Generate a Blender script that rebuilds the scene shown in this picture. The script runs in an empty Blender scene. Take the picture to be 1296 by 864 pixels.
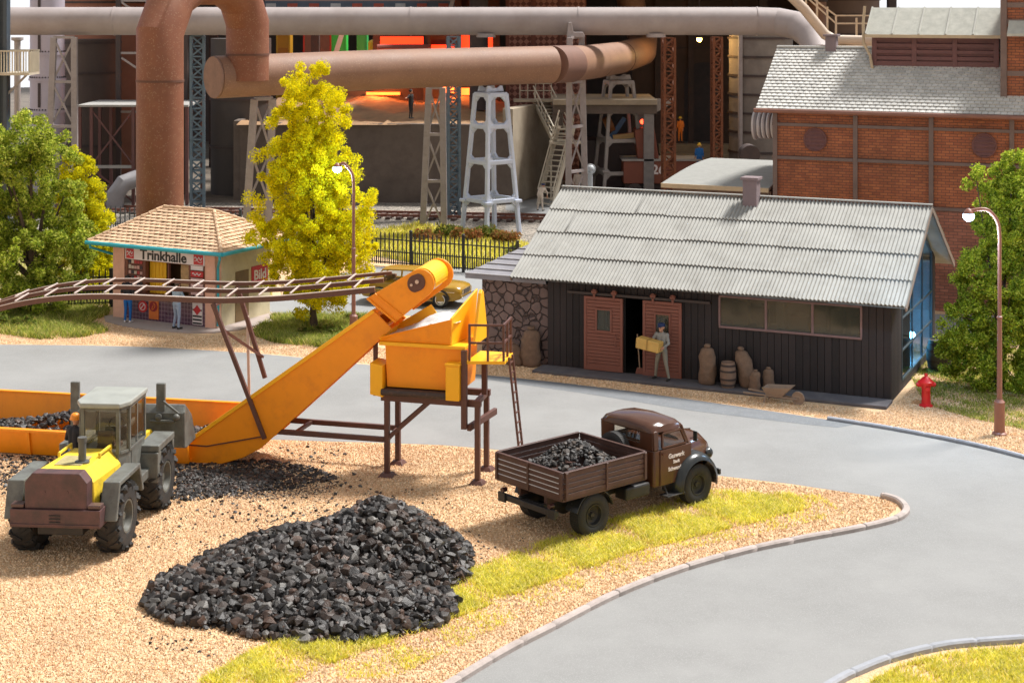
import bpy, bmesh, math, random
import numpy as np
from mathutils import Vector, Matrix, Euler
R=random.Random(7); NR=np.random.RandomState(11)
PI=math.pi
scene=bpy.context.scene
COL=scene.collection
# ---------------------------------------------------------------- survey of the place: level camera 12 m up, y away from it
FPX=2030.; HC=12.; CX=648.; HY=5.
def G(px,py,z=0.):
    Y=FPX*(HC-z)/(py-HY); return Vector(((px-CX)/FPX*Y,Y,z))
def W(px,py,Y): return Vector(((px-CX)/FPX*Y,Y,HC-(py-HY)*Y/FPX))
# ---------------------------------------------------------------- materials
MATS={}
def nn(t,typ,**kw):
    n=t.nodes.new(typ)
    for k,v in kw.items(): setattr(n,k,v)
    return n
def mat(name,col,rough=.6,var=.15,vs=2.5,bump=.08,bs=60.,metal=0.,dirt=None,island=0.,spec=.5,island2=None,fleck=None,trans=0.):
    """procedural painted / weathered surface: tone noise, dirt patches, fine grain bump, per-piece variation"""
    if name in MATS: return MATS[name]
    m=bpy.data.materials.new(name); m.use_nodes=True; t=m.node_tree; L=t.links
    b=t.nodes['Principled BSDF']; tc=nn(t,'ShaderNodeTexCoord')
    n1=nn(t,'ShaderNodeTexNoise'); n1.inputs['Scale'].default_value=vs; n1.inputs['Detail'].default_value=6; n1.inputs['Roughness'].default_value=.65
    L.new(tc.outputs['Object'],n1.inputs['Vector'])
    hsv=nn(t,'ShaderNodeHueSaturation'); hsv.inputs['Color'].default_value=(*col,1)
    mr=nn(t,'ShaderNodeMapRange'); mr.inputs['From Min'].default_value=.25; mr.inputs['From Max'].default_value=.75
    mr.inputs['To Min'].default_value=1-var; mr.inputs['To Max'].default_value=1+var
    L.new(n1.outputs['Fac'],mr.inputs['Value'])
    val=mr.outputs['Result']
    if island:
        ge=nn(t,'ShaderNodeNewGeometry'); mi=nn(t,'ShaderNodeMapRange')
        mi.inputs['To Min'].default_value=1-island; mi.inputs['To Max'].default_value=1+island
        L.new(ge.outputs['Random Per Island'],mi.inputs['Value'])
        mu=nn(t,'ShaderNodeMath',operation='MULTIPLY'); L.new(val,mu.inputs[0]); L.new(mi.outputs['Result'],mu.inputs[1]); val=mu.outputs[0]
    L.new(val,hsv.inputs['Value'])
    c=hsv.outputs['Color']
    if island2:
        ge2=nn(t,'ShaderNodeNewGeometry'); wn=nn(t,'ShaderNodeTexWhiteNoise'); wn.noise_dimensions='1D'
        ml=nn(t,'ShaderNodeMath',operation='MULTIPLY'); ml.inputs[1].default_value=77.7
        L.new(ge2.outputs['Random Per Island'],ml.inputs[0]); L.new(ml.outputs[0],wn.inputs['W'])
        cr=nn(t,'ShaderNodeValToRGB'); cr.color_ramp.interpolation='CONSTANT'
        els=cr.color_ramp.elements; k=len(island2); els[0].position=0; els[0].color=(*island2[0],1); els[1].position=1./k; els[1].color=(*island2[min(1,k-1)],1)
        for i in range(2,k): e=els.new(i/k); e.color=(*island2[i],1)
        L.new(wn.outputs['Value'],cr.inputs['Fac']); L.new(cr.outputs['Color'],hsv.inputs['Color'])
    if dirt:
        dc,amt,ds=dirt
        n2=nn(t,'ShaderNodeTexNoise'); n2.inputs['Scale'].default_value=ds; n2.inputs['Detail'].default_value=8; n2.inputs['Roughness'].default_value=.7
        L.new(tc.outputs['Object'],n2.inputs['Vector'])
        m2=nn(t,'ShaderNodeMapRange'); m2.inputs['From Min'].default_value=.62-.35*amt; m2.inputs['From Max'].default_value=.85-.25*amt; m2.inputs['To Max'].default_value=min(1,.4+amt*.6)
        L.new(n2.outputs['Fac'],m2.inputs['Value'])
        mx=nn(t,'ShaderNodeMix',data_type='RGBA'); L.new(m2.outputs['Result'],mx.inputs[0]); L.new(c,mx.inputs[6]); mx.inputs[7].default_value=(*dc,1); c=mx.outputs[2]
    if fleck:
        fc,fs,th=fleck
        vo=nn(t,'ShaderNodeTexVoronoi'); vo.inputs['Scale'].default_value=fs; L.new(tc.outputs['Object'],vo.inputs['Vector'])
        wv=nn(t,'ShaderNodeSeparateColor'); L.new(vo.outputs['Color'],wv.inputs[0])
        gt=nn(t,'ShaderNodeMath',operation='GREATER_THAN'); gt.inputs[1].default_value=th; L.new(wv.outputs[0],gt.inputs[0])
        mx=nn(t,'ShaderNodeMix',data_type='RGBA'); L.new(gt.outputs[0],mx.inputs[0]); L.new(c,mx.inputs[6]); mx.inputs[7].default_value=(*fc,1); c=mx.outputs[2]
    L.new(c,b.inputs['Base Color'])
    rr=nn(t,'ShaderNodeMapRange'); rr.inputs['To Min'].default_value=max(.05,rough-.12); rr.inputs['To Max'].default_value=min(1,rough+.12)
    L.new(n1.outputs['Fac'],rr.inputs['Value']); L.new(rr.outputs['Result'],b.inputs['Roughness'])
    b.inputs['Metallic'].default_value=metal; b.inputs['Specular IOR Level'].default_value=spec
    if trans:
        b.inputs['Subsurface Weight'].default_value=0
        tr=nn(t,'ShaderNodeBsdfTranslucent'); L.new(c,tr.inputs['Color']); ms=nn(t,'ShaderNodeMixShader'); ms.inputs[0].default_value=trans
        L.new(b.outputs[0],ms.inputs[1]); L.new(tr.outputs[0],ms.inputs[2]); L.new(ms.outputs[0],t.nodes['Material Output'].inputs[0])
    if bump:
        n3=nn(t,'ShaderNodeTexNoise'); n3.inputs['Scale'].default_value=bs; n3.inputs['Detail'].default_value=3
        L.new(tc.outputs['Object'],n3.inputs['Vector'])
        bp=nn(t,'ShaderNodeBump'); bp.inputs['Strength'].default_value=bump; bp.inputs['Distance'].default_value=.03
        L.new(n3.outputs['Fac'],bp.inputs['Height']); L.new(bp.outputs[0],b.inputs['Normal'])
    MATS[name]=m; return m
def emit(name,col,s):
    if name in MATS: return MATS[name]
    m=bpy.data.materials.new(name); m.use_nodes=True; b=m.node_tree.nodes['Principled BSDF']
    b.inputs['Base Color'].default_value=(*col,1); b.inputs['Emission Color'].default_value=(*col,1); b.inputs['Emission Strength'].default_value=s
    MATS[name]=m; return m
def glass(name,col=(.8,.85,.85),alpha=.25,rough=.05,ior=1.45):
    if name in MATS: return MATS[name]
    m=bpy.data.materials.new(name); m.use_nodes=True; t=m.node_tree
    gl=nn(t,'ShaderNodeBsdfGlossy'); gl.inputs['Roughness'].default_value=rough
    tr=nn(t,'ShaderNodeBsdfTransparent'); tr.inputs['Color'].default_value=(*col,1)
    df=nn(t,'ShaderNodeBsdfDiffuse'); df.inputs['Color'].default_value=(.16,.155,.12,1)
    lw=nn(t,'ShaderNodeFresnel'); lw.inputs['IOR'].default_value=ior
    m1=nn(t,'ShaderNodeMixShader'); m1.inputs[0].default_value=alpha; m2=nn(t,'ShaderNodeMixShader')
    L=t.links; L.new(tr.outputs[0],m1.inputs[1]); L.new(df.outputs[0],m1.inputs[2]); ge=nn(t,'ShaderNodeNewGeometry'); iv=nn(t,'ShaderNodeMath',operation='SUBTRACT'); iv.inputs[0].default_value=1.; L.new(ge.outputs['Backfacing'],iv.inputs[1]); fm=nn(t,'ShaderNodeMath',operation='MULTIPLY'); L.new(lw.outputs[0],fm.inputs[0]); L.new(iv.outputs[0],fm.inputs[1]); L.new(fm.outputs[0],m2.inputs[0]); L.new(m1.outputs[0],m2.inputs[1]); L.new(gl.outputs[0],m2.inputs[2])
    L.new(m2.outputs[0],t.nodes['Material Output'].inputs[0]); MATS[name]=m; return m
def brickmat(name,c1,c2,mort,sc,axis='x',bw=.25,bh=.075,var=.25,ms=.012):
    if name in MATS: return MATS[name]
    m=mat(name,c1,.85,.38,.8,0); t=m.node_tree; L=t.links; b=t.nodes['Principled BSDF']
    tc=nn(t,'ShaderNodeTexCoord'); sp=nn(t,'ShaderNodeSeparateXYZ'); cb=nn(t,'ShaderNodeCombineXYZ')
    L.new(tc.outputs['Object'],sp.inputs[0]); ad=nn(t,'ShaderNodeMath',operation='ADD'); L.new(sp.outputs[0],ad.inputs[0]); L.new(sp.outputs[1],ad.inputs[1])
    L.new(ad.outputs[0],cb.inputs[0]); L.new(sp.outputs[2],cb.inputs[1])
    br=nn(t,'ShaderNodeTexBrick'); L.new(cb.outputs[0],br.inputs['Vector'])
    br.inputs['Scale'].default_value=1; br.inputs['Brick Width'].default_value=bw*sc; br.inputs['Row Height'].default_value=bh*sc; br.inputs['Mortar Size'].default_value=ms
    br.inputs['Color1'].default_value=(*c1,1); br.inputs['Color2'].default_value=(*c2,1); br.inputs['Mortar'].default_value=(*mort,1); br.inputs['Mortar Smooth'].default_value=.2
    old=b.inputs['Base Color'].links[0].from_node
    L.new(br.outputs['Color'],[n for n in t.nodes if n.type=='HUE_SAT'][0].inputs['Color'])
    bp=nn(t,'ShaderNodeBump'); bp.inputs['Strength'].default_value=.6; bp.inputs['Distance'].default_value=.02; bp.invert=True
    L.new(br.outputs['Fac'],bp.inputs['Height']); L.new(bp.outputs[0],b.inputs['Normal'])
    return m
# ---------------------------------------------------------------- mesh builder
class MB:
    def __init__(s): s.v=[]; s.f=[]; s.m=[]; s.cm=0
    def add(s,vs,fs):
        o=len(s.v); s.v+= [tuple(p) for p in vs]; s.f+=[tuple(i+o for i in f) for f in fs]; s.m+=[s.cm]*len(fs); return s
    def box(s,x0,x1,y0,y1,z0,z1):
        return s.hexa([(x0,y0,z0),(x1,y0,z0),(x1,y1,z0),(x0,y1,z0),(x0,y0,z1),(x1,y0,z1),(x1,y1,z1),(x0,y1,z1)])
    def hexa(s,p): return s.add(p,[(0,3,2,1),(4,5,6,7),(0,1,5,4),(1,2,6,5),(2,3,7,6),(3,0,4,7)])
    def bar(s,p,q,w=.1,h=None,up=(0,0,1)):
        p=Vector(p);q=Vector(q);h=h or w; d=(q-p).normalized(); up=Vector(up)
        if abs(d.dot(up))>.98: up=Vector((0,1,0))
        a=d.cross(up).normalized()*w/2; b=a.cross(d).normalized()*h/2
        return s.hexa([p-a-b,p+a-b,q+a-b,q-a-b,p-a+b,p+a+b,q+a+b,q-a+b])
    def tube(s,path,r,n=12,caps=True,closed=False):
        P=[Vector(p) for p in path]; k=len(P); rs=r if isinstance(r,(list,tuple)) else [r]*k
        rings=[]; prev=None
        for i in range(k):
            if closed: d=(P[(i+1)%k]-P[i-1])
            elif i==0: d=P[1]-P[0]
            elif i==k-1: d=P[-1]-P[-2]
            else: d=(P[i+1]-P[i]).normalized()+(P[i]-P[i-1]).normalized()
            d.normalize()
            if prev is None:
                u=Vector((0,0,1)) if abs(d.z)<.9 else Vector((1,0,0)); a=d.cross(u).normalized()
            else: a=(prev-d*prev.dot(d)).normalized()
            prev=a; b=d.cross(a); sc=1.
            if 0<i<k-1 or closed:
                e=(P[(i+1)%k]-P[i]).normalized(); c=max(.5,e.dot(d)); sc=1/c
            rings.append((a,b,d))
            if sc>1.01:
                e=(P[(i+1)%k]-P[i]).normalized(); bend=(e-d*e.dot(d)); bend.normalize()
            for j in range(n):
                t=2*PI*j/n; o=(a*math.cos(t)+b*math.sin(t))*rs[i]
                if sc>1.01: o+=bend*(o.dot(bend))*(sc-1)
                s.v.append(tuple(P[i]+o))
        o=len(s.v)-k*n
        for i in range(k if closed else k-1):
            i2=(i+1)%k
            for j in range(n): s.f.append((o+i*n+j,o+i*n+(j+1)%n,o+i2*n+(j+1)%n,o+i2*n+j)); s.m.append(s.cm)
        if caps and not closed:
            s.f.append(tuple(o+j for j in range(n))[::-1]); s.f.append(tuple(o+(k-1)*n+j for j in range(n))); s.m+=[s.cm]*2
        return s
    def cyl(s,p,q,r0,r1=None,n=20): return s.tube([p,q],[r0,r0 if r1 is None else r1],n)
    def prism(s,poly,axis,a,b):
        n=len(poly)
        def P(u,w,t): return (t,u,w) if axis=='x' else ((u,t,w) if axis=='y' else (u,w,t))
        vs=[P(u,w,a) for u,w in poly]+[P(u,w,b) for u,w in poly]
        return s.add(vs,[tuple(range(n)),tuple(range(2*n-1,n-1,-1))]+[(i,(i+1)%n,n+(i+1)%n,n+i) for i in range(n)])
    def lathe(s,prof,n=24,c=(0,0,0),axis='z',arc=None):
        o=len(s.v); k=len(prof); a0,a1=arc or (0,2*PI); full=arc is None; m=n if full else n+1
        for r,h in prof:
            for j in range(m):
                t=a0+(a1-a0)*j/n; x,y=r*math.cos(t),r*math.sin(t)
                p=(x,y,h) if axis=='z' else ((x,h,y) if axis=='y' else (h,x,y))
                s.v.append((p[0]+c[0],p[1]+c[1],p[2]+c[2]))
        for i in range(k-1):
            for j in range(n if full else n): 
                j2=(j+1)%m if full else j+1
                s.f.append((o+i*m+j,o+i*m+j2,o+(i+1)*m+j2,o+(i+1)*m+j)); s.m.append(s.cm)
        return s
    def loft(s,rings,caps=True,closed=True):
        n=len(rings[0]); o=len(s.v)
        for r in rings: s.v+=[tuple(p) for p in r]
        for i in range(len(rings)-1):
            for j in range(n if closed else n-1): s.f.append((o+i*n+j,o+i*n+(j+1)%n,o+(i+1)*n+(j+1)%n,o+(i+1)*n+j)); s.m.append(s.cm)
        if caps:
            s.f.append(tuple(o+j for j in range(n))[::-1]); s.f.append(tuple(o+(len(rings)-1)*n+j for j in range(n))); s.m+=[s.cm]*2
        return s
    def ball(s,c,r,n=12,sc=(1,1,1),m=8):
        prof=[(max(1e-4,r*math.sin(PI*i/m)),-r*math.cos(PI*i/m)) for i in range(m+1)]
        o=len(s.v); s.lathe(prof,n)
        for i in range(o,len(s.v)):
            p=s.v[i]; s.v[i]=(c[0]+p[0]*sc[0],c[1]+p[1]*sc[1],c[2]+p[2]*sc[2])
        return s
    def build(s,name,mats,parent=None,smooth=False,bevel=0.,seg=2,fix=True,ang=35):
        me=bpy.data.meshes.new(name); me.from_pydata(s.v,[],s.f); 
        for x in (mats if isinstance(mats,(list,tuple)) else [mats]): me.materials.append(x)
        if max(s.m or [0])>0: me.polygons.foreach_set('material_index',s.m)
        if fix and len(s.f)<60000:
            bm=bmesh.new(); bm.from_mesh(me); bmesh.ops.remove_doubles(bm,verts=bm.verts,dist=1e-5) if smooth else None
            bmesh.ops.recalc_face_normals(bm,faces=bm.faces); bm.to_mesh(me); bm.free()
        if smooth:
            me.polygons.foreach_set('use_smooth',[True]*len(me.polygons)); me.set_sharp_from_angle(angle=math.radians(ang))
        o=bpy.data.objects.new(name,me); COL.objects.link(o)
        if parent is not None: o.parent=parent
        if bevel:
            md=o.modifiers.new('edge_wear','BEVEL'); md.width=bevel; md.segments=seg; md.limit_method='ANGLE'; md.angle_limit=math.radians(40); md.harden_normals=False
        return o
def npmesh(name,V,Fc,mats,parent=None,smooth=False,mi=None):
    """V (n,3), Fc (m,k) numpy"""
    me=bpy.data.meshes.new(name); V=np.asarray(V,'f4'); Fc=np.asarray(Fc,'i4'); k=Fc.shape[1]
    me.vertices.add(len(V)); me.vertices.foreach_set('co',V.ravel()); me.loops.add(Fc.size); me.loops.foreach_set('vertex_index',Fc.ravel())
    me.polygons.add(len(Fc)); me.polygons.foreach_set('loop_start',np.arange(0,Fc.size,k,dtype='i4'))
    try: me.polygons.foreach_set('loop_total',np.full(len(Fc),k,'i4'))
    except Exception: pass
    if mi is not None: me.polygons.foreach_set('material_index',np.asarray(mi,'i4'))
    me.polygons.foreach_set('use_smooth',np.full(len(Fc),bool(smooth)))
    for x in (mats if isinstance(mats,(list,tuple)) else [mats]): me.materials.append(x)
    me.update(calc_edges=True); me.validate()
    o=bpy.data.objects.new(name,me); COL.objects.link(o)
    if parent is not None: o.parent=parent
    return o
def tag(o,label=None,cat=None,group=None,kind=None):
    if label: o['label']=label
    if cat: o['category']=cat
    if group: o['group']=group
    if kind: o['kind']=kind
    return o
def thing(name,label,cat,loc=(0,0,0),rz=0.,group=None):
    o=bpy.data.objects.new(name,None); COL.objects.link(o); o.empty_display_size=.3
    o.location=loc; o.rotation_euler=(0,0,math.radians(rz)); return tag(o,label,cat,group)
def dup(root,loc,rz=None,label=None,scale=None,group=None):
    def rec(o,par):
        c=o.copy(); COL.objects.link(c)
        if par is not None: c.parent=par
        for ch in o.children: rec(ch,c)
        return c
    r=rec(root,None); r.location=loc
    if rz is not None: r.rotation_euler=(0,0,math.radians(rz))
    if label: r['label']=label
    if group: r['group']=group
    if scale: r.scale=(scale,)*3 if not isinstance(scale,tuple) else scale
    return r
def lettering(txt,size,m,parent,loc,rot=(PI/2,0,0),name='lettering',depth=.006,bold=0.,sx=1.,align='CENTER'):
    cu=bpy.data.curves.new('t','FONT'); cu.body=txt; cu.size=size; cu.extrude=depth; cu.offset=bold; cu.align_x=align; cu.align_y='CENTER'; cu.resolution_u=3
    o=bpy.data.objects.new('t',cu); COL.objects.link(o); dg=bpy.context.evaluated_depsgraph_get(); me=bpy.data.meshes.new_from_object(o.evaluated_get(dg))
    bpy.data.objects.remove(o); bpy.data.curves.remove(cu); me.materials.clear(); me.materials.append(m)
    ob=bpy.data.objects.new(name,me); COL.objects.link(ob); ob.parent=parent; ob.location=loc; ob.rotation_euler=rot; ob.scale=(sx,1,1); return ob
def in_poly(X,Y,poly):
    ins=np.zeros(len(X),bool); n=len(poly); j=n-1
    for i in range(n):
        xi,yi=poly[i][0],poly[i][1]; xj,yj=poly[j][0],poly[j][1]
        c=((yi>Y)!=(yj>Y))&(X<(xj-xi)*(Y-yi)/(yj-yi+1e-12)+xi); ins^=c; j=i
    return ins
def scatter(poly,n,rs=NR):
    P=np.array([(p[0],p[1]) for p in poly]); lo=P.min(0);hi=P.max(0); out=[]; tot=0
    while tot<n:
        q=lo+rs.rand(n,2)*(hi-lo); q=q[in_poly(q[:,0],q[:,1],poly)]; out.append(q); tot+=len(q)
        if len(q)==0: break
    return np.concatenate(out)[:n]
def gpoly(pts,z=0.): return [G(x,y,0.) + Vector((0,0,z)) for x,y in pts]
def spline(pts,k=6):
    P=[Vector(p) for p in pts]; out=[]
    for i in range(len(P)-1):
        a=P[max(0,i-1)];b=P[i];c=P[i+1];d=P[min(len(P)-1,i+2)]
        for j in range(k):
            t=j/k; out.append(.5*((2*b)+(c-a)*t+(2*a-5*b+4*c-d)*t*t+(3*b-a-3*c+d)*t**3))
    out.append(P[-1]); return out
def sheet(name,poly,m,z,kind='structure'):
    bm=bmesh.new(); vs=[bm.verts.new((p[0],p[1],z)) for p in poly]; f=bm.faces.new(vs); bmesh.ops.triangulate(bm,faces=[f]); bmesh.ops.recalc_face_normals(bm,faces=bm.faces)
    me=bpy.data.meshes.new(name); 
    for f in bm.faces:
        if f.normal.z<0: f.normal_flip()
    bm.to_mesh(me); bm.free(); me.materials.append(m); o=bpy.data.objects.new(name,me); COL.objects.link(o); o['kind']=kind; return o
PROTO=[]
def lump_protos():
    rs=np.random.RandomState(5)
    for k in range(28):
        bm=bmesh.new(); p=rs.randn(17,3); p/=np.linalg.norm(p,axis=1)[:,None]; p*=(.85+.2*rs.rand(17,1)); p*=np.array([1,.7+.3*rs.rand(),.55+.35*rs.rand()])
        for q in p: bm.verts.new(q)
        r=bmesh.ops.convex_hull(bm,input=bm.verts); bmesh.ops.delete(bm,geom=list(set(r['geom_interior']+r['geom_unused'])),context='VERTS') if r['geom_interior'] or r['geom_unused'] else None
        bmesh.ops.triangulate(bm,faces=bm.faces); bm.verts.index_update(); bmesh.ops.recalc_face_normals(bm,faces=bm.faces)
        PROTO.append((np.array([v.co[:] for v in bm.verts]),np.array([[v.index for v in f.verts] for f in bm.faces]))); bm.free()
def lumps(cent,size,rs=NR,flat=.8,**k):
    """angular stones, one convex lump per centre; returns V,F"""
    if not PROTO: lump_protos()
    cent=np.asarray(cent); size=np.asarray(size); n=len(cent); idx=rs.randint(0,len(PROTO),n); Vs=[];Fs=[];o=0
    for pi,(v0,f0) in enumerate(PROTO):
        sel=np.where(idx==pi)[0]; m=len(sel)
        if not m: continue
        q=rs.randn(m,4); q/=np.linalg.norm(q,axis=1)[:,None]; w,x,y,z=q.T
        Rm=np.stack([1-2*(y*y+z*z),2*(x*y-z*w),2*(x*z+y*w),2*(x*y+z*w),1-2*(x*x+z*z),2*(y*z-x*w),2*(x*z-y*w),2*(y*z+x*w),1-2*(x*x+y*y)],1).reshape(m,3,3)
        V=np.einsum('nij,kj->nki',Rm,v0)*size[sel].reshape(m,1,1); V[:,:,2]*=flat; V+=cent[sel][:,None,:]; kk=len(v0)
        Vs.append(V.reshape(-1,3)); Fs.append((f0[None]+(np.arange(m)*kk)[:,None,None]+o).reshape(-1,3)); o+=m*kk
    return np.concatenate(Vs),np.concatenate(Fs)
# ================================================================ MATERIALS
M={}
M['gravel']=mat('yellow_gravel',(.74,.51,.30),.95,.18,.55,.9,60,dirt=((.56,.33,.19),.35,.22),fleck=((.52,.30,.15),60,.80))
M['grain']=mat('gravel_grain',(.62,.42,.24),.95,.1,1,0,dirt=((.56,.33,.19),.35,.22),island=.25,island2=[(.80,.58,.35),(.86,.68,.47),(.64,.40,.21),(.78,.54,.31),(.52,.30,.16)])
M['road']=mat('road_paint',(.248,.246,.239),.85,.15,.30,.25,170,fleck=((.29,.288,.28),85,.86),dirt=((.19,.188,.182),.5,.35))
M['road2']=mat('bare_tarmac',(.17,.18,.19),.9,.15,2,.3,120,fleck=((.26,.26,.255),40,.96))
M['lane']=mat('lane_tarmac',(.27,.275,.275),.9,.1,.7,.2,90)
M['kerb']=mat('kerb_stone',(.40,.34,.31),.8,.2,3,.3,60,dirt=((.2,.16,.13),.3,2))
M['kerbg']=mat('grey_kerb_stone',(.30,.31,.34),.8,.2,3,.3,60)
M['yard']=mat('works_floor',(.16,.13,.10),.95,.35,.25,.6,12,dirt=((.05,.04,.035),.5,.4))
M['ballast']=mat('ballast_stone',(.33,.29,.24),.95,.3,.8,.8,14,fleck=((.10,.09,.08),14,.6))
M['soil']=mat('dark_soil',(.07,.045,.035),.95,.4,1.5,.8,25)
M['pave']=mat('concrete_paving',(.40,.33,.30),.9,.15,1.5,.3,40,dirt=((.25,.2,.17),.35,1.5))
M['coal']=mat('coal',(.04,.038,.037),.5,.35,7,.35,35,island=.7,spec=.38,island2=[(.030,.026,.024),(.052,.046,.042),(.020,.018,.017),(.038,.025,.019),(.095,.088,.08),(.058,.034,.024),(.025,.022,.021)])
M['grass']=mat('dry_yellow_grass',(.3,.3,.03),.85,.2,1.2,0,island=.25,island2=[(.70,.67,.08),(.88,.76,.13),(.78,.71,.09),(.92,.82,.34),(.50,.50,.07)],trans=.5)
M['grassg']=mat('green_grass',(.2,.26,.05),.85,.2,1.2,0,island=.3,island2=[(.36,.42,.06),(.24,.32,.04),(.52,.52,.09),(.18,.22,.04),(.60,.52,.18)],trans=.45)
M['turf']=mat('turf_soil',(.30,.27,.08),.95,.3,1.2,.8,30,fleck=((.46,.34,.16),26,.7))
# ================================================================ GROUND, ROADS, KERBS
def ground():
    s=700.; sheet('ground',[(-s,-60),(s,-60),(s,2*s),(-s,2*s)],M['gravel'],0.)
ground()
far=[(-200,436),(0,436),(150,438),(240,442),(345,449),(450,460),(560,470),(650,478),(760,490),(870,505),(960,518),(1048,531),(1130,543),(1220,560),(1296,578),(1420,612),(1700,690)]
right=[(1700,800),(1430,800),(1296,811),(1240,815),(1200,819),(1160,827),(1120,838),(1085,852),(1060,864),(1020,890),(985,920)]
near=[(500,920),(545,885),(580,862),(640,826),(700,795),(780,754),(860,723),(940,700),(1010,685),(1080,672),(1130,660),(1146,650),(1144,641),(1134,634),(1117,629)]
yardb=[(1060,621),(1000,612),(920,603),(820,590),(700,577),(620,568),(560,563),(480,560),(400,558),(345,556),(280,553),(150,548),(0,543),(-200,543)]
ROAD=[*spline(gpoly(far),4),*gpoly(right),*gpoly(near),*gpoly(yardb)]
sheet('road',ROAD,M['road'],.004)
strip=gpoly([(520,466.5),(650,478),(760,490),(870,505),(960,518),(1048,531),(1085,537)]); strip2=gpoly([(1060,541),(1019,537),(960,530),(870,519),(760,501),(650,485),(560,472)])
sheet('road_edge',strip+strip2,M['road2'],.008)
def kerb(pts,m,w=.16,h=.11,name='kerb'):
    P=spline(pts,9); mb=MB(); rings=[]; acc=0.
    for i,p in enumerate(P):
        d=(P[min(i+1,len(P)-1)]-P[max(i-1,0)]); d.z=0; d.normalize(); n=Vector((-d.y,d.x,0))*w/2
        acc+=(p-P[i-1]).length if i else 0
        def rg(c,k): return [c-n*k,c-n*k+Vector((0,0,h*.7*k)),c-n*.6*k+Vector((0,0,h*k)),c+n*.6*k+Vector((0,0,h*k)),c+n*k+Vector((0,0,h*.7*k)),c+n*k]
        if acc>.95 and 0<i<len(P)-1: acc=0.; rings+=[rg(p-d*.035,R.uniform(.97,1.0)),rg(p-d*.012,.86),rg(p+d*.012,.86),rg(p+d*.035,R.uniform(.97,1.03))]
        else: rings.append(rg(p,1.))
    mb.loft(rings); o=mb.build(name,m,smooth=True,ang=38); o['kind']='structure'; return o
def gaps(name,pts,m,seg=1.): pass
kerb(gpoly(near),M['kerb'],.17,.12)
kerb(gpoly([(1048,531),(1130,544),(1220,561.5),(1296,580),(1420,615)]),M['kerbg'],.15,.1)
kerb(gpoly(right[1:]),M['kerbg'],.17,.12)
sheet('lane',gpoly([(330,386),(400,352),(470,338),(560,336),(655,346),(640,380),(606,415),(575,404),(500,398),(430,406),(345,408)]),M['lane'],.004)
sheet('pavement',gpoly([(1165,397),(1420,404),(1420,440),(1150,428)]),M['lane'],.004)
sheet('works_floor',[(-90,86.3),(-30,85.6),(-8,86.5),(1,86.0),(11,76.0),(30,74),(90,80),(130,320),(-130,320)],M['yard'],.004)
sheet('ballast_bed',[(-60,85.0),(-22,84.0),(-8,79.0),(-1,78.0),(4.5,77.0),(7,83.0),(3,96.5),(-60,97.5)],M['ballast'],.008)
sheet('concrete_apron',gpoly([(640,258),(690,250),(800,255),(800,272),(680,272),(640,266)]),M['lane'],.012)
# ---- gravel grains lying on the yard and verges
def grains(name,polys,n,s0,s1,m,label):
    V=[];Fs=[];o=0
    for poly,k in zip(polys,n):
        q=scatter(poly,k); z=np.zeros(len(q)); c=np.column_stack([q,z+.008]); sz=s0+(s1-s0)*NR.rand(len(q))**1.6
        base=np.array([(1,0,0),(-.5,.87,0),(-.5,-.87,0),(.1,.05,.9)]); a=NR.rand(len(q))*6.28; ca,sa=np.cos(a),np.sin(a)
        X=base[None]*(1+.5*(NR.rand(len(q),4,1)-.5)); x=X[:,:,0]*ca[:,None]-X[:,:,1]*sa[:,None]; y=X[:,:,0]*sa[:,None]+X[:,:,1]*ca[:,None]
        v=np.stack([x,y,X[:,:,2]],2)*sz[:,None,None]+c[:,None,:]; V.append(v.reshape(-1,3))
        f=np.array([(0,1,3),(1,2,3),(2,0,3)]); Fs.append((f[None]+(np.arange(len(q))*4+o)[:,None,None]).reshape(-1,3)); o+=4*len(q)
    ob=npmesh(name,np.concatenate(V),np.concatenate(Fs),m); tag(ob,label,'gravel',kind='stuff'); return ob
YARD=gpoly([(-60,545),(345,557),(560,564),(820,592),(1000,614),(1117,630),(1138,640),(1120,658),(1010,682),(860,720),(700,792),(580,859),(520,900),(-60,900)])
VERGE1=gpoly([(-60,400),(140,403),(200,425),(290,425),(340,418),(480,440),(600,452),(690,470),(690,480),(560,469),(345,448),(150,437),(-60,435)])
VERGE2=gpoly([(650,468),(1118,522),(1180,470),(1330,500),(1330,585),(1220,559),(1048,530),(870,504),(650,477)])
grains('gravel',[YARD,VERGE1,VERGE2],[170000,36000,36000],.013,.032,M['grain'],'loose pale yellow gravel grains covering the yard and road verges')
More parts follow.
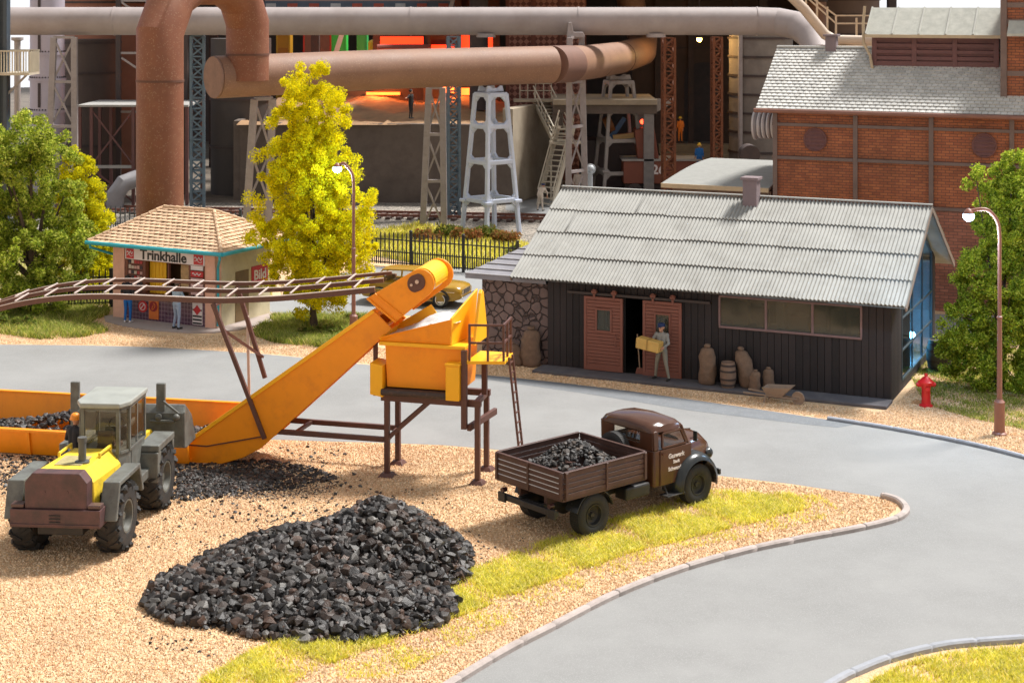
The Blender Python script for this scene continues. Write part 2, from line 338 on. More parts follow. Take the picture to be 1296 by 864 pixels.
# ---- grass blades
def grass(name,poly,n,h0,h1,m,label,w=.014,lean=.6,z=0.,fade=None):
    q=scatter(poly,n); 
    if fade is not None:
        # clump: keep more where a coarse noise is high
        ph=np.sin(q[:,0]*1.7+1.3)*np.sin(q[:,1]*2.1+.4)+.6*np.sin(q[:,0]*4.1+q[:,1]*3.3)+.5*np.sin(q[:,0]*9.3-q[:,1]*7.7)*np.sin(q[:,1]*11.); keep=NR.rand(len(q))<np.clip(fade+.35*ph,.05,1); q=q[keep]
    n=len(q); h=h0+(h1-h0)*NR.rand(n); a=NR.rand(n)*6.28; l=lean*(.25+.75*NR.rand(n))*h; b=NR.rand(n)*6.28
    wx,wy=np.cos(b)*w,np.sin(b)*w; z0=np.full(n,z)
    p0=np.column_stack([q[:,0]-wx,q[:,1]-wy,z0]); p1=np.column_stack([q[:,0]+wx,q[:,1]+wy,z0])
    mx=q[:,0]+np.cos(a)*l*.35; my=q[:,1]+np.sin(a)*l*.35
    p2=np.column_stack([mx+wx*.7,my+wy*.7,z0+h*.6]); p3=np.column_stack([mx-wx*.7,my-wy*.7,z0+h*.6])
    p4=np.column_stack([q[:,0]+np.cos(a)*l,q[:,1]+np.sin(a)*l,z0+h])
    V=np.stack([p0,p1,p2,p3,p4],1).reshape(-1,3); i=(np.arange(n)*5)[:,None]
    Fc=np.concatenate([i+np.array([[0,1,2]]),i+np.array([[0,2,3]]),i+np.array([[3,2,4]])]); o=npmesh(name,V,Fc,m); tag(o,label,'grass',kind='stuff'); return o
GS=gpoly([(255,864),(330,815),(440,798),(560,745),(640,702),(760,672),(880,640),(930,622),(1040,628),(1070,650),(960,678),(860,698),(740,742),(640,790),(500,858)])
GSI=gpoly([(250,864),(350,810),(460,785),(580,730),(650,700),(770,660),(900,622),(1000,626),(1030,642),(930,668),(800,700),(680,742),(560,790),(420,840),(340,880)])
grass('grass',GSI,120000,.04,.15,M['grass'],'dry yellow green grass strip along the kerb by the truck',fade=.42,lean=1.3,w=.010)
grass('grass',GS,34000,.03,.10,M['grass'],'sparse yellow grass thinning into gravel along the kerb',fade=.35,lean=1.4,w=.010)
GL=gpoly([(-60,375),(60,372),(136,380),(138,398),(112,410),(140,420),(100,428),(50,430),(-60,415)])
grass('grass',GL,52000,.08,.3,M['grassg'],'green and yellow grass under the trees beside the kiosk',w=.014,fade=.6,lean=1.1)
GM=gpoly([(318,424),(345,402),(400,398),(470,402),(500,414),(470,440),(400,440),(345,434)])
grass('grass',GM,42000,.08,.3,M['grassg'],'green grass round the foot of the tall yellow tree',w=.014,fade=.6,lean=1.1)
GRt=gpoly([(1150,470),(1195,440),(1420,450),(1420,560),(1300,545),(1230,530),(1170,512)])
grass('grass',GRt,80000,.03,.12,M['grassg'],'short green grass around the fire hydrant and right hand lamp',fade=.5,lean=1.3,w=.011)
GB=gpoly([(1100,866),(1140,842),(1200,828),(1296,819),(1420,810),(1420,920),(1040,920)])
grass('grass',GB,60000,.05,.14,M['grass'],'yellow green grass behind the kerb at the near corner',fade=.55,lean=1.2,w=.010)
GF=gpoly([(440,300),(530,286),(640,300),(690,322),(690,338),(560,340),(440,318)])
sheet('turf',GF,M['turf'],.012)
grass('grass',GF,16000,.12,.4,M['grass'],'yellow grass bank behind the black picket fence',w=.03,fade=.8,z=.012)
GK=gpoly([(-60,300),(130,290),(330,300),(345,375),(130,385),(-60,372)])
sheet('turf',GK,M['turf'],.006)
grass('grass',GK,14000,.1,.3,M['grassg'],'grass behind the kiosk and under the fence',w=.03,fade=.8)
# ---- coal heap on the yard
def heap_h(x,y):
    def cone(cx,cy,rx,ry,h,p=1.15): 
        d=np.sqrt(((x-cx)/rx)**2+((y-cy)/ry)**2); return h*np.clip(1-d**p,0,None)
    a=cone(-2.85,34.35,2.05,2.5,1.32,1.25); b=cone(-4.3,33.5,2.6,2.5,1.0,1.3); c=cone(-5.65,32.6,1.85,1.85,.58,1.25); d=cone(-3.6,31.9,2.6,1.9,.55,1.3)
    return (a**4+b**4+c**4+d**4)**.25
def coal_heap():
    nx,ny=110,80; xs=np.linspace(-8.2,-.3,nx); ys=np.linspace(29.4,37.4,ny); X,Y=np.meshgrid(xs,ys); Z=heap_h(X,Y)-.03+.03*np.sin(X*9)*np.sin(Y*8)
    V=np.column_stack([X.ravel(),Y.ravel(),np.where(Z<.0,-.05,Z).ravel()])
    F=[];
    for j in range(ny-1):
        for i in range(nx-1):
            if Z[j,i]>-.02 or Z[j+1,i+1]>-.02: F.append((j*nx+i,j*nx+i+1,(j+1)*nx+i+1)); F.append((j*nx+i,(j+1)*nx+i+1,(j+1)*nx+i))
    q=np.column_stack([-8+NR.rand(40000)*7.9,29.5+NR.rand(40000)*7.6]); h=heap_h(q[:,0],q[:,1]); q=q[h>.02];h=h[h>.02]; q=q[:9500];h=h[:9500]
    sz=.032+.15*NR.rand(len(q))**2.8
    c=np.column_stack([q,h+sz*.3+.04*NR.rand(len(q))]); v,f=lumps(c,sz,flat=.85); 
    # rim of loose lumps
    o=len(V); mi=np.concatenate([np.zeros(len(F)),np.ones(len(f))])
    ob=npmesh('coal_heap',np.concatenate([V,v]),np.concatenate([np.array(F),f+o]),[M['soil'],M['coal']],mi=mi); tag(ob,'big heap of black coal lumps lying on the gravel yard','coal heap',kind='stuff')
coal_heap()
def strewn():
    polys=[(gpoly([(215,590),(330,582),(400,592),(430,606),(360,622),(290,630),(215,636)]),2400,.025,.09),(gpoly([(225,600),(300,592),(370,602),(330,616),(225,628)]),1500,.03,.10),(gpoly([(300,580),(450,600),(500,640),(420,670),(280,660),(220,640)]),420,.02,.07),
           (gpoly([(0,575),(90,580),(90,605),(40,625),(-20,630),(-40,590)]),900,.02,.08),(gpoly([(350,560),(440,565),(430,600),(350,590)]),70,.03,.07),(gpoly([(560,680),(680,650),(640,740),(600,760)]),60,.02,.05),(gpoly([(150,770),(250,690),(430,620),(560,620),(640,720),(560,790),(420,835),(200,830)]),1500,.012,.05),(gpoly([(150,690),(230,600),(400,640),(260,700)]),160,.015,.05)]
    V=[];F=[];o=0
    for p,n,a,b in polys:
        q=scatter(p,n); sz=a+(b-a)*NR.rand(len(q))**2.2; v,f=lumps(np.column_stack([q,sz*.35]),sz); V.append(v);F.append(f+o);o+=len(v)
    ob=npmesh('coal_crumbs',np.concatenate(V),np.concatenate(F),M['coal']); tag(ob,'spilled coal crumbs strewn below the orange conveyor and loader','spilled coal',kind='stuff')
    dd=gpoly([(225,600),(300,588),(400,596),(440,612),(400,626),(320,632),(240,628)]); sheet('coal_dust',dd,M['soil'],.005,'stuff')['label']='dark coal dust staining the gravel under the conveyor'
strewn()
# ================================================================ STORAGE HUT WITH CORRUGATED ROOF
M['blackwood']=mat('tarred_boards',(.024,.017,.016),.75,.3,3,.35,70,island=.35,dirt=((.05,.037,.032),.25,2.5))
M['corr']=mat('corrugated_cement',(.335,.33,.305),.8,.14,1.2,.1,60,dirt=((.22,.21,.185),.45,1.1))
M['redwood']=mat('red_brown_door',(.24,.085,.055),.65,.15,3,.2,70,dirt=((.12,.05,.035),.3,3))
M['iron']=mat('dark_iron',(.05,.035,.03),.6,.25,6,.1,60,dirt=((.14,.07,.04),.3,8))
M['winframe']=mat('mauve_window_frame',(.22,.13,.12),.6,.2,4,.1)
M['chim']=mat('mauve_chimney',(.20,.15,.155),.8,.15,4,.2,60)
M['slab']=mat('dark_slab',(.11,.10,.105),.9,.2,2,.4,40,dirt=((.2,.17,.15),.3,2))
M['inside']=mat('dark_interior',(.02,.017,.015),.9,.3,2,0)
M['glasshut']=glass('hut_glass',(.6,.62,.55),.30,.06)
M['bluelight']=emit('blue_lamp_light',(.12,.45,1.),6.)
def stone_mat():
    m=mat('fieldstone',(.20,.14,.125),.85,.25,2,0); t=m.node_tree; L=t.links; b=t.nodes['Principled BSDF']
    tc=nn(t,'ShaderNodeTexCoord'); vo=nn(t,'ShaderNodeTexVoronoi'); vo.feature='DISTANCE_TO_EDGE'; vo.inputs['Scale'].default_value=4.2
    no=nn(t,'ShaderNodeTexNoise'); no.inputs['Scale'].default_value=2; ad=nn(t,'ShaderNodeMix',data_type='RGBA'); ad.inputs[0].default_value=.22
    L.new(tc.outputs['Object'],no.inputs['Vector']); L.new(tc.outputs['Object'],ad.inputs[6]); L.new(no.outputs['Color'],ad.inputs[7]); L.new(ad.outputs[2],vo.inputs['Vector'])
    mr=nn(t,'ShaderNodeMapRange'); mr.inputs['From Max'].default_value=.085; mr.interpolation_type='SMOOTHSTEP'; L.new(vo.outputs['Distance'],mr.inputs['Value'])
    bp=nn(t,'ShaderNodeBump'); bp.inputs['Strength'].default_value=1; bp.inputs['Distance'].default_value=.12; L.new(mr.outputs['Result'],bp.inputs['Height']); L.new(bp.outputs[0],b.inputs['Normal'])
    h=[n for n in t.nodes if n.type=='HUE_SAT'][0]; c=h.outputs['Color']; mx=nn(t,'ShaderNodeMix',data_type='RGBA'); L.new(mr.outputs['Result'],mx.inputs[0]); mx.inputs[6].default_value=(.10,.07,.065,1); L.new(c,mx.inputs[7]); L.new(mx.outputs[2],b.inputs['Base Color'])
    return m
M['stone']=stone_mat()
HUT_O=G(693,465); HUT_A=-24.32
def corrugated(x0,x1,rows,y0,z0,y1,z1,m,parent,name='roof',pitch=.125,amp=.028):
    """overlapping corrugated sheets from eave (y0,z0) to ridge (y1,z1)"""
    n=int((x1-x0)/pitch)*6; mb=MB(); xs=[x0+(x1-x0)*i/n for i in range(n+1)]
    d=Vector((0,y1-y0,z1-z0)); ln=d.length; d.normalize(); nrm=Vector((0,-d.z,d.y)); 
    if nrm.z<0: nrm=-nrm
    for r in range(rows):
        a=ln*r/rows-.03*(r>0); b=ln*(r+1)/rows; lo=.055; hi=.012; o=len(mb.v)
        hs=[R.uniform(0,.012) for _ in range(40)]; ys=[R.uniform(-.03,.02) for _ in range(40)]
        for x in xs:
            w=amp*math.sin(2*PI*(x-x0)/pitch)
            for s,h in ((a,lo),(b,hi)):
                si=int((x-x0)/1.06); p=Vector((x,y0,z0))+d*(s+ys[si]*(s==a))+nrm*(h+w+hs[si]*(s==a)); mb.v.append(tuple(p))
            p=Vector((x,y0,z0))+d*(a+ys[si])+nrm*(lo+w+hs[si]-.03); mb.v.append(tuple(p))
        for i in range(n):
            k=o+3*i; mb.f.append((k,k+3,k+4,k+1)); mb.f.append((k+2,k+5,k+3,k)); mb.m+=[0,0]
    # flat underside
    u=len(mb.v); q=[Vector((x0,y0,z0))-nrm*.03,Vector((x1,y0,z0))-nrm*.03,Vector((x1,y1,z1))-nrm*.03,Vector((x0,y1,z1))-nrm*.03]
    mb.add([tuple(p) for p in q],[(0,1,2,3)])
    return mb.build(name,m,parent,smooth=True,fix=False,ang=60)
def hut():
    t=thing('storage_hut','long low black boarded hut with grey corrugated roof and red sliding doors','hut',HUT_O,HUT_A)
    L,D=11.25,7.7; hz=3.28; rz=5.62
    sl=(5.47-2.99)/(3.85+.63)
    # boards: vertical planks on the front, right gable and left gable
    mb=MB(); x=0; 
    holes=[(2.72,3.37,0,2.5),(5.92,10.32,1.88,2.78)]
    while x<L-.01:
        w=.225; x1=min(x+w,L); g=.012; segs=[(0,hz)]
        for hx0,hx1,hz0,hz1 in holes:
            if x1>hx0+.02 and x<hx1-.02:
                ns=[]
                for a,b in segs:
                    if hz0>a: ns.append((a,hz0))
                    if hz1<b: ns.append((hz1,b))
                segs=ns
        for a,b in segs:
            dz=R.uniform(0,.008); mb.box(x+g/2,x1-g/2,-dz,.06,a,b)
        x+=w
    mb.build('front_boards',M['blackwood'],t,bevel=.006,seg=1)
    mb=MB(); y=.061
    def gz(y): return 2.99+sl*(min(y,D-y)+.63)-.06
    while y<D-.01:
        y1=min(y+.225,D); 
        if y1<1.75 or y>7.05: segs=[(0,min(gz(y),gz(y1)))]
        else: segs=[(0,.3)]
        for a,b in segs: mb.hexa([(L-.06,y+.006,a),(L,y+.006,a),(L,y1-.006,a),(L-.06,y1-.006,a),(L-.06,y+.006,gz(y)if b>1 else b),(L,y+.006,gz(y)if b>1 else b),(L,y1-.006,gz(y1)if b>1 else b),(L-.06,y1-.006,gz(y1)if b>1 else b)])
        y+=.225
    mb.build('gable_boards',M['blackwood'],t)
    mb=MB(); mb.prism([(0.07,0),(D,0),(D,hz),(D/2,rz-.25),(0.07,hz)],'x',0,.08); mb.box(.09,L-.07,D-.08,D,0,hz); mb.build('rear_wall',M['blackwood'],t)
    mb=MB(); mb.box(.1,L-.1,.07,D-.1,.0,.03); mb.box(2.0,2.06,.4,3.5,.03,2.8); mb.box(4.6,4.66,.4,3.5,.03,2.8); mb.box(.1,L-.1,3.5,3.6,.03,3.2); mb.build('floor',M['inside'],t)
    # gable window wall: big glazed gable with bars
    g=MB(); poly=[(1.75,.3),(7.05,.3),(7.05,gz(7.05)-.1),(D/2,gz(D/2)-.1),(1.75,gz(1.75)-.1)]
    gw=thing('gable_window',None,None); gw.parent=t
    g.prism(poly,'x',L-.05,L-.035); go=g.build('pane',glass('gable_glass',(.75,.85,.9),.06,.03,1.2),gw)
    f=MB()
    for i in range(5): f.bar((L-.02,poly[i][0],poly[i][1]),(L-.02,poly[(i+1)%5][0],poly[(i+1)%5][1]),.07,.06,(1,0,0))
    for yy in (3.5,5.3): f.bar((L-.018,yy,.3),(L-.018,yy,gz(yy)-.1),.045,.045,(1,0,0))
    for zz in (1.2,2.2): f.bar((L-.014,1.75,zz),(L-.014,7.05,zz),.045,.045,(1,0,0))
    f.build('frame',mat('teal_window_frame',(.03,.055,.07),.5),gw)
    # front window band
    bw=thing('window',None,None); bw.parent=t
    f=MB(); x0,x1,z0,z1=5.92,10.32,1.88,2.78
    f.box(x0-.05,x1+.05,-.05,.03,z0-.07,z0); f.box(x0-.05,x1+.05,-.05,.03,z1,z1+.06); f.box(x0-.06,x0,-.045,.03,z0,z1); f.box(x1,x1+.06,-.045,.03,z0,z1)
    for k in (1,2): xx=x0+(x1-x0)*k/3; f.box(xx-.035,xx+.035,-.04,.03,z0,z1)
    f.build('frame',M['winframe'],bw,bevel=.008)
    for k in range(3):
        a=x0+(x1-x0)*k/3+.036*(k>0); b=x0+(x1-x0)*(k+1)/3-.036*(k<2); g=MB(); g.box(a,b,.0,.012,z0,z1); g.build('pane',M['glasshut'],bw)
    # something behind the glass: inner panels, the pale one added to catch lamplight
    b=MB(); b.box(5.5,10.6,1.6,1.66,.03,2.9); b.build('inner_panel',mat('khaki_inner_panel',(.20,.17,.09),.9,.25,1.5,.1),t)
    b=MB(); b.box(.09,2.72,.066,.08,0,hz-.1); b.box(3.37,5.9,.066,.08,0,hz-.1); b.box(10.34,L-.1,.066,.08,0,hz-.1); b.box(2.721,3.369,.066,.08,2.5,hz-.1); b.box(5.901,10.339,.066,.08,0,1.86); b.box(5.901,10.339,.066,.08,2.8,hz-.1); b.build('lamp_leak_lining',M['inside'],t); b=MB(); b.box(9.2,L-.12,7.3,7.36,.03,3.2); b.box(9.2,L-.12,1.8,7.299,.031,.06); b.build('inner_panel',mat('pale_light_catcher',(.32,.34,.36),.7,.3,1.2,.1),t)  # lining added to stop lamplight leaking; pale panel and floor added to catch it
    b=MB(); b.ball((10.9,5.3,1.0),.12); b.build('inside_lamp',emit('inside_blue_lamp',(.35,.75,1.),18.),t,smooth=True)
    l=bpy.data.lights.new('inside_lamp_light','POINT'); l.energy=110; l.color=(.10,.55,1.); l.shadow_soft_size=.1; lo=bpy.data.objects.new('inside_lamp_light',l); COL.objects.link(lo); lo.parent=t; lo.location=(10.6,5.2,1.0)
    for k,(xx,w,z1,cc) in enumerate(((6.3,.5,2.5,(.30,.22,.10)),(7.0,.35,2.35,(.08,.07,.06)),(7.6,.25,2.6,(.35,.33,.30)),(8.2,.6,2.2,(.22,.10,.05)),(8.95,.2,2.55,(.10,.12,.14)),(9.4,.4,2.45,(.40,.34,.26)),(9.95,.25,2.3,(.05,.05,.05)))): b=MB(); b.box(xx-w/2,xx+w/2,.9,1.25,1.75,z1); b.cyl((xx,1.05,z1),(xx,1.05,z1+.12),w*.3,n=12); b.build('stored_tin',mat('tin_%d'%k,cc,.5,.3,4,.1),t,bevel=.03)
    b=MB(); b.box(5.7,10.5,.7,1.55,1.66,1.749); b.build('shelf',M['redwood'],t)
    # roof
    corrugated(-1.08,L+.57,4,-.63,2.99,D/2,5.47,M['corr'],t); corrugated(-1.08,L+.57,4,D+.63,2.99,D/2,5.47,M['corr'],t)
    r=MB(); r.bar((-1.08,D/2,5.54),(L+.57,D/2,5.54),.16,.05); r.build('ridge_cap',M['corr'],t,bevel=.02)
    for xx in (L+.55,-1.06):
        for ya,ww in ((-.6,-.5),(D+.6,.5)): b=MB(); b.bar((xx,ya,2.93),(xx,D/2,5.40),.05,.13,(0,ww,.87)); b.build('bargeboard',mat('barge_wood',(.20,.15,.12),.8),t)
    # chimney on the rear of the ridge
    c=MB(); cx,cy=5.9,D/2-.25
    c.box(cx-.24,cx+.24,cy-.24,cy+.24,4.9,6.1); c.build('chimney',M['chim'],t,bevel=.015).name='chimney'
    c=MB(); c.box(cx-.3,cx+.3,cy-.3,cy+.3,6.1,6.2); c.build('chimney_cap',M['chim'],t,bevel=.015)
    # sliding doors
    for x0,x1,y,z0 in ((1.36,2.7,-.16,.12),(3.37,4.67,-.12,.10)):
        w=x1-x0; d=MB(); z1=2.5; fx0,fx1,fz0,fz1=x0+w*.34,x0+w*.68,1.42,2.08
        nb=22
        for i in range(nb):
            a=z0+(z1-z0)*i/nb; b=z0+(z1-z0)*(i+1)/nb-.012
            if b>fz0 and a<fz1: d.box(x0+.08,fx0,y,y+.04,a,b); d.box(fx1,x1-.08,y,y+.04,a,b)
            else: d.box(x0+.08,x1-.08,y,y+.04,a,b)
        d.box(x0+.08,fx0,y+.041,y+.05,z0,z1); d.box(fx1,x1-.08,y+.041,y+.05,z0,z1); d.box(fx0,fx1,y+.041,y+.05,z0,fz0); d.box(fx0,fx1,y+.041,y+.05,fz1,z1)
        d.box(x0,x0+.09,y-.02,y+.05,z0,z1); d.box(x1-.09,x1,y-.02,y+.05,z0,z1); d.box(x0+.09,x1-.09,y-.02,y+.05,z1-.09,z1); d.box(x0+.09,x1-.09,y-.02,y+.05,z0,z0+.12)
        do=d.build('sliding_door',M['redwood'],t,bevel=.006,seg=1)
        f=MB()
        for a,b,c_,e in ((fx0-.06,fx1+.06,fz0-.06,fz0),(fx0-.06,fx1+.06,fz1,fz1+.06),(fx0-.06,fx0,fz0,fz1),(fx1,fx1+.06,fz0,fz1)): f.box(a,b,y-.03,y+.045,c_,e)
        f.build('window_frame',M['redwood'],do); g=MB(); g.box(fx0,fx1,y+.01,y+.02,fz0,fz1); g.build('pane',M['glasshut'],do)
        h=MB(); hx=x1-.22 if x0<2 else x0+.25; h.tube([(hx,y-.03,.95),(hx,y-.09,.97),(hx,y-.09,1.3),(hx,y-.03,1.32)],.018,8); h.build('handle',M['redwood'],do,smooth=True)
        for q in (.27,.78):
            h=MB(); hx=x0+w*q; h.bar((hx,y-.03,2.44),(hx,y-.03,2.62),.07,.02,(0,1,0)); h.cyl((hx,y-.04,2.66),(hx,y+.05,2.66),.085,n=16); h.bar((hx-.09,y-.055,2.66),(hx+.09,y-.055,2.66),.03,.05); h.build('roller_hanger',M['redwood'],do,smooth=True)
    r=MB(); r.box(.76,5.61,-.14,-.02,2.54,2.62); r.build('door_rail',M['iron'],t)
    # plinth slab
    p=MB(); p.box(-.15,L+.05,-.95,-.02,0,.1); p.build('plinth',M['slab'],t,bevel=.02)
    # stone annex on the left
    s=MB(); s.box(-2.55,-.02,.3,5.2,0,2.85); s.build('stone_wall',M['stone'],t,bevel=.04)
    r=MB(); ez=2.93; r.add([(-2.95,-.15,ez),(0,-.15,ez),(0,2.6,4.0),(-1.0,2.6,4.0),(-2.95,5.6,ez),(0,5.6,ez)],[(0,1,2,3),(0,3,4),(4,3,2,5)])
    r.add([(-2.95,-.15,ez-.16),(0,-.15,ez-.16),(0,5.6,ez-.16),(-2.95,5.6,ez-.16),(-2.95,-.15,ez-.005),(0,-.15,ez-.005),(0,5.6,ez-.005),(-2.95,5.6,ez-.005)],[(0,1,2,3),(0,4,5,1),(3,7,4,0)])
    ro=r.build('annex_roof',mat('slate_annex_roof',(.26,.25,.27),.7,.15,2,.1),t)
    r=MB()
    for k in range(8):
        a=k/8.; y=-.15+2.75*a; z=ez+1.07*a+.02; xl=-2.95+1.95*a; r.bar((xl,y,z),(0,y,z),.05,.03)
    r.build('roof_batten',mat('slate_edge',(.42,.41,.42),.7),ro)
    return t
HUT=hut()
def HL(x,y,z=0.): return HUT.matrix_world@Vector((x,y,z)) if False else Matrix.Translation(HUT_O)@Matrix.Rotation(math.radians(HUT_A),4,'Z')@Vector((x,y,z))
# ---- sacks, barrel, wheelbarrow, broom along the hut
M['sack']=mat('brown_sackcloth',(.22,.135,.085),.9,.25,5,.5,90,dirt=((.12,.075,.05),.4,6))
def sack(label,loc,h,r,lean=(0,0),rz=0,group='tied sacks along the hut front'):
    t=thing('sack',label,'sack',loc,rz,group); b=MB(); rings=[]
    prof=[(0,.9),(.03,1.06),(.12,1.12),(.25,1.15),(.4,1.1),(.55,1.08),(.68,1.06),(.78,.98),(.85,.82),(.89,.5),(.9,.3)]
    n=20
    for s,k in prof:
        ring=[]
        for j in range(n):
            a=2*PI*j/n; w=1+.07*math.sin(3*a+s*9+r*40)+.05*math.sin(5*a-s*14+h*9)+.035*math.sin(s*29+2*a)
            ring.append((r*k*w*math.cos(a)+lean[0]*s*h,r*.8*k*w*math.sin(a)+lean[1]*s*h,s*h))
        rings.append(ring)
    b.loft(rings); b.build('body',M['sack'],t,smooth=True,ang=80)
    b=MB(); c=Vector((lean[0]*.88*h,lean[1]*.88*h,.88*h)); rings=[]
    for dz,k in ((0,.30),(.025*h,.27),(.05*h,.42),(.085*h,.46),(.115*h,.30)):
        rings.append([(c.x+r*k*(1+.2*math.sin(4*j))*math.cos(2*PI*j/12)+lean[0]*dz,c.y+r*k*math.sin(2*PI*j/12)+lean[1]*dz,c.z+dz-.01) for j in range(12)])
    b.loft(rings); b.build('neck',M['sack'],t,smooth=True,ang=80)
    b=MB(); b.tube([(c.x+r*.27*math.cos(a),c.y+r*.27*math.sin(a),c.z+.02*h) for a in [2*PI*k/10 for k in range(10)]],.012,6,closed=True); b.build('cord',M['iron'],t)
    return t
sack('upright brown sack standing alone to the left of the wooden barrel',HL(5.62,-.42,.1),1.27,.24,rz=HUT_A)
sack('brown sack leaning with its top to the left behind two small sacks',HL(6.93,-.30,.1),1.22,.23,(-.24,.14),rz=HUT_A+8)
sack('small brown sack in front, nearest the handles of the wheelbarrow',HL(7.2,-.66,.1),.66,.15,(.06,.02),rz=HUT_A)
sack('small brown sack standing behind the wheelbarrow tray, rightmost of the sacks',HL(7.55,-.32,.1),.70,.16,rz=HUT_A+40)
sack('tall brown sack leaning on the grey stone wall of the hut',HL(-.62,-.0,0),1.32,.30,(.0,.06),rz=HUT_A,group='sacks at the stone wall')
sack('slumped small sack beside the tall sack at the stone wall',HL(-1.12,-.1,0),.78,.26,(-.18,0),rz=HUT_A+20,group='sacks at the stone wall')
def barrel(name,label,loc,r,h,m,m2,n=26):
    t=thing(name,label,'barrel',loc,HUT_A); b=MB()
    prof=[(0,0),(r*.8,0)]+[(r*(.8+.2*math.sin(PI*i/10)),h*i/10) for i in range(11)]+[(r*.74,h),(r*.72,h*.95),(0,h*.95)]
    b.lathe(prof,n); b.build('staves',m,t,smooth=True)
    for q in (.12,.34,.66,.88):
        hp=MB(); rr=r*(.8+.2*math.sin(PI*q)); hp.lathe([(rr-.01,h*q-.03),(rr+.014,h*q-.03),(rr+.014,h*q+.03),(rr-.01,h*q+.03)],n); hp.build('hoop',m2,t,smooth=True)
    return t
barrel('wooden_barrel','small brown wooden barrel between two sacks on the hut plinth',HL(6.33,-.55,.1),.25,.78,mat('barrel_wood',(.24,.15,.10),.8,.25,6,.3),M['iron'])
barrel('rain_barrel','dark weathered barrel standing by the glazed gable of the hut',G(1189,468),.42,1.0,mat('dark_barrel',(.07,.065,.05),.8,.3,4,.3),M['iron'])
def wheelbarrow():
    t=thing('wheelbarrow','weathered wooden wheelbarrow parked on the gravel at the hut','wheelbarrow',HL(8.07,-1.42),HUT_A-4); t.scale=(.82,.82,.82)
    m=mat('barrow_wood',(.34,.24,.17),.8,.25,5,.3,dirt=((.2,.13,.09),.35,5))
    b=MB(); z0,z1=.27,.6
    lo=[(-.28,-.2,z0),(.3,-.2,z0),(.3,.2,z0),(-.28,.2,z0)]; hi=[(-.42,-.33,z1-.04),(.66,-.33,z1+.04),(.66,.33,z1+.04),(-.42,.33,z1-.04)]
    b.add(lo+hi,[(0,1,2,3),(0,4,5,1),(1,5,6,2),(2,6,7,3),(3,7,4,0)]); k=[(x*.93,y*.9,z+.03) for x,y,z in lo]+[(x*.95+.01,y*.92,z) for x,y,z in hi]
    b.add(k,[(3,2,1,0),(1,5,4,0),(2,6,5,1),(3,7,6,2),(0,4,7,3)]); o=len(b.v)-16
    for i in range(4): b.f.append((o+4+i,o+4+(i+1)%4,o+12+(i+1)%4,o+12+i)); b.m.append(0)
    b.build('tray',m,t,fix=False)
    for s in (-1,1):
        b=MB(); b.bar((-1.15,s*.28,.30),(.85,s*.09,.22),.06,.06); b.build('handle',m,t,bevel=.01)
        b=MB(); b.bar((-.3,s*.22,.27),(-.36,s*.27,0.01),.06,.06); b.build('leg',m,t,bevel=.008)
    b=MB(); b.lathe([(.0,-.03),(.06,-.05),(.07,-.035),(.19,-.03),(.23,-.045),(.25,0),(.23,.045),(.19,.03),(.07,.035),(.06,.05),(0,.03)],24,(.86,0,.25),'y'); b.build('wheel',m,t,smooth=True)
wheelbarrow()
def broom():
    t=thing('broom','broom leaning in the dark gap between the sliding doors','broom',HL(3.2,.12,.04),HUT_A)
    b=MB(); b.cyl((-.12,.05,1.3),(.0,-.04,.2),.022); b.build('handle',mat('broom_wood',(.4,.27,.17),.7),t,smooth=True)
    b=MB(); b.hexa([(-.16,-.08,0),(.16,-.08,0),(.16,.03,0),(-.16,.03,0),(-.1,-.06,.24),(.1,-.06,.24),(.1,0,.24),(-.1,0,.24)]); b.build('brush_head',M['redwood'],t,bevel=.02)
broom()
# ================================================================ REFRESHMENT KIOSK
KO=G(143,402); KA=-27.87
KM=Matrix.Translation(KO)@Matrix.Rotation(math.radians(KA),4,'Z')
def KL(x,y,z=0.): return KM@Vector((x,y,z))
M['pink']=mat('pink_render',(.74,.42,.30),.85,.12,2,.2,50,dirt=((.45,.22,.14),.3,1.5))
M['cream']=mat('cream_stone_render',(.62,.55,.38),.9,.12,2,.4,30,dirt=((.42,.36,.24),.35,2.5))
M['rooft']=mat('sandy_roof_tile',(.60,.41,.26),.85,.1,2,.2,40,island=.16,dirt=((.40,.26,.16),.25,2))
M['teal']=mat('turquoise_gutter',(.03,.34,.40),.45,.1,3,.03)
M['white']=mat('sign_white',(.75,.68,.66),.6,.05,3,.02); M['red']=mat('sign_red',(.52,.025,.03),.5,.1,3,.02); M['blacktxt']=mat('sign_black',(.015,.013,.013),.5,.05,3,0)
M['brownw']=mat('brown_joinery',(.17,.06,.035),.6,.2,4,.1); M['yel']=mat('yellow_curtain',(.75,.42,.01),.7,.08,4,.05); M['glassk']=glass('kiosk_glass',(.85,.8,.7),.12)
def tile_mat():
    m=mat('purple_wall_tile',(.10,.045,.075),.3,.15,3,0,island=.1); t=m.node_tree; L=t.links; b=t.nodes['Principled BSDF']
    tc=nn(t,'ShaderNodeTexCoord'); br=nn(t,'ShaderNodeTexBrick'); br.offset=0; sp=nn(t,'ShaderNodeSeparateXYZ'); cb=nn(t,'ShaderNodeCombineXYZ'); L.new(tc.outputs['Object'],sp.inputs[0]); L.new(sp.outputs[0],cb.inputs[0]); L.new(sp.outputs[2],cb.inputs[1]); L.new(cb.outputs[0],br.inputs['Vector'])
    br.inputs['Scale'].default_value=1; br.inputs['Brick Width'].default_value=.155; br.inputs['Row Height'].default_value=.155; br.inputs['Mortar Size'].default_value=.007
    br.inputs['Color1'].default_value=(.105,.045,.08,1); br.inputs['Color2'].default_value=(.075,.035,.06,1); br.inputs['Mortar'].default_value=(.30,.22,.25,1); L.new(br.outputs['Color'],[n for n in t.nodes if n.type=='HUE_SAT'][0].inputs['Color']); return m
M['ptile']=tile_mat()
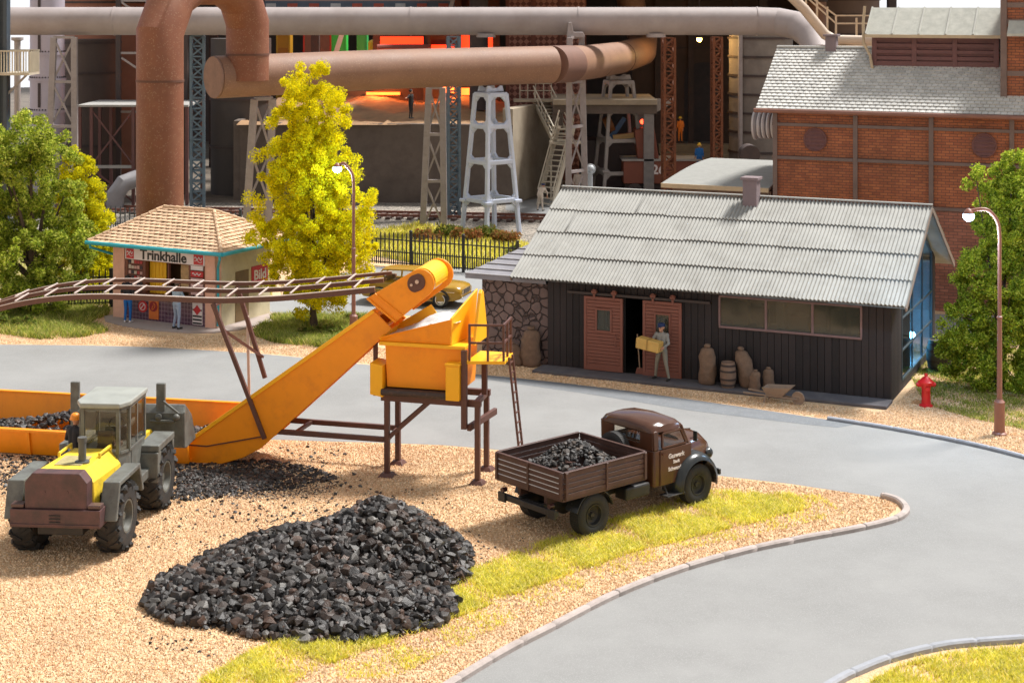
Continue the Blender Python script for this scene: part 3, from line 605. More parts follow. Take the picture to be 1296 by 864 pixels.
def hip_tiles(mb,P0,P1,P2,P3,tw,th):
    """rows of overlapping tiles on the plane quad/triangle P0(eave left) P1(eave right) P2(ridge right) P3(ridge left)"""
    P=[Vector(p) for p in (P0,P1,P2,P3)]; e=(P[1]-P[0]); W_=e.length; e.normalize(); up=(P[3]-P[0]); up=up-e*up.dot(e); H_=up.length; up.normalize(); n=e.cross(up); n=n if n.z>0 else -n
    poly=[((p-P[0]).dot(e),(p-P[0]).dot(up)) for p in P]; rows=int(H_/th)+1
    for r in range(rows):
        y=r*th; ts=min(1,(y+th*.5)/H_); xl=poly[3][0]*ts; xr=W_+(poly[2][0]-W_)*ts; k=-1
        x=(xl//tw)*tw-(tw/2 if r%2 else 0)
        while x<xr:
            a=max(x+.012,xl-.02); b=min(x+tw-.012,xr+.02)
            if b-a>.03:
                y1=min(y+th*1.15,H_); lo=.065+R.uniform(-.014,.014); m_=(a+b)/2
                def Q(xx,yy,h): return P[0]+e*xx+up*yy+n*h
                mb.hexa([Q(a,y,lo-.03),Q(b,y,lo-.03),Q(b,y1,0),Q(a,y1,0),Q(a+.01,y,lo),Q(b-.01,y,lo),Q(b-.01,y1,.014),Q(a+.01,y1,.014)])
            x+=tw
def kiosk():
    t=thing('kiosk','small refreshment kiosk with tiled hip roof, turquoise gutter and white name sign','kiosk',KO,KA)
    Lx,D,hz=4.88,3.38,2.86
    # plan: front recessed between pink piers
    w=MB(); w.box(0,.55,0,.4,0,hz); w.box(Lx-.45,Lx,0,.4,0,hz); w.box(.55,Lx-.45,.02,.4,2.73,hz); w.build('front_pier',M['pink'],t,bevel=.01)
    w=MB(); w.box(-.002+Lx-.2,Lx+.003,.4,D,0,hz); w.box(0,.2,.4,D,0,hz); w.box(.2,Lx-.2,D-.2,D,0,hz); w.build('side_wall',M['cream'],t,bevel=.01)
    w=MB(); w.box(.55,Lx-.45,.06,.3,.02,.98); w.build('tiled_counter_wall',M['ptile'],t)
    w=MB(); w.box(.5,Lx-.42,-.12,.45,.98,1.05); w.build('counter',M['brownw'],t,bevel=.01)
    w=MB(); w.box(.2,Lx-.2,1.6,1.7,0,hz); w.box(.2,Lx-.2,.4,1.6,.0,.03); w.build('inner_wall',mat('kiosk_inside',(.30,.16,.06),.8),t)
    # joinery: sign band, panels, window opening
    f=MB(); f.box(.55,.68,.05,.25,1.05,2.40); f.box(1.42,1.55,.05,.25,1.05,2.40); f.box(3.62,3.72,.05,.25,1.05,2.40); f.box(4.33,4.43,.05,.25,1.05,2.40); f.box(.55,4.43,.05,.25,2.28,2.36); f.box(2.6,2.66,.08,.2,1.05,2.32); f.build('joinery',M['brownw'],t,bevel=.008)
    c=MB()
    for k in range(9): c.box(1.56+k*.088,1.56+(k+1)*.088-.004,.30+.02*(k%2),.34+.02*(k%2),1.05,2.32)
    c.build('curtain',M['yel'],t)
    p=MB(); p.box(2.95,3.5,.42,.44,1.25,2.2); p.build('price_board',mat('buff_board',(.5,.33,.16),.7,.35,9,0),t)
    s=MB(); s.box(.62,4.42,-.02,.04,2.31,2.75); so=s.build('name_sign',M['white'],t,bevel=.006)
    lettering('Trinkhalle',.52,M['blacktxt'],so,(2.47,-.026,2.52),bold=.014,sx=1.06)
    for a,b in ((.68,1.05),(3.92,4.36)):
        q=MB(); q.box(a,b,-.03,-.021,2.34,2.72); qo=q.build('red_panel',M['red'],so)
        q=MB(); q.tube([(a+.05+(b-a-.1)*i/12,-.034,2.57+.05*math.sin(i*1.1)) for i in range(13)],.018,6); q.tube([(a+.05+(b-a-.1)*i/8,-.034,2.46+.04*math.sin(i*.8)) for i in range(9)],.012,6); q.build('script',M['white'],qo)
    # left shelf panel with magazines, right panel with small signs
    q=MB(); q.box(.68,1.42,.10,.14,1.05,2.32); lo=q.build('magazine_rack',mat('rack_maroon',(.12,.04,.03),.6),t)
    cols=[mat('cover_cream',(.6,.5,.4),.6),mat('cover_dark',(.05,.04,.05),.6),mat('cover_red',(.45,.05,.05),.6),mat('cover_pink',(.6,.35,.3),.6)]
    for r in range(6):
        b=MB(); b.box(.69,1.41,.06,.10,1.12+r*.2,1.14+r*.2); b.build('shelf',M['brownw'],lo)
        for k in range(5): b=MB(); b.box(.71+k*.14,.82+k*.14,.07,.085,1.145+r*.2,1.145+r*.2+R.uniform(.09,.15)); b.build('magazine',cols[R.randrange(4)],lo)
    for z0,z1,mm,tx in ((2.12,2.28,M['white'],'Eis'),(1.86,2.08,M['red'],'Cola'),(1.2,1.82,mat('notice_pink',(.68,.45,.42),.7,.2,6,0),None)):
        b=MB(); b.box(3.74,4.31,.03,.06,z0,z1); o=b.build('small_sign',mm,t)
    b=MB(); b.tube([(3.82+.4*i/12,.025,1.97+.04*math.sin(i*1.2)) for i in range(13)],.018,6); b.build('script',M['white'],t)
    # plaques on the tiled wall
    b=MB(); b.cyl((1.43,.03,.55),(1.43,.055,.55),.22,n=28); o=b.build('round_plaque',M['red'],t)
    b=MB(); b.tube([(1.43+.13*math.cos(a),.025,.55+.13*math.sin(a)) for a in [2*PI*k/20 for k in range(20)]],.014,6,closed=True); b.bar((1.34,.025,.45),(1.52,.025,.66),.03,.01,(0,1,0)); b.build('emblem',M['white'],o)
    b=MB(); b.box(1.74,2.2,.025,.055,.12,.95); o=b.build('orange_plaque',mat('plaque_orange',(.62,.16,.03),.5),t)
    b=MB(); b.cyl((1.97,.005,.6),(1.97,.024,.6),.19,n=28); b.build('disc',mat('plaque_maroon',(.25,.015,.02),.5),o)
    b=MB(); b.tube([(1.97+.09*math.sin(a)*(1 if a<3 else .6),0,.6+.12*math.cos(a*.8)) for a in [k*.5 for k in range(14)]],.018,6); b.box(1.82,2.12,.012,.024,.2,.27); b.build('script',mat('plaque_orange',(.62,.16,.03),.5),o)
    b=MB(); b.box(3.82,4.28,.025,.055,.1,.92); o=b.build('striped_plaque',M['white'],t)
    b=MB()
    for k in range(3): b.box(3.84,4.26,.015,.024,.13+.13*k,.19+.13*k)
    b.box(3.84,4.26,.015,.024,.62,.68); b.build('stripe',M['blacktxt'],o)
    b=MB(); b.prism([(4.05,.46),(4.23,.65),(4.05,.84),(3.87,.65)],'y',.006,.014); b.build('diamond',M['red'],o)
    # side door and side sign
    b=MB(); b.box(Lx+.004,Lx+.03,1.22,2.02,.05,1.95); o=b.build('door',mat('kiosk_door',(.20,.13,.06),.7,.2,3,.2),t,bevel=.01)
    b=MB(); b.tube([(Lx+.03,1.32,1.0),(Lx+.08,1.32,1.0),(Lx+.08,1.44,1.0)],.015,8); b.build('handle',M['iron'],o)
    b=MB(); b.box(Lx+.004,Lx+.04,2.2,3.2,1.28,2.0); o=b.build('side_sign',M['red'],t,bevel=.006); lettering('Bild',.52,M['white'],o,(Lx+.045,2.7,1.64),(PI/2,0,PI/2),bold=.012,sx=1.0)
    # roof
    x0,x1,y0,y1,ez,rz_=-.75,Lx+.75,-.55,D+.6,2.92,4.08; ym=(y0+y1)/2; ra,rb=1.05,3.5
    r=MB(); r.add([(x0,y0,ez),(x1,y0,ez),(x1,y1,ez),(x0,y1,ez),(ra,ym,rz_),(rb,ym,rz_)],[(0,1,5,4),(1,2,5),(2,3,4,5),(3,0,4),(3,2,1,0)]); ro=r.build('roof',mat('roof_board',(.16,.10,.07),.8),t)
    r=MB(); hip_tiles(r,(x0,y0,ez),(x1,y0,ez),(rb,ym,rz_),(ra,ym,rz_),.26,.20); hip_tiles(r,(x1,y0,ez),(x1,y1,ez),(rb,ym,rz_),(rb,ym,rz_),.26,.20); hip_tiles(r,(x0,y1,ez),(x0,y0,ez),(ra,ym,rz_),(ra,ym,rz_),.26,.20); r.build('roof_tiles',M['rooft'],ro)
    r=MB()
    for a,b in (((x1,y0,ez),(rb,ym,rz_)),((x0,y0,ez),(ra,ym,rz_)),((x1,y1,ez),(rb,ym,rz_)),((ra,ym,rz_),(rb,ym,rz_))):
        a=Vector(a);b=Vector(b); n=int((b-a).length/.3); 
        for k in range(n): p=a.lerp(b,k/n)+Vector((0,0,.045)); q=a.lerp(b,(k+1)/n)+Vector((0,0,.035)); r.tube([p,q],[.075,.06],8)
    r.build('ridge_tile',M['rooft'],ro,smooth=True)
    for nm,p,q in (('gutter',(x0-.06,y0-.05,ez-.02),(x1+.06,y0-.05,ez-.02)),('gutter',(x1+.06,y0-.05,ez-.02),(x1+.06,y1,ez-.02)),('gutter',(x0-.06,y0-.05,ez-.02),(x0-.06,y1,ez-.02))):
        g=MB(); g.tube([p,q],.075,10); g.build(nm,M['teal'],t,smooth=True)
    for px_,py_,tx_,ty_ in ((x1-.1,y0+.0,Lx+.06,.12),(x0+.1,y0+.0,-.06,.5)):
        g=MB(); g.tube([(px_,py_,ez-.06),(px_,py_+.02,ez-.2),(tx_,ty_,ez-.65),(tx_,ty_,.12 if px_>0 else 1.2)],.05,10); g.build('downpipe',M['teal'],t,smooth=True)
kiosk()
o=sheet('kiosk_paving',[*[ (KL(x,y).x,KL(x,y).y) for x,y in ((-.25,.4),(-.35,-.1),(.3,-.75),(1.5,-1.15),(3,-1.25),(4.4,-1.0),(5.3,-.5),(5.75,.3),(6.2,3.6),(-.25,3.6))]],M['pave'],.05)
mb=MB(); pts=[(-.25,.4),(-.35,-.1),(.3,-.75),(1.5,-1.15),(3,-1.25),(4.4,-1.0),(5.3,-.5),(5.75,.3),(6.2,3.6)]
mb.add([KL(x,y,z) for x,y in pts for z in (.0,.0495)],[(2*i,2*i+2,2*i+3,2*i+1) for i in range(len(pts)-1)]); e=mb.build('paving_edge',M['pave']); e['kind']='structure'
# ================================================================ CONVEYOR LOADER AND HOPPER
M['orange']=mat('orange_paint',(.92,.30,.003),.45,.07,1.2,.03,40,dirt=((.62,.17,.012),.3,1.6),fleck=None)
M['yellow']=mat('yellow_and_lit_orange_paint',(.95,.46,.008),.42,.06,1.5,.03,40,dirt=((.7,.28,.01),.2,1.5))  # yellow parts, and the lit tint of the funnel's right panel
M['brown']=mat('brown_steel',(.105,.042,.030),.5,.15,3,.06,60,dirt=((.17,.08,.06),.25,4))
M['brownl']=mat('pale_rail_edge',(.52,.43,.38),.5,.2,5,.05)  # pale tone for rail tops, rungs and strut
CV=G(229,584); CV=Vector((-8.7,42.0,0)); CA=-11.5
def conveyor():
    t=thing('coal_conveyor','orange coal conveyor with long open trough, inclined boom and curved brown rail gantry','conveyor',CV,CA)
    W1=1.45
    # trough
    x0,x1=-9.5,.35; b=MB()
    def wall(pa,pb,pc,pd,th): # quad a-b-c-d extruded along normal
        n=(pb-pa).cross(pd-pa).normalized()*th
        b.hexa([pa,pb,pb+n,pa+n,pd,pc,pc+n,pd+n])
    V=Vector
    b.add([(x0,-.22,.05),(x1,-.22,.05),(x1,-.34,.66),(x0,-.34,.66),(x0,-.14,.05),(x1,-.14,.05),(x1,-.26,.66),(x0,-.26,.66)],[(0,1,2,3),(7,6,5,4),(3,2,6,7),(0,4,5,1),(1,5,6,2),(0,3,7,4)])
    b.box(x0,x1,-.40,-.22,.665,.73)
    b.add([(x0,1.72,.05),(.9,1.72,.05),(.9,1.95,1.08),(x0,1.95,1.08),(x0,1.8,.05),(.9,1.8,.05),(.9,2.02,1.08),(x0,2.02,1.08)],[(0,1,2,3),(7,6,5,4),(3,2,6,7),(0,4,5,1),(1,5,6,2),(0,3,7,4)])
    b.box(x0,.9,1.94,2.08,1.085,1.13); b.box(x0,x1,-.13,1.71,.05,.12)
    tr=b.build('trough',M['orange'],t)
    for k in range(8):
        xx=-8.9+k*1.18
        b=MB(); b.hexa([(xx,-.30,.06),(xx+.1,-.30,.06),(xx+.1,-.223,.06),(xx,-.223,.06),(xx,-.41,.66),(xx+.1,-.41,.66),(xx+.1,-.343,.66),(xx,-.343,.66)]); b.build('stiffener',M['orange'],tr,bevel=.006)
    # boom side plates
    prof=[(-.05,.03),(.5,.02),(1.15,.03),(1.75,.22),(2.25,.5),(5.75,3.72),(5.25,4.2),(.17,.52)]
    b=MB(); b.prism(prof,'y',0,.07); bo=b.build('boom',M['orange'],t,bevel=.012)
    b=MB(); b.prism([(x,z+.02*(z>.3)) for x,z in prof],'y',W1-.07,W1); b.build('boom_side',M['orange'],t,bevel=.012)
    b=MB(); b.hexa([(.3,.075,.42),(5.4,.075,4.02),(5.4,W1-.075,4.02),(.3,W1-.075,.42),(.25,.075,.50),(5.35,.075,4.10),(5.35,W1-.075,4.10),(.25,W1-.075,.50)])
    b.hexa([(1.8,.075,.30),(5.6,.075,3.78),(5.6,W1-.075,3.78),(1.8,W1-.075,.30),(1.8,.075,.34),(5.6,.075,3.84),(5.6,W1-.075,3.84),(1.8,W1-.075,.34)]); b.build('belt_deck',M['orange'],bo)
    b=MB(); b.bar((.15,-.012,.50),(5.28,-.012,4.17),.10,.05,(0,1,0)); b.build('edge_flange',M['yellow'],bo,bevel=.01)
    b=MB(); b.bar((.25,.5,.60),(5.2,.5,4.12),.16,.06); b.build('belt_cover',M['yellow'],bo,bevel=.015)
    b=MB(); b.bar((.05,-.013,.48),(.75,-.013,.47),.03,.03); b.bar((.75,-.013,.47),(2.35,-.013,.82),.03,.03); b.build('weld_seam',M['brown'],bo)
    # head
    A=(5.12,4.50);Bq=(6.25,5.17);Cq=(5.88,3.92)
    c=Vector((6.52,4.92)); d=Vector((.86,.51)); arc=[(c.x+.36*math.cos(a),c.y+.36*math.sin(a)) for a in np.linspace(math.radians(120),math.radians(-50),12)]
    b=MB(); b.prism([A]+arc+[Cq],'y',-.05,.02); h=b.build('head',M['orange'],t,bevel=.012)
    c2=(6.62,4.93); arc2=[(c2[0]+.40*math.cos(a),c2[1]+.40*math.sin(a)) for a in np.linspace(math.radians(118),math.radians(-52),14)]
    b=MB(); b.prism([(5.25,4.50)]+arc2+[(5.95,3.95)],'y',W1-.06,W1+.01); b.build('head_plate',M['orange'],h,bevel=.012)
    b=MB(); P=[(6.55+ .35*math.cos(a),4.95+.35*math.sin(a)) for a in np.linspace(math.radians(120),math.radians(-20),12)]
    for i in range(len(P)-1): b.hexa([(P[i][0],.021,P[i][1]),(P[i+1][0],.021,P[i+1][1]),(P[i+1][0],W1-.061,P[i+1][1]),(P[i][0],W1-.061,P[i][1]),(P[i][0]*.995+.03,.021,P[i][1]-.03),(P[i+1][0]*.995+.03,.021,P[i+1][1]-.03),(P[i+1][0]*.995+.03,W1-.061,P[i+1][1]-.03),(P[i][0]*.995+.03,W1-.061,P[i][1]-.03)])
    b.hexa([(5.14,.021,4.44),(6.36,.021,5.17),(6.36,W1-.061,5.19),(5.3,W1-.061,4.5),(5.12,.021,4.49),(6.34,.021,5.22),(6.34,W1-.061,5.22),(5.28,W1-.061,4.53)]); b.build('head_hood',M['yellow'],h)
    b=MB(); b.bar((5.12,-.07,4.5),(5.88,-.07,3.92),.05,.09,(0,1,0)); b.bar((5.32,-.07,4.62),(6.06,-.07,4.08),.04,.05,(0,1,0)); b.build('head_rib',M['orange'],h,bevel=.008)
    b=MB(); 
    b.prism([(6.42+.20*math.cos(a)+.04*math.copysign(1,math.cos(a))*.86,4.93+.22*math.sin(a)+.04*math.copysign(1,math.cos(a))*.5) for a in np.linspace(0,2*PI,24,endpoint=False)],'y',-.10,-.05); pu=b.build('bearing_plate',M['brown'],h,bevel=.015)
    b=MB(); b.cyl((6.45,-.15,4.97),(6.45,-.10,4.97),.05); b.cyl((6.30,-.13,4.88),(6.30,-.10,4.88),.035); b.build('bolt',mat('bright_bolt',(.5,.4,.35),.35,.1,3,0,metal=.6),pu,smooth=True)
    b=MB(); b.cyl((6.52,.06,4.86),(6.52,W1-.07,4.86),.27,n=28); b.build('drum',M['white'],h,smooth=True)
    # gantry: three curved rails and rungs
    near=[(-8.2,2.55),(-6.6,3.30),(-5.14,3.84),(-3.64,4.15),(-2.17,4.27),(-.6,4.28),(.93,4.28),(2.1,4.35),(3.09,4.44),(5.30,4.72)]
    ga=thing('gantry',None,None); ga.parent=t
    def rail(y,dz,w,h,mm,nm):
        P=spline([(x,y,z+dz) for x,z in near],4); b=MB()
        rings=[]
        for i,p in enumerate(P):
            tn=(P[min(i+1,len(P)-1)]-P[max(0,i-1)]).normalized(); up=Vector((-tn.z,0,tn.x)); a=Vector((0,w/2,0)); rings.append([p-a-up*h,p+a-up*h,p+a,p-a])
        b.loft(rings); return b.build(nm,mm,ga)
    rail(0,.05,.06,.13,M['brown'],'rail'); rail(0,.068,.075,.018,M['brownl'],'rail_flange')
    rail(.8,.14,.05,.10,M['brown'],'rail'); rail(.8,.158,.06,.018,M['brownl'],'rail_flange')
    rail(1.6,.19,.05,.08,M['brown'],'rail'); rail(1.6,.208,.055,.018,M['brownl'],'rail_flange')
    SP=spline([(x,0,z) for x,z in near],12)
    def zat(x):
        for i in range(len(SP)-1):
            if SP[i].x<=x<=SP[i+1].x: return SP[i].z+(SP[i+1].z-SP[i].z)*(x-SP[i].x)/(SP[i+1].x-SP[i].x+1e-9)
        return SP[-1].z
    x=-7.3;k=0
    while x<5.2:
        z=zat(x)
        b=MB(); b.bar((x,.04,z+.09),(x,.78,z+.17),.042,.035); b.build('rung',M['brownl'],ga,bevel=.006)
        b=MB(); z2=zat(x-.42); b.bar((x-.42,.82,z2+.175),(x-.42,1.58,z2+.225),.042,.035); b.build('rung',M['brownl'],ga,bevel=.006)
        x+=.86
    for a,c_ in (((.93,-.03,4.2),(2.36,-.05,.76)),((.98,W1+.12,4.38),(1.80,W1+.05,1.95)),):
        b=MB(); b.bar(a,c_,.11,.09,(0,1,0)); b.build('gantry_leg',M['brown'],t,bevel=.008)
    b=MB(); b.bar((1.28,W1+.10,3.6),(1.35,W1+.06,1.5),.07,.05,(0,1,0)); b.build('gantry_strut',M['brownl'],t)
    b=MB(); b.bar((1.15,.0,3.55),(1.72,W1+.1,2.5),.07,.06); b.build('gantry_brace',M['brown'],t)
    b=MB(); b.bar((.95,-.03,4.12),(.98,W1+.1,4.28),.08,.06); b.build('gantry_crossbar',M['brown'],t)
    # coal in the trough
    n=1500; q=np.column_stack([-9.3+NR.rand(n)*9.5,-.1+NR.rand(n)*1.8]); hx=.18+.62*np.exp(-((q[:,0]+2.6)/2.2)**2)*np.exp(-((q[:,1]-.95)/.75)**2)+.22*np.exp(-((q[:,0]-.2)/.6)**2)+.15*(q[:,0]<-3.5)
    sz=.06+.10*NR.rand(n)**1.5; v,f=lumps(np.column_stack([q,hx+.06*NR.rand(n)]),sz,flat=.8)
    o=npmesh('coal_load',v,f,M['coal']); o.matrix_world=Matrix.Translation(CV)@Matrix.Rotation(math.radians(CA),4,'Z'); tag(o,'black coal lumps lying in the orange conveyor trough','coal',kind='stuff')
conveyor()
HO=G(490,602); HA=-15.
def hopper():
    t=thing('coal_hopper','orange loading hopper on tall brown legs with yellow side platform and ladder','hopper',HO,HA)
    S=MB
    for x,y in ((0,0),(2.41,-.05),(-.09,1.10),(2.3,1.15)):
        b=S(); b.box(x-.065,x+.065,y-.065,y+.065,.06,2.0); l=b.build('leg',M['brown'],t,bevel=.008)
        b=S(); b.hexa([(x-.2,y-.2,0),(x+.2,y-.2,0),(x+.2,y+.2,0),(x-.2,y+.2,0),(x-.12,y-.12,.1),(x+.12,y-.12,.1),(x+.12,y+.12,.1),(x-.12,y+.12,.1)]); b.build('foot',M['brown'],l,bevel=.01)
    def beam(nm,p,q,w=.12,h=.14,par=t,m=M['brown']): b=S(); b.bar(p,q,w,h); return b.build(nm,m,par,bevel=.008)
    beam('beam',(-.15,0,2.0),(2.5,-.05,2.0),.14,.16); beam('beam',(-.25,1.10,2.0),(2.4,1.15,2.0),.14,.16); beam('beam',(2.36,.06,2.0),(2.3,1.05,2.0)); beam('beam',(-.03,.08,2.0),(-.09,1.0,2.0))
    beam('brace',(.07,0,1.0),(1.1,0,1.92),.1,.1); beam('brace',(-.02,1.1,1.0),(1.0,1.12,1.9),.1,.1); beam('beam',(2.22,-.2,1.42),(2.5,1.3,1.5),.1,.16)
    beam('tie_beam',(-3.35,-.02,.93),(-.07,-.02,.93),.1,.13); beam('tie_beam',(-3.1,1.10,.93),(-.16,1.10,.93),.1,.13); beam('tie_beam',(-2.5,.03,.93),(-2.5,1.05,.93),.09,.09); beam('tie_beam',(.0,.07,.93),(-.08,1.03,.93),.09,.09)
    beam('outrigger',(2.12,-.24,1.40),(2.12,-.24,3.36),.14,.14); beam('outrigger',(2.42,.55,2.1),(2.42,.55,3.05),.13,.13); beam('outrigger',(-.42,.3,1.95),(-.42,.3,3.3),.1,.1)
    # belt at the bottom
    b=S(); b.box(-.05,1.78,-.28,1.2,2.13,2.27); b.cyl((-.05,-.28,2.2),(1.78,-.28,2.2),.085,n=14); b.build('discharge_belt',mat('belt_rubber',(.045,.028,.022),.6,.25,4,.2,50,dirt=((.2,.1,.06),.3,9)),t)
    # body
    b=S(); b.hexa([(.04,-.12,2.30),(2.0,-.12,2.30),(2.0,1.14,2.30),(.04,1.14,2.30),(.0,-.16,3.36),(2.05,-.16,3.36),(2.05,1.2,3.36),(.0,1.2,3.36)]); b.build('body',M['orange'],t,bevel=.012)
    b=S(); b.box(-.14,2.14,-.24,1.28,3.362,3.45); b.build('rim',M['yellow'],t,bevel=.015)
    b=S(); b.hexa([(-.36,-.30,2.12),(-.02,-.30,2.06),(-.02,.35,2.06),(-.36,.35,2.12),(-.36,-.30,2.92),(-.02,-.30,2.86),(-.02,.35,2.86),(-.36,.35,2.92)]); b.build('side_box',M['yellow'],t,bevel=.02)
    b=S(); b.box(1.68,2.04,-.42,.3,2.12,2.98); b.box(1.66,2.06,-.44,.3,2.98,3.05); b.build('side_box',M['yellow'],t,bevel=.02)
    # funnel panels
    th=.05
    def panel(pts,n,nm='funnel_panel',m=M['yellow']):
        n=Vector(n)*th; k=len(pts); b=S(); vs=[Vector(p) for p in pts]; b.add(vs+[p+n for p in vs],[tuple(range(k)),tuple(range(2*k-1,k-1,-1))]+[(i,(i+1)%k,k+(i+1)%k,k+i) for i in range(k)]); return b.build(nm,m,t,bevel=.008)
    panel([(-.12,-.14,3.455),(1.76,-.14,3.455),(1.76,-.2,4.10),(-.16,-.2,3.55)],(0,1,0),m=M['orange'])
    panel([(1.77,-.16,3.455),(1.97,1.15,3.455),(2.07,1.15,4.66),(1.77,-.16,4.12)],(-1,0,0))  # right panel: its sunlit yellow is put into the paint colour
    panel([(1.97,1.15,3.455),(-.1,1.2,3.455),(-.14,1.25,3.62),(.78,1.25,4.18),(.95,1.24,3.95),(1.15,1.23,3.85),(2.0,1.2,4.2)],(0,-1,0))
    panel([(-.12,1.15,3.455),(-.12,-.14,3.455),(-.16,-.2,3.55),(-.14,1.2,3.62)],(1,0,0))
    b=S(); b.prism([(-.26,3.4),(.95,3.4),(.55,4.62),(.42,4.70),(.3,4.62)],'x',2.12,2.20); 
    b.v=[(x+.08,y+.42,z) for x,y,z in b.v]; b.build('gusset',M['yellow'],t,bevel=.01)
    # gravel inside
    nx=26; xs=np.linspace(-.05,1.88,nx); ys=np.linspace(-.08,1.12,nx); X,Y=np.meshgrid(xs,ys); Z=np.minimum(3.5+.32*(X+.1),3.98)+.18*np.exp(-((X-1.1)/.5)**2-((Y-.6)/.4)**2)+.015*NR.randn(nx,nx)
    F=[(j*nx+i,j*nx+i+1,(j+1)*nx+i+1,(j+1)*nx+i) for j in range(nx-1) for i in range(nx-1)]
    o=npmesh('aggregate',np.column_stack([X.ravel(),Y.ravel(),Z.ravel()]),F,mat('pale_aggregate',(.62,.60,.58),.95,.2,6,.6,40),smooth=True); o.matrix_world=Matrix.Translation(HO)@Matrix.Rotation(math.radians(HA),4,'Z'); tag(o,'pale grey aggregate filling the orange hopper','gravel',kind='stuff')
    # platform, railing, ladder
    b=S(); b.hexa([(2.18,-.25,3.02),(3.12,-.05,3.02),(3.05,.98,3.02),(2.18,1.0,3.02),(2.18,-.25,3.1),(3.12,-.05,3.1),(3.05,.98,3.1),(2.18,1.0,3.1)]); b.build('platform',M['yellow'],t,bevel=.01)
    rl=thing('railing',None,None); rl.parent=t
    pts=[(2.25,-.22),(2.70,-.13),(3.08,-.03),(3.04,.48),(3.01,.94)]
    for x,y in pts: b=S(); b.bar((x,y,3.1),(x,y,4.02),.055,.055); b.build('post',M['brown'],rl,bevel=.006)
    for z in (3.55,3.99):
        for i in (0,1,2,3):
            if i==0 and z<3.9: pass
            a,c_=pts[i],pts[i+1]; b=S(); b.bar((*a,z),(*c_,z),.05,.05); b.build('handrail',M['brown'],rl)
    la=thing('ladder',None,None); la.parent=t
    p0,p1=Vector((3.16,.35,3.15)),Vector((3.5,.40,0.02))
    for s in (-.17,.17):
        b=S(); b.bar(p0+Vector((0,s,.0)),p1+Vector((0,s,0)),.05,.05); b.build('stile',M['brown'],la)
    for k in range(12):
        p=p0.lerp(p1,(k+.6)/12.5); b=S(); b.bar(p+Vector((0,-.16,0)),p+Vector((0,.16,0)),.03,.03); b.build('rung',M['brown'],la)
hopper()
# ================================================================ VEHICLES
M['rubber']=mat('tyre_rubber',(.022,.021,.02),.75,.3,6,.3,50,dirt=((.09,.07,.05),.3,3))
M['blackp']=mat('black_chassis',(.018,.017,.017),.5,.25,5,.05,dirt=((.07,.05,.04),.25,4))
M['truckb']=mat('truck_brown',(.075,.030,.016),.2,.1,2,.01,30,dirt=((.085,.04,.022),.25,2.5))
M['truckd']=mat('fender_black',(.02,.022,.022),.25,.1,2,.01)
M['bedw']=mat('bed_planks',(.068,.030,.022),.5,.2,3,.1,70,dirt=((.16,.08,.06),.25,3))
M['lgrey']=mat('loader_grey',(.14,.145,.13),.5,.22,2.5,.12,55,dirt=((.06,.05,.042),.6,3.5))
M['lmar']=mat('loader_maroon_counterweight',(.10,.045,.043),.55,.3,3,.12,50,dirt=((.035,.026,.025),.6,3.5))
M['lyel']=mat('loader_yellow',(.82,.58,.03),.5,.12,3,.06,50,dirt=((.30,.2,.05),.5,3.2))
M['lrim']=mat('dull_rim',(.10,.10,.085),.5,.2,5,.1,dirt=((.05,.04,.03),.4,6))
M['cabglass']=glass('cab_glass',(.92,.9,.86),.04)
def wheel_parts(par,name,c,r,w,rim_r,mt,mr,side,lugs=0,grooves=True,mid=None):
    """side=-1: outer face towards -y. wheel > tyre, rim"""
    wh=thing(name,None,None); wh.parent=par; wh.location=c
    b=MB(); s=w/2
    b.lathe([(rim_r,-s*.75),(rim_r+.03,-s*.95),(r*.80,-s),(r*.95,-s*.92),(r,-s*.72),(r,s*.72),(r*.95,s*.92),(r*.80,s),(rim_r+.03,s*.95),(rim_r,s*.75)],44,axis='y')
    b.build('tyre',mt,wh,smooth=True,ang=50)
    tr=MB()
    if lugs:
        for k in range(lugs):
            a=2*PI*k/lugs
            for sg in (-1,1):
                aa=a+(PI/lugs if sg>0 else 0); pts=[]
                for (rr,yy,da) in ((r*.985,0.02*sg,0.10),(r*.985,s*.95*sg,-.10),(r*.86,s*1.03*sg,-.14)):
                    pts.append(Vector((rr*math.cos(aa+da),yy,rr*math.sin(aa+da))))
                for i in range(2): 
                    rad=Vector((math.cos(aa),0,math.sin(aa))); tr.bar(pts[i],pts[i+1],.075*r/.7,.085*r/.7,rad)
        tr.build('tread_lugs',mt,wh)
    elif grooves:
        for k in range(54):
            a=2*PI*k/54; 
            tr.bar((r*1.0*math.cos(a),-s*.8,r*math.sin(a)),(r*1.0*math.cos(a),s*.8,r*math.sin(a)),.045,.022,(math.cos(a),0,math.sin(a)))
        tr.build('tread',mt,wh)
    b=MB(); o=side; 
    b.lathe([(0,o*s*.55),(rim_r*.22,o*s*.6),(rim_r*.28,o*s*.35),(rim_r*.55,o*s*.30),(rim_r*.8,o*s*.42),(rim_r*.9,o*s*.9),(rim_r*1.02,o*s*.93),(rim_r*1.03,o*s*.75),(rim_r*1.0,0)],32,axis='y')
    rim=b.build('rim',mr,wh,smooth=True,ang=40)
    b=MB()
    for k in range(8):
        a=2*PI*k/8; x,z=rim_r*.42*math.cos(a),rim_r*.42*math.sin(a); b.cyl((x,o*s*.30,z),(x,o*s*.46,z),rim_r*.05,n=6)
    b.build('wheel_nuts',mr,rim)
    return wh
TO=Vector((1.87,36.15,0)); TA=41.
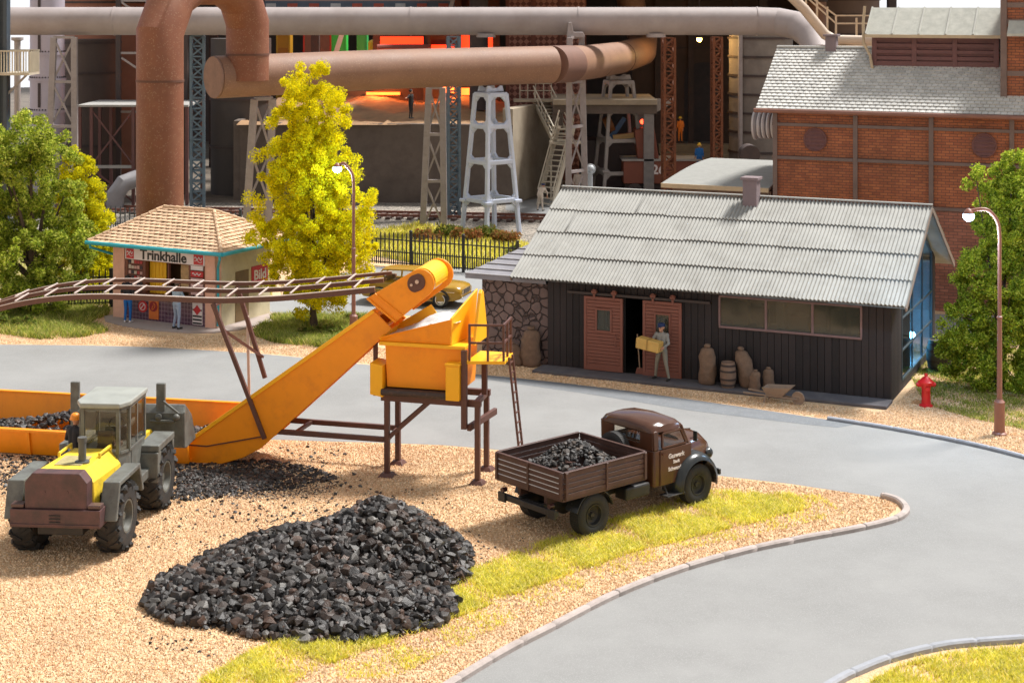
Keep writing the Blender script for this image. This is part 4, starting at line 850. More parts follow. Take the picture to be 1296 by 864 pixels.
def truck():
    a=math.radians(TA); o=TO+Vector((-math.sin(a),math.cos(a),0))*1.05
    t=thing('flatbed_truck','old brown flatbed truck loaded with coal, white lettering on its door','truck',o,TA)
    ZW=.475
    for x,yy,s in ((0,-.87,-1),(0,.87,1),(3.49,-.87,-1),(3.49,.87,1)): wheel_parts(t,'wheel',(x,yy,ZW),.475,.30 if x else .36,.245,M['rubber'],M['blackp'],s)
    b=MB(); b.box(-1.0,4.3,-.42,-.32,.58,.78); b.box(-1.0,4.3,.32,.42,.58,.78)
    for x in (-.95,.3,1.2,2.0,4.2): b.box(x,x+.1,-.318,.318,.6,.74)
    b.cyl((0,-.7,ZW),(0,.7,ZW),.08); b.cyl((3.49,-.7,ZW),(3.49,.7,ZW),.07); b.ball((0,0,ZW),.2); b.build('chassis',M['blackp'],t,bevel=.01)
    b=MB(); b.box(1.15,1.95,-.9,-.5,.52,.82); b.build('tool_box',M['blackp'],t,bevel=.05)
    b=MB(); b.cyl((1.2,.55,.68),(1.95,.55,.68),.17); b.build('fuel_tank',M['blackp'],t,smooth=True)
    # bed
    bz0,bz1=1.06,1.63; x0,x1,y0,y1=-1.06,1.56,-1.13,1.13
    bd=thing('cargo_bed',None,None); bd.parent=t
    b=MB(); b.box(x0,x1,y0,y1,bz0-.06,bz0); b.box(x0+.1,x1-.1,-.5,-.4,.79,bz0-.06); b.box(x0+.1,x1-.1,.4,.5,.79,bz0-.06); b.build('floor',M['bedw'],bd)
    def boards(nm,p,q,outn):
        # plank wall between p and q (2D), planks with small gaps, outer normal outn
        p=Vector(p);q=Vector(q);n=Vector(outn); b=MB(); nb=5; H=bz1-bz0
        for k in range(nb):
            z=bz0+H*(k+.5)/nb; b.bar((p.x,p.y,z),(q.x,q.y,z),.05,H/nb-.014)
        wb=b.build(nm,M['bedw'],bd,bevel=.006,seg=1)
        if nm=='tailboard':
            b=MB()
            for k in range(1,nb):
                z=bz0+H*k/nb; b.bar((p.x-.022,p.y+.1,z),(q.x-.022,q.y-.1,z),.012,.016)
            b.build('plank_highlight_lines',mat('painted_highlight_pale',(.55,.56,.60),.4),wb)  # pale strips paint in the highlight lines between the planks
        L=(q-p).length; d=(q-p).normalized()
        for f in ([.02,.5,.98] if nm!='headboard' else [.02,.98]):
            c=p+d*(L*f)+n*.04; b=MB(); b.bar((c.x,c.y,bz0-.03),(c.x,c.y,bz1+.01),.06 if f==.5 else .08,.03,(n.x,n.y,0)); b.build('batten',M['bedw'],wb,bevel=.006,seg=1)
        c=(p+q)/2; b=MB(); b.bar((p.x,p.y,bz1+.012),(q.x,q.y,bz1+.012),.075,.03); b.build('top_rail',M['bedw'],wb,bevel=.006,seg=1)
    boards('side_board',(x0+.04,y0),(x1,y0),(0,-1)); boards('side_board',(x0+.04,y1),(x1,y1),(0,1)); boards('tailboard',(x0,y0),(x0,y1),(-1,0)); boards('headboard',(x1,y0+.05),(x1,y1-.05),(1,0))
    # rear lights and bumper beam
    b=MB(); b.box(-1.12,-1.02,-.95,.95,.62,.76); b.box(-1.16,-1.1,-.97,-.72,.58,.80); b.box(-1.16,-1.1,.72,.97,.58,.80); b.build('rear_bumper',M['blackp'],t,bevel=.015)
    for s in (-1,1):
        b=MB(); b.cyl((-1.05,s*.8,.86),(-1.18,s*.8,.86),.055,n=16); b.build('rear_lamp',mat('rear_lamp_dark',(.05,.02,.02),.25),t,smooth=True)
        # rear mudguard
        b=MB(); arc=np.linspace(math.radians(15),math.radians(165),14); rin=[(.56*math.cos(a),.56*math.sin(a)+ZW) for a in arc]; ro=[(.59*math.cos(a),.59*math.sin(a)+ZW) for a in arc]
        b.prism(rin+ro[::-1],'y',s*.66,s*1.07); b.build('rear_mudguard',M['truckd'],t,smooth=True,bevel=.01)
    # cab: lofted shell
    cab=thing('cab',None,None); cab.parent=t
    def ring(x,zb,zs,zt,hw,hwt,crown=.1):
        # cross-section at x: bottom to roof on right, over, down
        R_=[(-hw,zb),(-hw,zs*.5+zb*.5),(-hw,zs)]
        top=[(-hwt+.03,zt-.10),(-hwt*.82,zt-.01),(-hwt*.4,zt+crown*.6),(0,zt+crown*.75),(hwt*.4,zt+crown*.6),(hwt*.82,zt-.01),(hwt-.03,zt-.10)]
        return [(x,y,z) for y,z in R_+top+[(hw,zs),(hw,zs*.5+zb*.5),(hw,zb)]]
    hw=.90
    # lower body of the cab (below window line)
    b=MB(); b.loft([[(x,-w,z0),(x,-w,1.50),(x,w,1.50),(x,w,z0)] for x,w,z0 in ((2.05,.86,.68),(2.09,.90,.64),(3.3,.90,.64),(3.42,.84,.70))]); lb=b.build('body',M['truckb'],cab,bevel=.04,seg=3)
    # roof
    b=MB(); 
    rg=[]
    for x,zt,w in ((2.02,1.93,.78),(2.05,2.0,.84),(2.2,2.06,.88),(2.6,2.08,.89),(2.95,2.05,.87),(3.1,1.99,.83),(3.15,1.93,.78)):
        rg.append([(x,-w,1.92),(x,-w*.96,zt-.02),(x,-w*.7,zt+.06),(x,0,zt+.10),(x,w*.7,zt+.06),(x,w*.96,zt-.02),(x,w,1.92)])
    b.loft(rg); b.build('roof',M['truckb'],cab,smooth=True,ang=50)
    # pillars: rear wall with window opening, front pillars
    def pil(p,q,w=.09,h=.09): b=MB(); b.bar(p,q,w,h); b.build('pillar',M['truckb'],cab,bevel=.02)
    b=MB(); x=2.08; b.box(x-.03,x+.03,-.86,-.45,1.5,1.93); b.box(x-.03,x+.03,.45,.86,1.5,1.93); b.box(x-.03,x+.03,-.45,.45,1.5,1.62); b.box(x-.03,x+.03,-.45,.45,1.88,1.93); b.build('rear_wall',M['truckb'],cab,bevel=.01)
    g=MB(); g.box(x-.005,x+.005,-.45,.45,1.62,1.88); g.build('rear_window',M['cabglass'],cab)
    for s in (-1,1):
        pil((2.16,s*.87,1.5),(2.14,s*.86,1.95),.16,.06); pil((3.28,s*.85,1.48),(3.06,s*.82,1.96),.08,.06)
        # door panel line + window
        b=MB(); P=[(2.28,.66),(3.05,.66),(3.30,1.0),(3.34,1.49),(3.05,1.94),(2.28,1.94)]; Q=[(2.36,1.53),(3.18,1.53),(2.99,1.87),(2.36,1.87)]
        y=s*.905
        b.prism([(2.26,.66),(3.02,.66),(3.32,1.05),(3.34,1.49),(2.26,1.49)],'y',y,y+s*.018); d=b.build('door',M['truckb'],cab,bevel=.008)
        f=MB(); 
        for i in range(4): f.bar((Q[i][0],s*.885,Q[i][1]),(Q[(i+1)%4][0],s*.885,Q[(i+1)%4][1]),.05,.05,(0,1,0))
        f.build('window_frame',M['truckb'],d,bevel=.01); g=MB(); g.prism(Q,'y',s*.87,s*.878); g.build('pane',M['cabglass'],d)
        h=MB(); h.bar((2.30,y+s*.05,1.40),(2.42,y+s*.05,1.40),.03,.03); h.bar((2.38,y+s*.018,1.40),(2.38,y+s*.05,1.40),.03,.02); h.build('handle',M['truckb'],d)
        # running step
        b=MB(); b.box(2.35,2.95,s*.92-.16,s*.92+.12,.40,.43); b.bar((2.5,s*.8,.62),(2.5,s*.92,.41),.04,.04); b.bar((2.85,s*.8,.62),(2.85,s*.92,.41),.04,.04); b.build('step',M['blackp'],t,bevel=.008)
    for i,(tx,sz) in enumerate((('Gaswerk',.15),('Stadt',.105),('Schwerdau',.125))): lettering(tx,sz,M['white'],cab,(2.80,-.926,1.30-.145*i-.01*(i>1)),bold=.003)
    g=MB(); g.hexa([(3.30,-.78,1.5),(3.31,-.78,1.5),(3.10,-.76,1.93),(3.09,-.76,1.93),(3.34,.78,1.5),(3.35,.78,1.5),(3.12,.76,1.93),(3.11,.76,1.93)]); g.build('windscreen',M['cabglass'],cab)
    # hood: rounded loft
    rg=[]
    for x,w,zt,zb in ((3.30,.80,1.55,.75),(3.45,.76,1.55,.75),(3.9,.66,1.52,.72),(4.25,.56,1.45,.72),(4.45,.48,1.30,.72),(4.52,.40,1.12,.75)):
        rg.append([(x,-w,zb),(x,-w*.98,zb+(zt-zb)*.62),(x,-w*.86,zb+(zt-zb)*.85),(x,-w*.55,zt),(x,0,zt+.035),(x,w*.55,zt),(x,w*.86,zb+(zt-zb)*.85),(x,w*.98,zb+(zt-zb)*.62),(x,w,zb)])
    b=MB(); b.loft(rg); b.build('hood',M['truckb'],t,smooth=True,ang=60)
    b=MB(); b.bar((3.35,0,1.60),(4.28,0,1.485),.03,.025); b.build('hood_hinge',M['truckb'],t)
    for s in (-1,1):
        arc=np.linspace(math.radians(-8),math.radians(188),22); rg=[]
        for k,a_ in enumerate(arc):
            f=k/(len(arc)-1); rr=.64+.04*math.sin(PI*f); px_,pz_=3.47+rr*math.cos(a_)*1.12,ZW+rr*math.sin(a_)*1.10; rg.append([Vector((px_,s*yy,pz_))+Vector((math.cos(a_),0,math.sin(a_)))*h for yy,h in ((.5,.0),(.72,.03),(.92,.01),(1.05,-.06),(1.09,-.15),(1.06,-.15),(1.02,-.08),(.9,-.03),(.5,-.04))])
        b=MB(); b.loft(rg); b.build('front_fender',M['truckd'],t,smooth=True,ang=60)
        b=MB(); b.lathe([(0,.13),(.1,.12),(.14,.05),(.14,0),(.10,-.1),(0,-.14)],20,(4.34,s*.50,.98),'x'); b.build('headlight',M['truckd'],t,smooth=True)
        b=MB(); b.bar((3.25,s*.95,1.62),(3.22,s*1.15,1.7),.02,.02); b.box(3.20,3.23,s*1.15-.06,s*1.15+.06,1.6,1.84); b.build('mirror',M['truckd'],t,bevel=.01)
    b=MB(); b.box(4.40,4.48,-.85,.85,.5,.64); b.build('front_bumper',M['blackp'],t,bevel=.02)
    b=MB(); b.box(4.505,4.53,-.3,.3,.76,1.12); b.build('grille',M['blackp'],t,bevel=.03)
    b=MB(); b.box(2.3,2.9,-.7,.7,.9,1.2); b.box(2.2,2.35,-.7,.7,1.2,1.6); b.build('seat',mat('seat_brown',(.2,.09,.05),.7),cab,bevel=.05)
    b=MB(); b.tube([(3.05+.05*math.sin(k),.4+.2*math.cos(k),1.45+.18*math.sin(k)) for k in np.linspace(0,2*PI,20,endpoint=False)],.015,6,closed=True); b.build('steering_wheel',M['blackp'],cab)
    # spare wheel between cab and bed
    sp=wheel_parts(t,'spare_wheel',(1.82,.15,1.36),.44,.24,.22,M['rubber'],M['blackp'],-1); sp.rotation_euler=(0,0,math.radians(90))
    b=MB(); b.box(1.68,1.98,-.35,.65,.79,.92); b.build('spare_wheel_carrier',M['blackp'],t)
    # coal load
    n=900; q=np.column_stack([x0+.12+NR.rand(n)*(x1-x0-.2),y0+.1+NR.rand(n)*(y1-y0-.2)]); h=bz0+.12+.62*np.exp(-((q[:,0]-.45)/.8)**2-((q[:,1]-.12)/.72)**2)
    sz=.045+.06*NR.rand(n); v,f=lumps(np.column_stack([q,h+.03*NR.rand(n)]),sz); ob=npmesh('coal_load',v,f,M['coaltruck']); ob.matrix_world=Matrix.Translation(o)@Matrix.Rotation(a,4,'Z'); tag(ob,'small black coal lumps heaped in the brown truck bed','coal',kind='stuff')
M['coaltruck']=mat('sooty_coal',(.03,.027,.025),.6,.3,6,.2,45,island=.5,island2=[(.03,.027,.025),(.045,.04,.036),(.06,.045,.035),(.022,.02,.02)])
truck()
LO=Vector((-8.435,35.304,0)); LA=85.7
def loader():
    a=math.radians(LA); o=LO+Vector((-math.sin(a),math.cos(a),0))*1.2
    t=thing('wheel_loader','wheel loader with yellow hood, grey cab and raised bucket beside the orange trough','wheel loader',o,LA)
    for x,yy,s in ((0,-.95,-1),(0,.95,1),(2.95,-.95,-1),(2.95,.95,1)): wheel_parts(t,'wheel',(x,yy,.74),.74,.50,.36,M['rubber'],M['lrim'],s,lugs=15)
    b=MB(); b.box(-.95,1.2,-.5,.5,.6,1.2); b.box(1.2,1.5,-.3,.3,.55,1.15); b.box(1.5,3.6,-.5,.5,.6,1.15); b.cyl((0,-.8,.74),(0,.8,.74),.16); b.cyl((2.95,-.8,.74),(2.95,.8,.74),.16); b.build('chassis',M['blackp'],t,bevel=.02)
    b=MB(); b.box(-1.28,-.72,-.98,.98,.86,1.24); b.box(-1.30,-1.28,-.98,.98,.90,.94); bu=b.build('rear_bumper',M['lmar'],t,bevel=.025)
    b=MB()
    for z in (.98,1.05,1.12): b.bar((-1.295,-.12,z),(-1.295,.12,z),.018,.02)
    b.build('number_plate_holder',M['blackp'],bu)
    for s in (-1,1): b=MB(); b.box(-1.24,-1.0,s*.84-.14,s*.84+.14,1.26,1.34); b.build('rear_lamp',mat('dark_lamp',(.09,.05,.045),.4),bu,bevel=.015)
    # engine hood : counterweight face + yellow hood
    fp=[(-.68,1.242),(.68,1.242),(.68,1.80),(.52,2.0),(-.52,2.0),(-.68,1.80)]
    b=MB(); b.prism(fp,'x',-1.22,-.86); b.build('counterweight',M['lmar'],t,bevel=.02)
    b=MB()
    for yy in (-.25,.25): b.cyl((-1.23,yy,1.6),(-1.215,yy,1.6),.03)
    b.build('bolt_head',M['lmar'],t)
    b=MB(); b.loft([[(-.86,-.74,1.1),(-.86,-.70,1.72),(-.86,-.50,1.98),(-.86,.50,1.98),(-.86,.70,1.72),(-.86,.74,1.1)],[(1.1,-.72,1.1),(1.1,-.66,1.58),(1.1,-.42,1.90),(1.1,.42,1.90),(1.1,.66,1.58),(1.1,.72,1.1)]]); h=b.build('hood',M['lyel'],t,bevel=.025)
    for yy in (-.46,.46): b=MB(); b.tube([(.25,yy,1.93),(.25,yy,2.01),(1.0,yy,2.0),(1.0,yy,1.9)],.035,8); b.build('hood_rail',M['lyel'],h,smooth=True)
    b=MB(); b.box(-.5,.2,-.3,.3,1.955,1.98); b.build('hood_vent',mat('dusty_hood_vent',(.36,.30,.14),.8,.3,5,.2),h)
    b=MB(); b.cyl((-.25,-.24,1.95),(-.25,-.24,2.5),.085,n=18); b.cyl((-.25,-.24,2.42),(-.25,-.24,2.52),.10,n=18); b.cyl((-.25,-.24,1.94),(-.25,-.24,2.0),.16,n=18); b.build('exhaust_stack',mat('stack_grey',(.09,.09,.085),.5,.2,5,.1),t,smooth=True)
    # rear fenders
    for s in (-1,1):
        b=MB(); P=[(-.98,1.0),(-.98,1.1),(-.72,1.68),(.78,1.68),(.98,1.35),(.98,1.05),(.86,1.28),(.7,1.56),(-.62,1.56),(-.86,1.05)]
        b.prism([(-.98,.92),(-.74,1.70),(.72,1.70),(1.0,1.05),(.90,1.02),(.66,1.60),(-.66,1.60),(-.88,.92)],'y',s*.87,s*1.24); b.build('rear_fender',M['lgrey'],t,bevel=.02)
        b=MB(); b.hexa([(-.98,s*.87,.95),(-.8,s*.87,.95),(-.8,s*1.22,.95),(-.98,s*1.22,.95),(-.76,s*.87,1.6),(-.7,s*.87,1.6),(-.7,s*1.22,1.6),(-.76,s*1.22,1.6)]); b.build('fender_back',M['lgrey'],t)
        # front fenders
        b=MB(); b.box(2.25,3.55,s*.68 if s>0 else -1.2,s*1.2 if s>0 else -.68,1.50,1.66); b.box(2.2,2.5,s*.70 if s>0 else -1.19,s*1.19 if s>0 else -.70,.8,1.5); b.box(3.42,3.56,s*.70 if s>0 else -1.19,s*1.19 if s>0 else -.70,1.25,1.5); b.build('front_fender',M['lgrey'],t,bevel=.025)
    # cab
    cx0,cx1,hw=1.08,2.55,.57; z0,zw,z1=1.2,1.78,2.82; cab=thing('cab',None,None); cab.parent=t; cab.location=(0,-.2,0)
    pl=[(cx0,-.42),(cx0+.32,-hw),(cx1,-hw),(cx1,hw),(cx0+.32,hw),(cx0,.42)]
    b=MB(); b.prism(pl,'z',z0,zw); b.build('base',M['lgrey'],cab,bevel=.015)
    b=MB(); b.prism([(x+(.07 if x>2 else -.07),y*1.1) for x,y in pl],'z',z1,z1+.12); b.build('roof',mat('pale_cab_roof',(.30,.31,.28),.5,.12,2,.1,dirt=((.2,.2,.18),.3,3)),cab,bevel=.03)
    for i,(x,y) in enumerate(pl): b=MB(); b.bar((x*.985+.02,y*.97,zw),(x*.985+.02,y*.97,z1),.085,.085); b.build('pillar',M['lgrey'],cab,bevel=.01)
    b=MB(); b.bar((cx0+.9,-hw*.97,zw),(cx0+.9,-hw*.97,z1),.06,.05); b.build('pillar',M['lgrey'],cab)
    for i in range(6):
        a_=Vector(pl[i]);c_=Vector(pl[(i+1)%6]); d=(c_-a_).normalized(); a2=a_+d*.05;c2=c_-d*.05; f=MB()
        f.bar((a2.x,a2.y,zw+.02),(c2.x,c2.y,zw+.02),.05,.06); f.bar((a2.x,a2.y,z1-.03),(c2.x,c2.y,z1-.03),.05,.06); fr=f.build('window_frame',M['lgrey'],cab); g=MB(); n=Vector((d.y,-d.x))*.006; g.hexa([(a2.x-n.x,a2.y-n.y,zw+.05),(c2.x-n.x,c2.y-n.y,zw+.05),(c2.x+n.x,c2.y+n.y,zw+.05),(a2.x+n.x,a2.y+n.y,zw+.05),(a2.x-n.x,a2.y-n.y,z1-.06),(c2.x-n.x,c2.y-n.y,z1-.06),(c2.x+n.x,c2.y+n.y,z1-.06),(a2.x+n.x,a2.y+n.y,z1-.06)]); g.build('pane',M['cabglass'],fr)
    b=MB(); b.box(1.5,1.95,-.25,.25,zw-.1,zw+.08); b.box(1.42,1.50,-.2,.2,zw+.08,zw+.42); b.build('seat',mat('dark_seat',(.10,.06,.045),.7),cab,bevel=.04)
    b=MB(); b.box(2.3,2.4,-.3,.3,zw-.1,zw+.3); b.tube([(2.2+.08*math.sin(k),.17*math.cos(k),zw+.4+.14*math.sin(k)) for k in np.linspace(0,2*PI,20,endpoint=False)],.018,6,closed=True); b.build('dashboard',M['blackp'],cab)
    d=MB(); d.box(1.52,2.35,-hw-.012,-hw-.002,z0+.05,zw-.02); d.build('door',M['lgrey'],cab,bevel=.008)
    b=MB(); b.box(1.25,2.2,-1.0,-.7,.95,1.15); b.build('side_tank',M['lgrey'],t,bevel=.02)
    # lift arms and bucket (raised)
    for s in (-1,1):
        b=MB(); b.prism([(2.55,1.35),(3.0,1.6),(4.1,1.55),(4.5,1.2),(4.35,1.05),(3.95,1.32),(3.0,1.32),(2.6,1.1)],'y',s*.36,s*.46); b.build('lift_arm',M['lyel'],t,bevel=.015)
    b=MB(); b.cyl((2.6,0,1.7),(4.2,0,1.75),.07); b.build('tilt_cylinder',M['lrim'],t,smooth=True)
    y0,y1=-1.2,1.65
    b=MB(); outer=[(4.3,1.08),(4.28,1.9),(4.42,2.08),(4.50,2.08),(4.40,1.86),(4.42,1.2),(4.6,1.08),(5.35,1.02),(5.35,.97),(4.5,.99)]
    b.prism(outer,'y',y0,y1); bk=b.build('bucket',M['lgrey'],t,bevel=.012)
    for yy in (y0,y1-.05):
        b=MB(); b.prism([(4.32,1.05),(4.30,1.92),(4.44,2.06),(4.95,1.72),(5.33,1.03),(4.55,1.0)],'y',yy-.03,yy+.05); b.build('bucket_side',M['lgrey'],bk,bevel=.01)
    for yy in (-.62,1.55):
        b=MB(); b.box(4.30,4.42,yy-.11,yy+.11,1.9,2.62); b.build('bucket_post',M['lgrey'],bk,bevel=.02)
    b=MB(); b.tube([(4.2,-1.0,1.72),(4.2,-.4,1.72)],.04,8); b.ball((4.2,-1.05,1.82),.09); b.ball((4.2,-.6,1.82),.09); b.build('hinge_pins',M['lrim'],bk,smooth=True)
    b=MB(); b.bar((4.25,-1.1,1.9),(4.25,-.7,2.2),.05,.05); b.build('bucket_stay',M['lgrey'],bk)
loader()
def car():
    o=G(557,390); A=-16.; a=math.radians(A); ctr=o+Vector((-math.sin(a),math.cos(a),0))*.78
    t=thing('saloon_car','olive gold saloon car parked on the lane behind the orange hopper','car',ctr,A)
    pc=mat('olive_gold_paint',(.36,.20,.012),.25,.06,1.5,0); ch=mat('chrome',(.6,.6,.6),.2,.05,2,0,metal=1)
    # x forward, front wheel at 0, rear wheel at -2.55
    rg=[]
    for x,w,zb,zt in ((-3.4,.70,.42,.80),(-3.25,.78,.32,.90),(-2.6,.82,.26,.93),(-1.2,.83,.24,.92),(0,.82,.26,.90),(.55,.79,.30,.86),(.78,.74,.36,.80),(.84,.70,.42,.72)):
        rg.append([(x,-w*.95,zb),(x,-w,(zb+zt)*.5),(x,-w*.96,zt-.08),(x,-w*.82,zt),(x,0,zt+.03),(x,w*.82,zt),(x,w*.96,zt-.08),(x,w,(zb+zt)*.5),(x,w*.95,zb)])
    b=MB(); b.loft(rg); b.build('body',pc,t,smooth=True,ang=45)
    b=MB(); b.loft([[(x,-w,z),(x,w,z),(x,w*.98,z+.05),(x,0,z+.085),(x,-w*.98,z+.05)] for x,w,z in ((-2.55,.50,1.33),(-2.3,.58,1.36),(-1.2,.6,1.37),(-.85,.56,1.34))]); b.build('roof',pc,t,smooth=True,ang=45)
    for s in (-1,1):
        for p,q in (((-.35,s*.70,.90),(-.88,s*.57,1.35)),((-1.65,s*.74,.90),(-1.65,s*.60,1.37)),((-2.95,s*.68,.90),(-2.5,s*.53,1.35))): b=MB(); b.bar(p,q,.06,.05); b.build('pillar',pc,t)
        g=MB(); g.add([(-.4,s*.70,.91),(-2.9,s*.69,.91),(-2.5,s*.55,1.35),(-.9,s*.58,1.36)],[(0,1,2,3)]); g.build('side_window',M['cabglass'],t)
        for x in (0,-2.55):
            wheel_parts(t,'wheel',(x,s*.72,.32),.32,.18,.2,M['rubber'],ch,s,grooves=False)
            b=MB(); arc=np.linspace(0,PI,16); b.prism([(x+.40*math.cos(k),.33+.40*math.sin(k)) for k in arc]+[(x+.33*math.cos(k),.33+.33*math.sin(k)) for k in arc[::-1]],'y',s*.80,s*.835); b.build('wheel_arch',M['blackp'],t)
        b=MB(); b.cyl((.80,s*.52,.64),(.87,s*.52,.64),.10,n=20); b.build('headlight',glass('lamp_lens',(.95,.95,.9),.5),t,smooth=True)
        b=MB(); b.bar((-3.2,s*.835,.66),(.6,s*.80,.64),.015,.025); b.build('trim_strip',ch,t)
    g=MB(); g.add([(-.32,-.68,.92),(-.32,.68,.92),(-.87,.55,1.36),(-.87,-.55,1.36)],[(0,1,2,3)]); g.build('windscreen',M['cabglass'],t)
    g=MB(); g.add([(-2.98,-.64,.92),(-2.98,.64,.92),(-2.52,.5,1.35),(-2.52,-.5,1.35)],[(0,1,2,3)]); g.build('rear_window',M['cabglass'],t)
    b=MB(); b.box(.84,.87,-.38,.38,.54,.72)
    b.build('grille',M['blackp'],t,bevel=.02); b=MB(); b.box(.86,.95,-.76,.76,.38,.47); b.build('bumper',ch,t,bevel=.03)
    b=MB(); b.box(-1.2,-.75,-.6,.6,.6,.95); b.box(-2.6,-2.3,-.6,.6,.6,1.05); b.build('seat',mat('seat_brown',(.2,.09,.05),.7),t,bevel=.05)
car()
# ================================================================ PEOPLE
M['skin']=mat('skin',(.55,.27,.16),.6,.08,6,0)
def capsule(mb,p,q,r0,r1,n=12):
    p=Vector(p);q=Vector(q); d=(q-p); L=d.length
    if L<1e-6: mb.ball(p,r0,n); return
    d.normalize(); u=Vector((0,0,1)) if abs(d.z)<.9 else Vector((1,0,0)); a=d.cross(u).normalized(); b=d.cross(a); rings=[]
    for k in range(5): t=-PI/2+PI/2*k/4; rings.append((p+d*math.sin(t)*r0,max(1e-3,r0*math.cos(t))))
    for k in range(5): t=PI/2*k/4; rings.append((q+d*math.sin(t)*r1,max(1e-3,r1*math.cos(t))))
    mb.loft([[c+(a*math.cos(2*PI*j/n)+b*math.sin(2*PI*j/n))*r for j in range(n)] for c,r in rings])
BASE=dict(pel=(0,0,.95),chest=(0,.0,1.32),neck=(0,0,1.50),head=(0,-.02,1.63),hipL=(.09,0,.92),hipR=(-.09,0,.92),kneeL=(.10,-.02,.50),kneeR=(-.10,-.02,.50),ankL=(.11,.02,.09),ankR=(-.11,.02,.09),
 shL=(.185,.0,1.42),shR=(-.185,.0,1.42),elL=(.25,.03,1.14),elR=(-.25,.03,1.14),haL=(.26,-.08,.90),haR=(-.26,-.08,.90))
def person(label,loc,rz,pose={},top=(.3,.3,.3),legs=(.1,.1,.2),shoes=(.03,.03,.03),hair=None,helmet=None,cap=None,sleeve=True,vox=.02,cut=None,group=None):
    """figure facing its own -y, standing on z=0"""
    J={k:Vector(v) for k,v in {**BASE,**pose}.items()}
    t=thing('person',label,'person',loc,rz,group)
    segs=[]   # (p,q,r0,r1,material index)   0 top 1 legs 2 shoes 3 skin
    def s(a,b,r0,r1,m): segs.append((Vector(a),Vector(b),r0,r1,m))
    up=(J['neck']-J['chest']).normalized()
    for sd in ('L','R'):
        sg=1 if sd=='L' else -1
        s(J['pel']+Vector((.055*sg,0,0)),J['hip'+sd],.115,.10,1); s(J['hip'+sd],J['knee'+sd],.098,.062,1); s(J['knee'+sd],J['ank'+sd],.060,.045,1)
        f=J['ank'+sd]; s(f+Vector((0,.03,-.045)),f+Vector((.015*sg,-.16,-.055)),.042,.036,2)
        s(J['chest']+Vector((.08*sg,0,.02)),J['sh'+sd],.12,.072,0); s(J['sh'+sd],J['el'+sd],.062,.047,0); s(J['el'+sd],J['ha'+sd],.044,.030,0 if sleeve else 3)
        s(J['pel']+Vector((.05*sg,0,.06)),J['chest']+Vector((.07*sg,0,.04)),.115,.125,0)
    s(J['chest']+up*.1,J['neck'],.085,.058,0); s(J['neck'],J['head']-Vector((0,0,.05)),.055,.05,3)
    h=J['head']; s(h+Vector((0,.01,.035)),h+Vector((0,-.012,-.045)),.098,.068,3); s(h+Vector((0,-.06,-.085)),h+Vector((0,-.062,-.08)),.04,.038,3)
    s(h+Vector((0,-.095,.0)),h+Vector((0,-.115,-.03)),.014,.018,3)
    for sg in (-1,1): s(h+Vector((sg*.092,.01,-.02)),h+Vector((sg*.10,.018,.02)),.014,.018,3)
    b=MB()
    for p,q,r0,r1,m in segs: capsule(b,p,q,r0,r1,10)
    tmp=b.build('tmp',[],None); md=tmp.modifiers.new('r','REMESH'); md.mode='VOXEL'; md.voxel_size=vox; sm=tmp.modifiers.new('s','SMOOTH'); sm.iterations=2; sm.factor=.5
    me=bpy.data.meshes.new_from_object(tmp.evaluated_get(bpy.context.evaluated_depsgraph_get())); old=tmp.data; bpy.data.objects.remove(tmp); bpy.data.meshes.remove(old)
    n=len(me.polygons); C=np.zeros(n*3); me.polygons.foreach_get('center',C); C=C.reshape(-1,3); best=np.full(n,9.); mi=np.zeros(n,int)
    for p,q,r0,r1,m in segs:
        p=np.array(p);q=np.array(q); d=q-p; k=np.clip(((C-p)@d)/(d@d+1e-9),0,1); dist=np.linalg.norm(C-(p+k[:,None]*d),axis=1)-(r0+(r1-r0)*k); w=dist<best; best[w]=dist[w]; mi[w]=m
    V=np.zeros(len(me.vertices)*3); me.vertices.foreach_get('co',V)
    hb=MB(); vs=[tuple(v) for v in V.reshape(-1,3)]; fs=[tuple(p.vertices) for p in me.polygons]; hb.add(vs,fs); hb.m=list(map(int,mi)); bpy.data.meshes.remove(me)
    # hands: palm, four fingers and thumb, slightly curled
    hb.cm=3
    for sd in ('L','R'):
        sg=1 if sd=='L' else -1; e=J['el'+sd];w_=J['ha'+sd]; d=(w_-e).normalized(); side=d.cross(Vector((0,0,1))); side=(side if side.length>.2 else Vector((0,1,0))).normalized(); inn=d.cross(side).normalized()
        capsule(hb,w_,w_+d*.065,.034,.036,8)
        for k,(off,ln) in enumerate(((-.030,.060),(-.010,.072),(.010,.068),(.029,.052))):
            r=w_+d*.085+side*off; m_=r+d*ln*.55+inn*.008; capsule(hb,r,m_,.011,.010,6); capsule(hb,m_,m_+d*ln*.4+inn*.026,.010,.008,6)
        r=w_+d*.03-side*.036; capsule(hb,r,r+d*.032-side*.024,.012,.011,6); capsule(hb,r+d*.032-side*.024,r+d*.062-side*.022+inn*.012,.011,.009,6)
    hb.cm=4
    for sg in (-1,1): hb.ball(h+Vector((sg*.036,-.096,.012)),.011,8)
    def cm(nm,c): return mat('cloth_%s_%d_%d_%d'%(nm,*[int(x*255) for x in c]),c,.85,.14,9,.15,90)
    body=hb.build('body',[cm('top',top),cm('legs',legs),cm('shoe',shoes),M['skin'],M['blacktxt']],t,smooth=True,ang=80,fix=False)
    hm=MB()
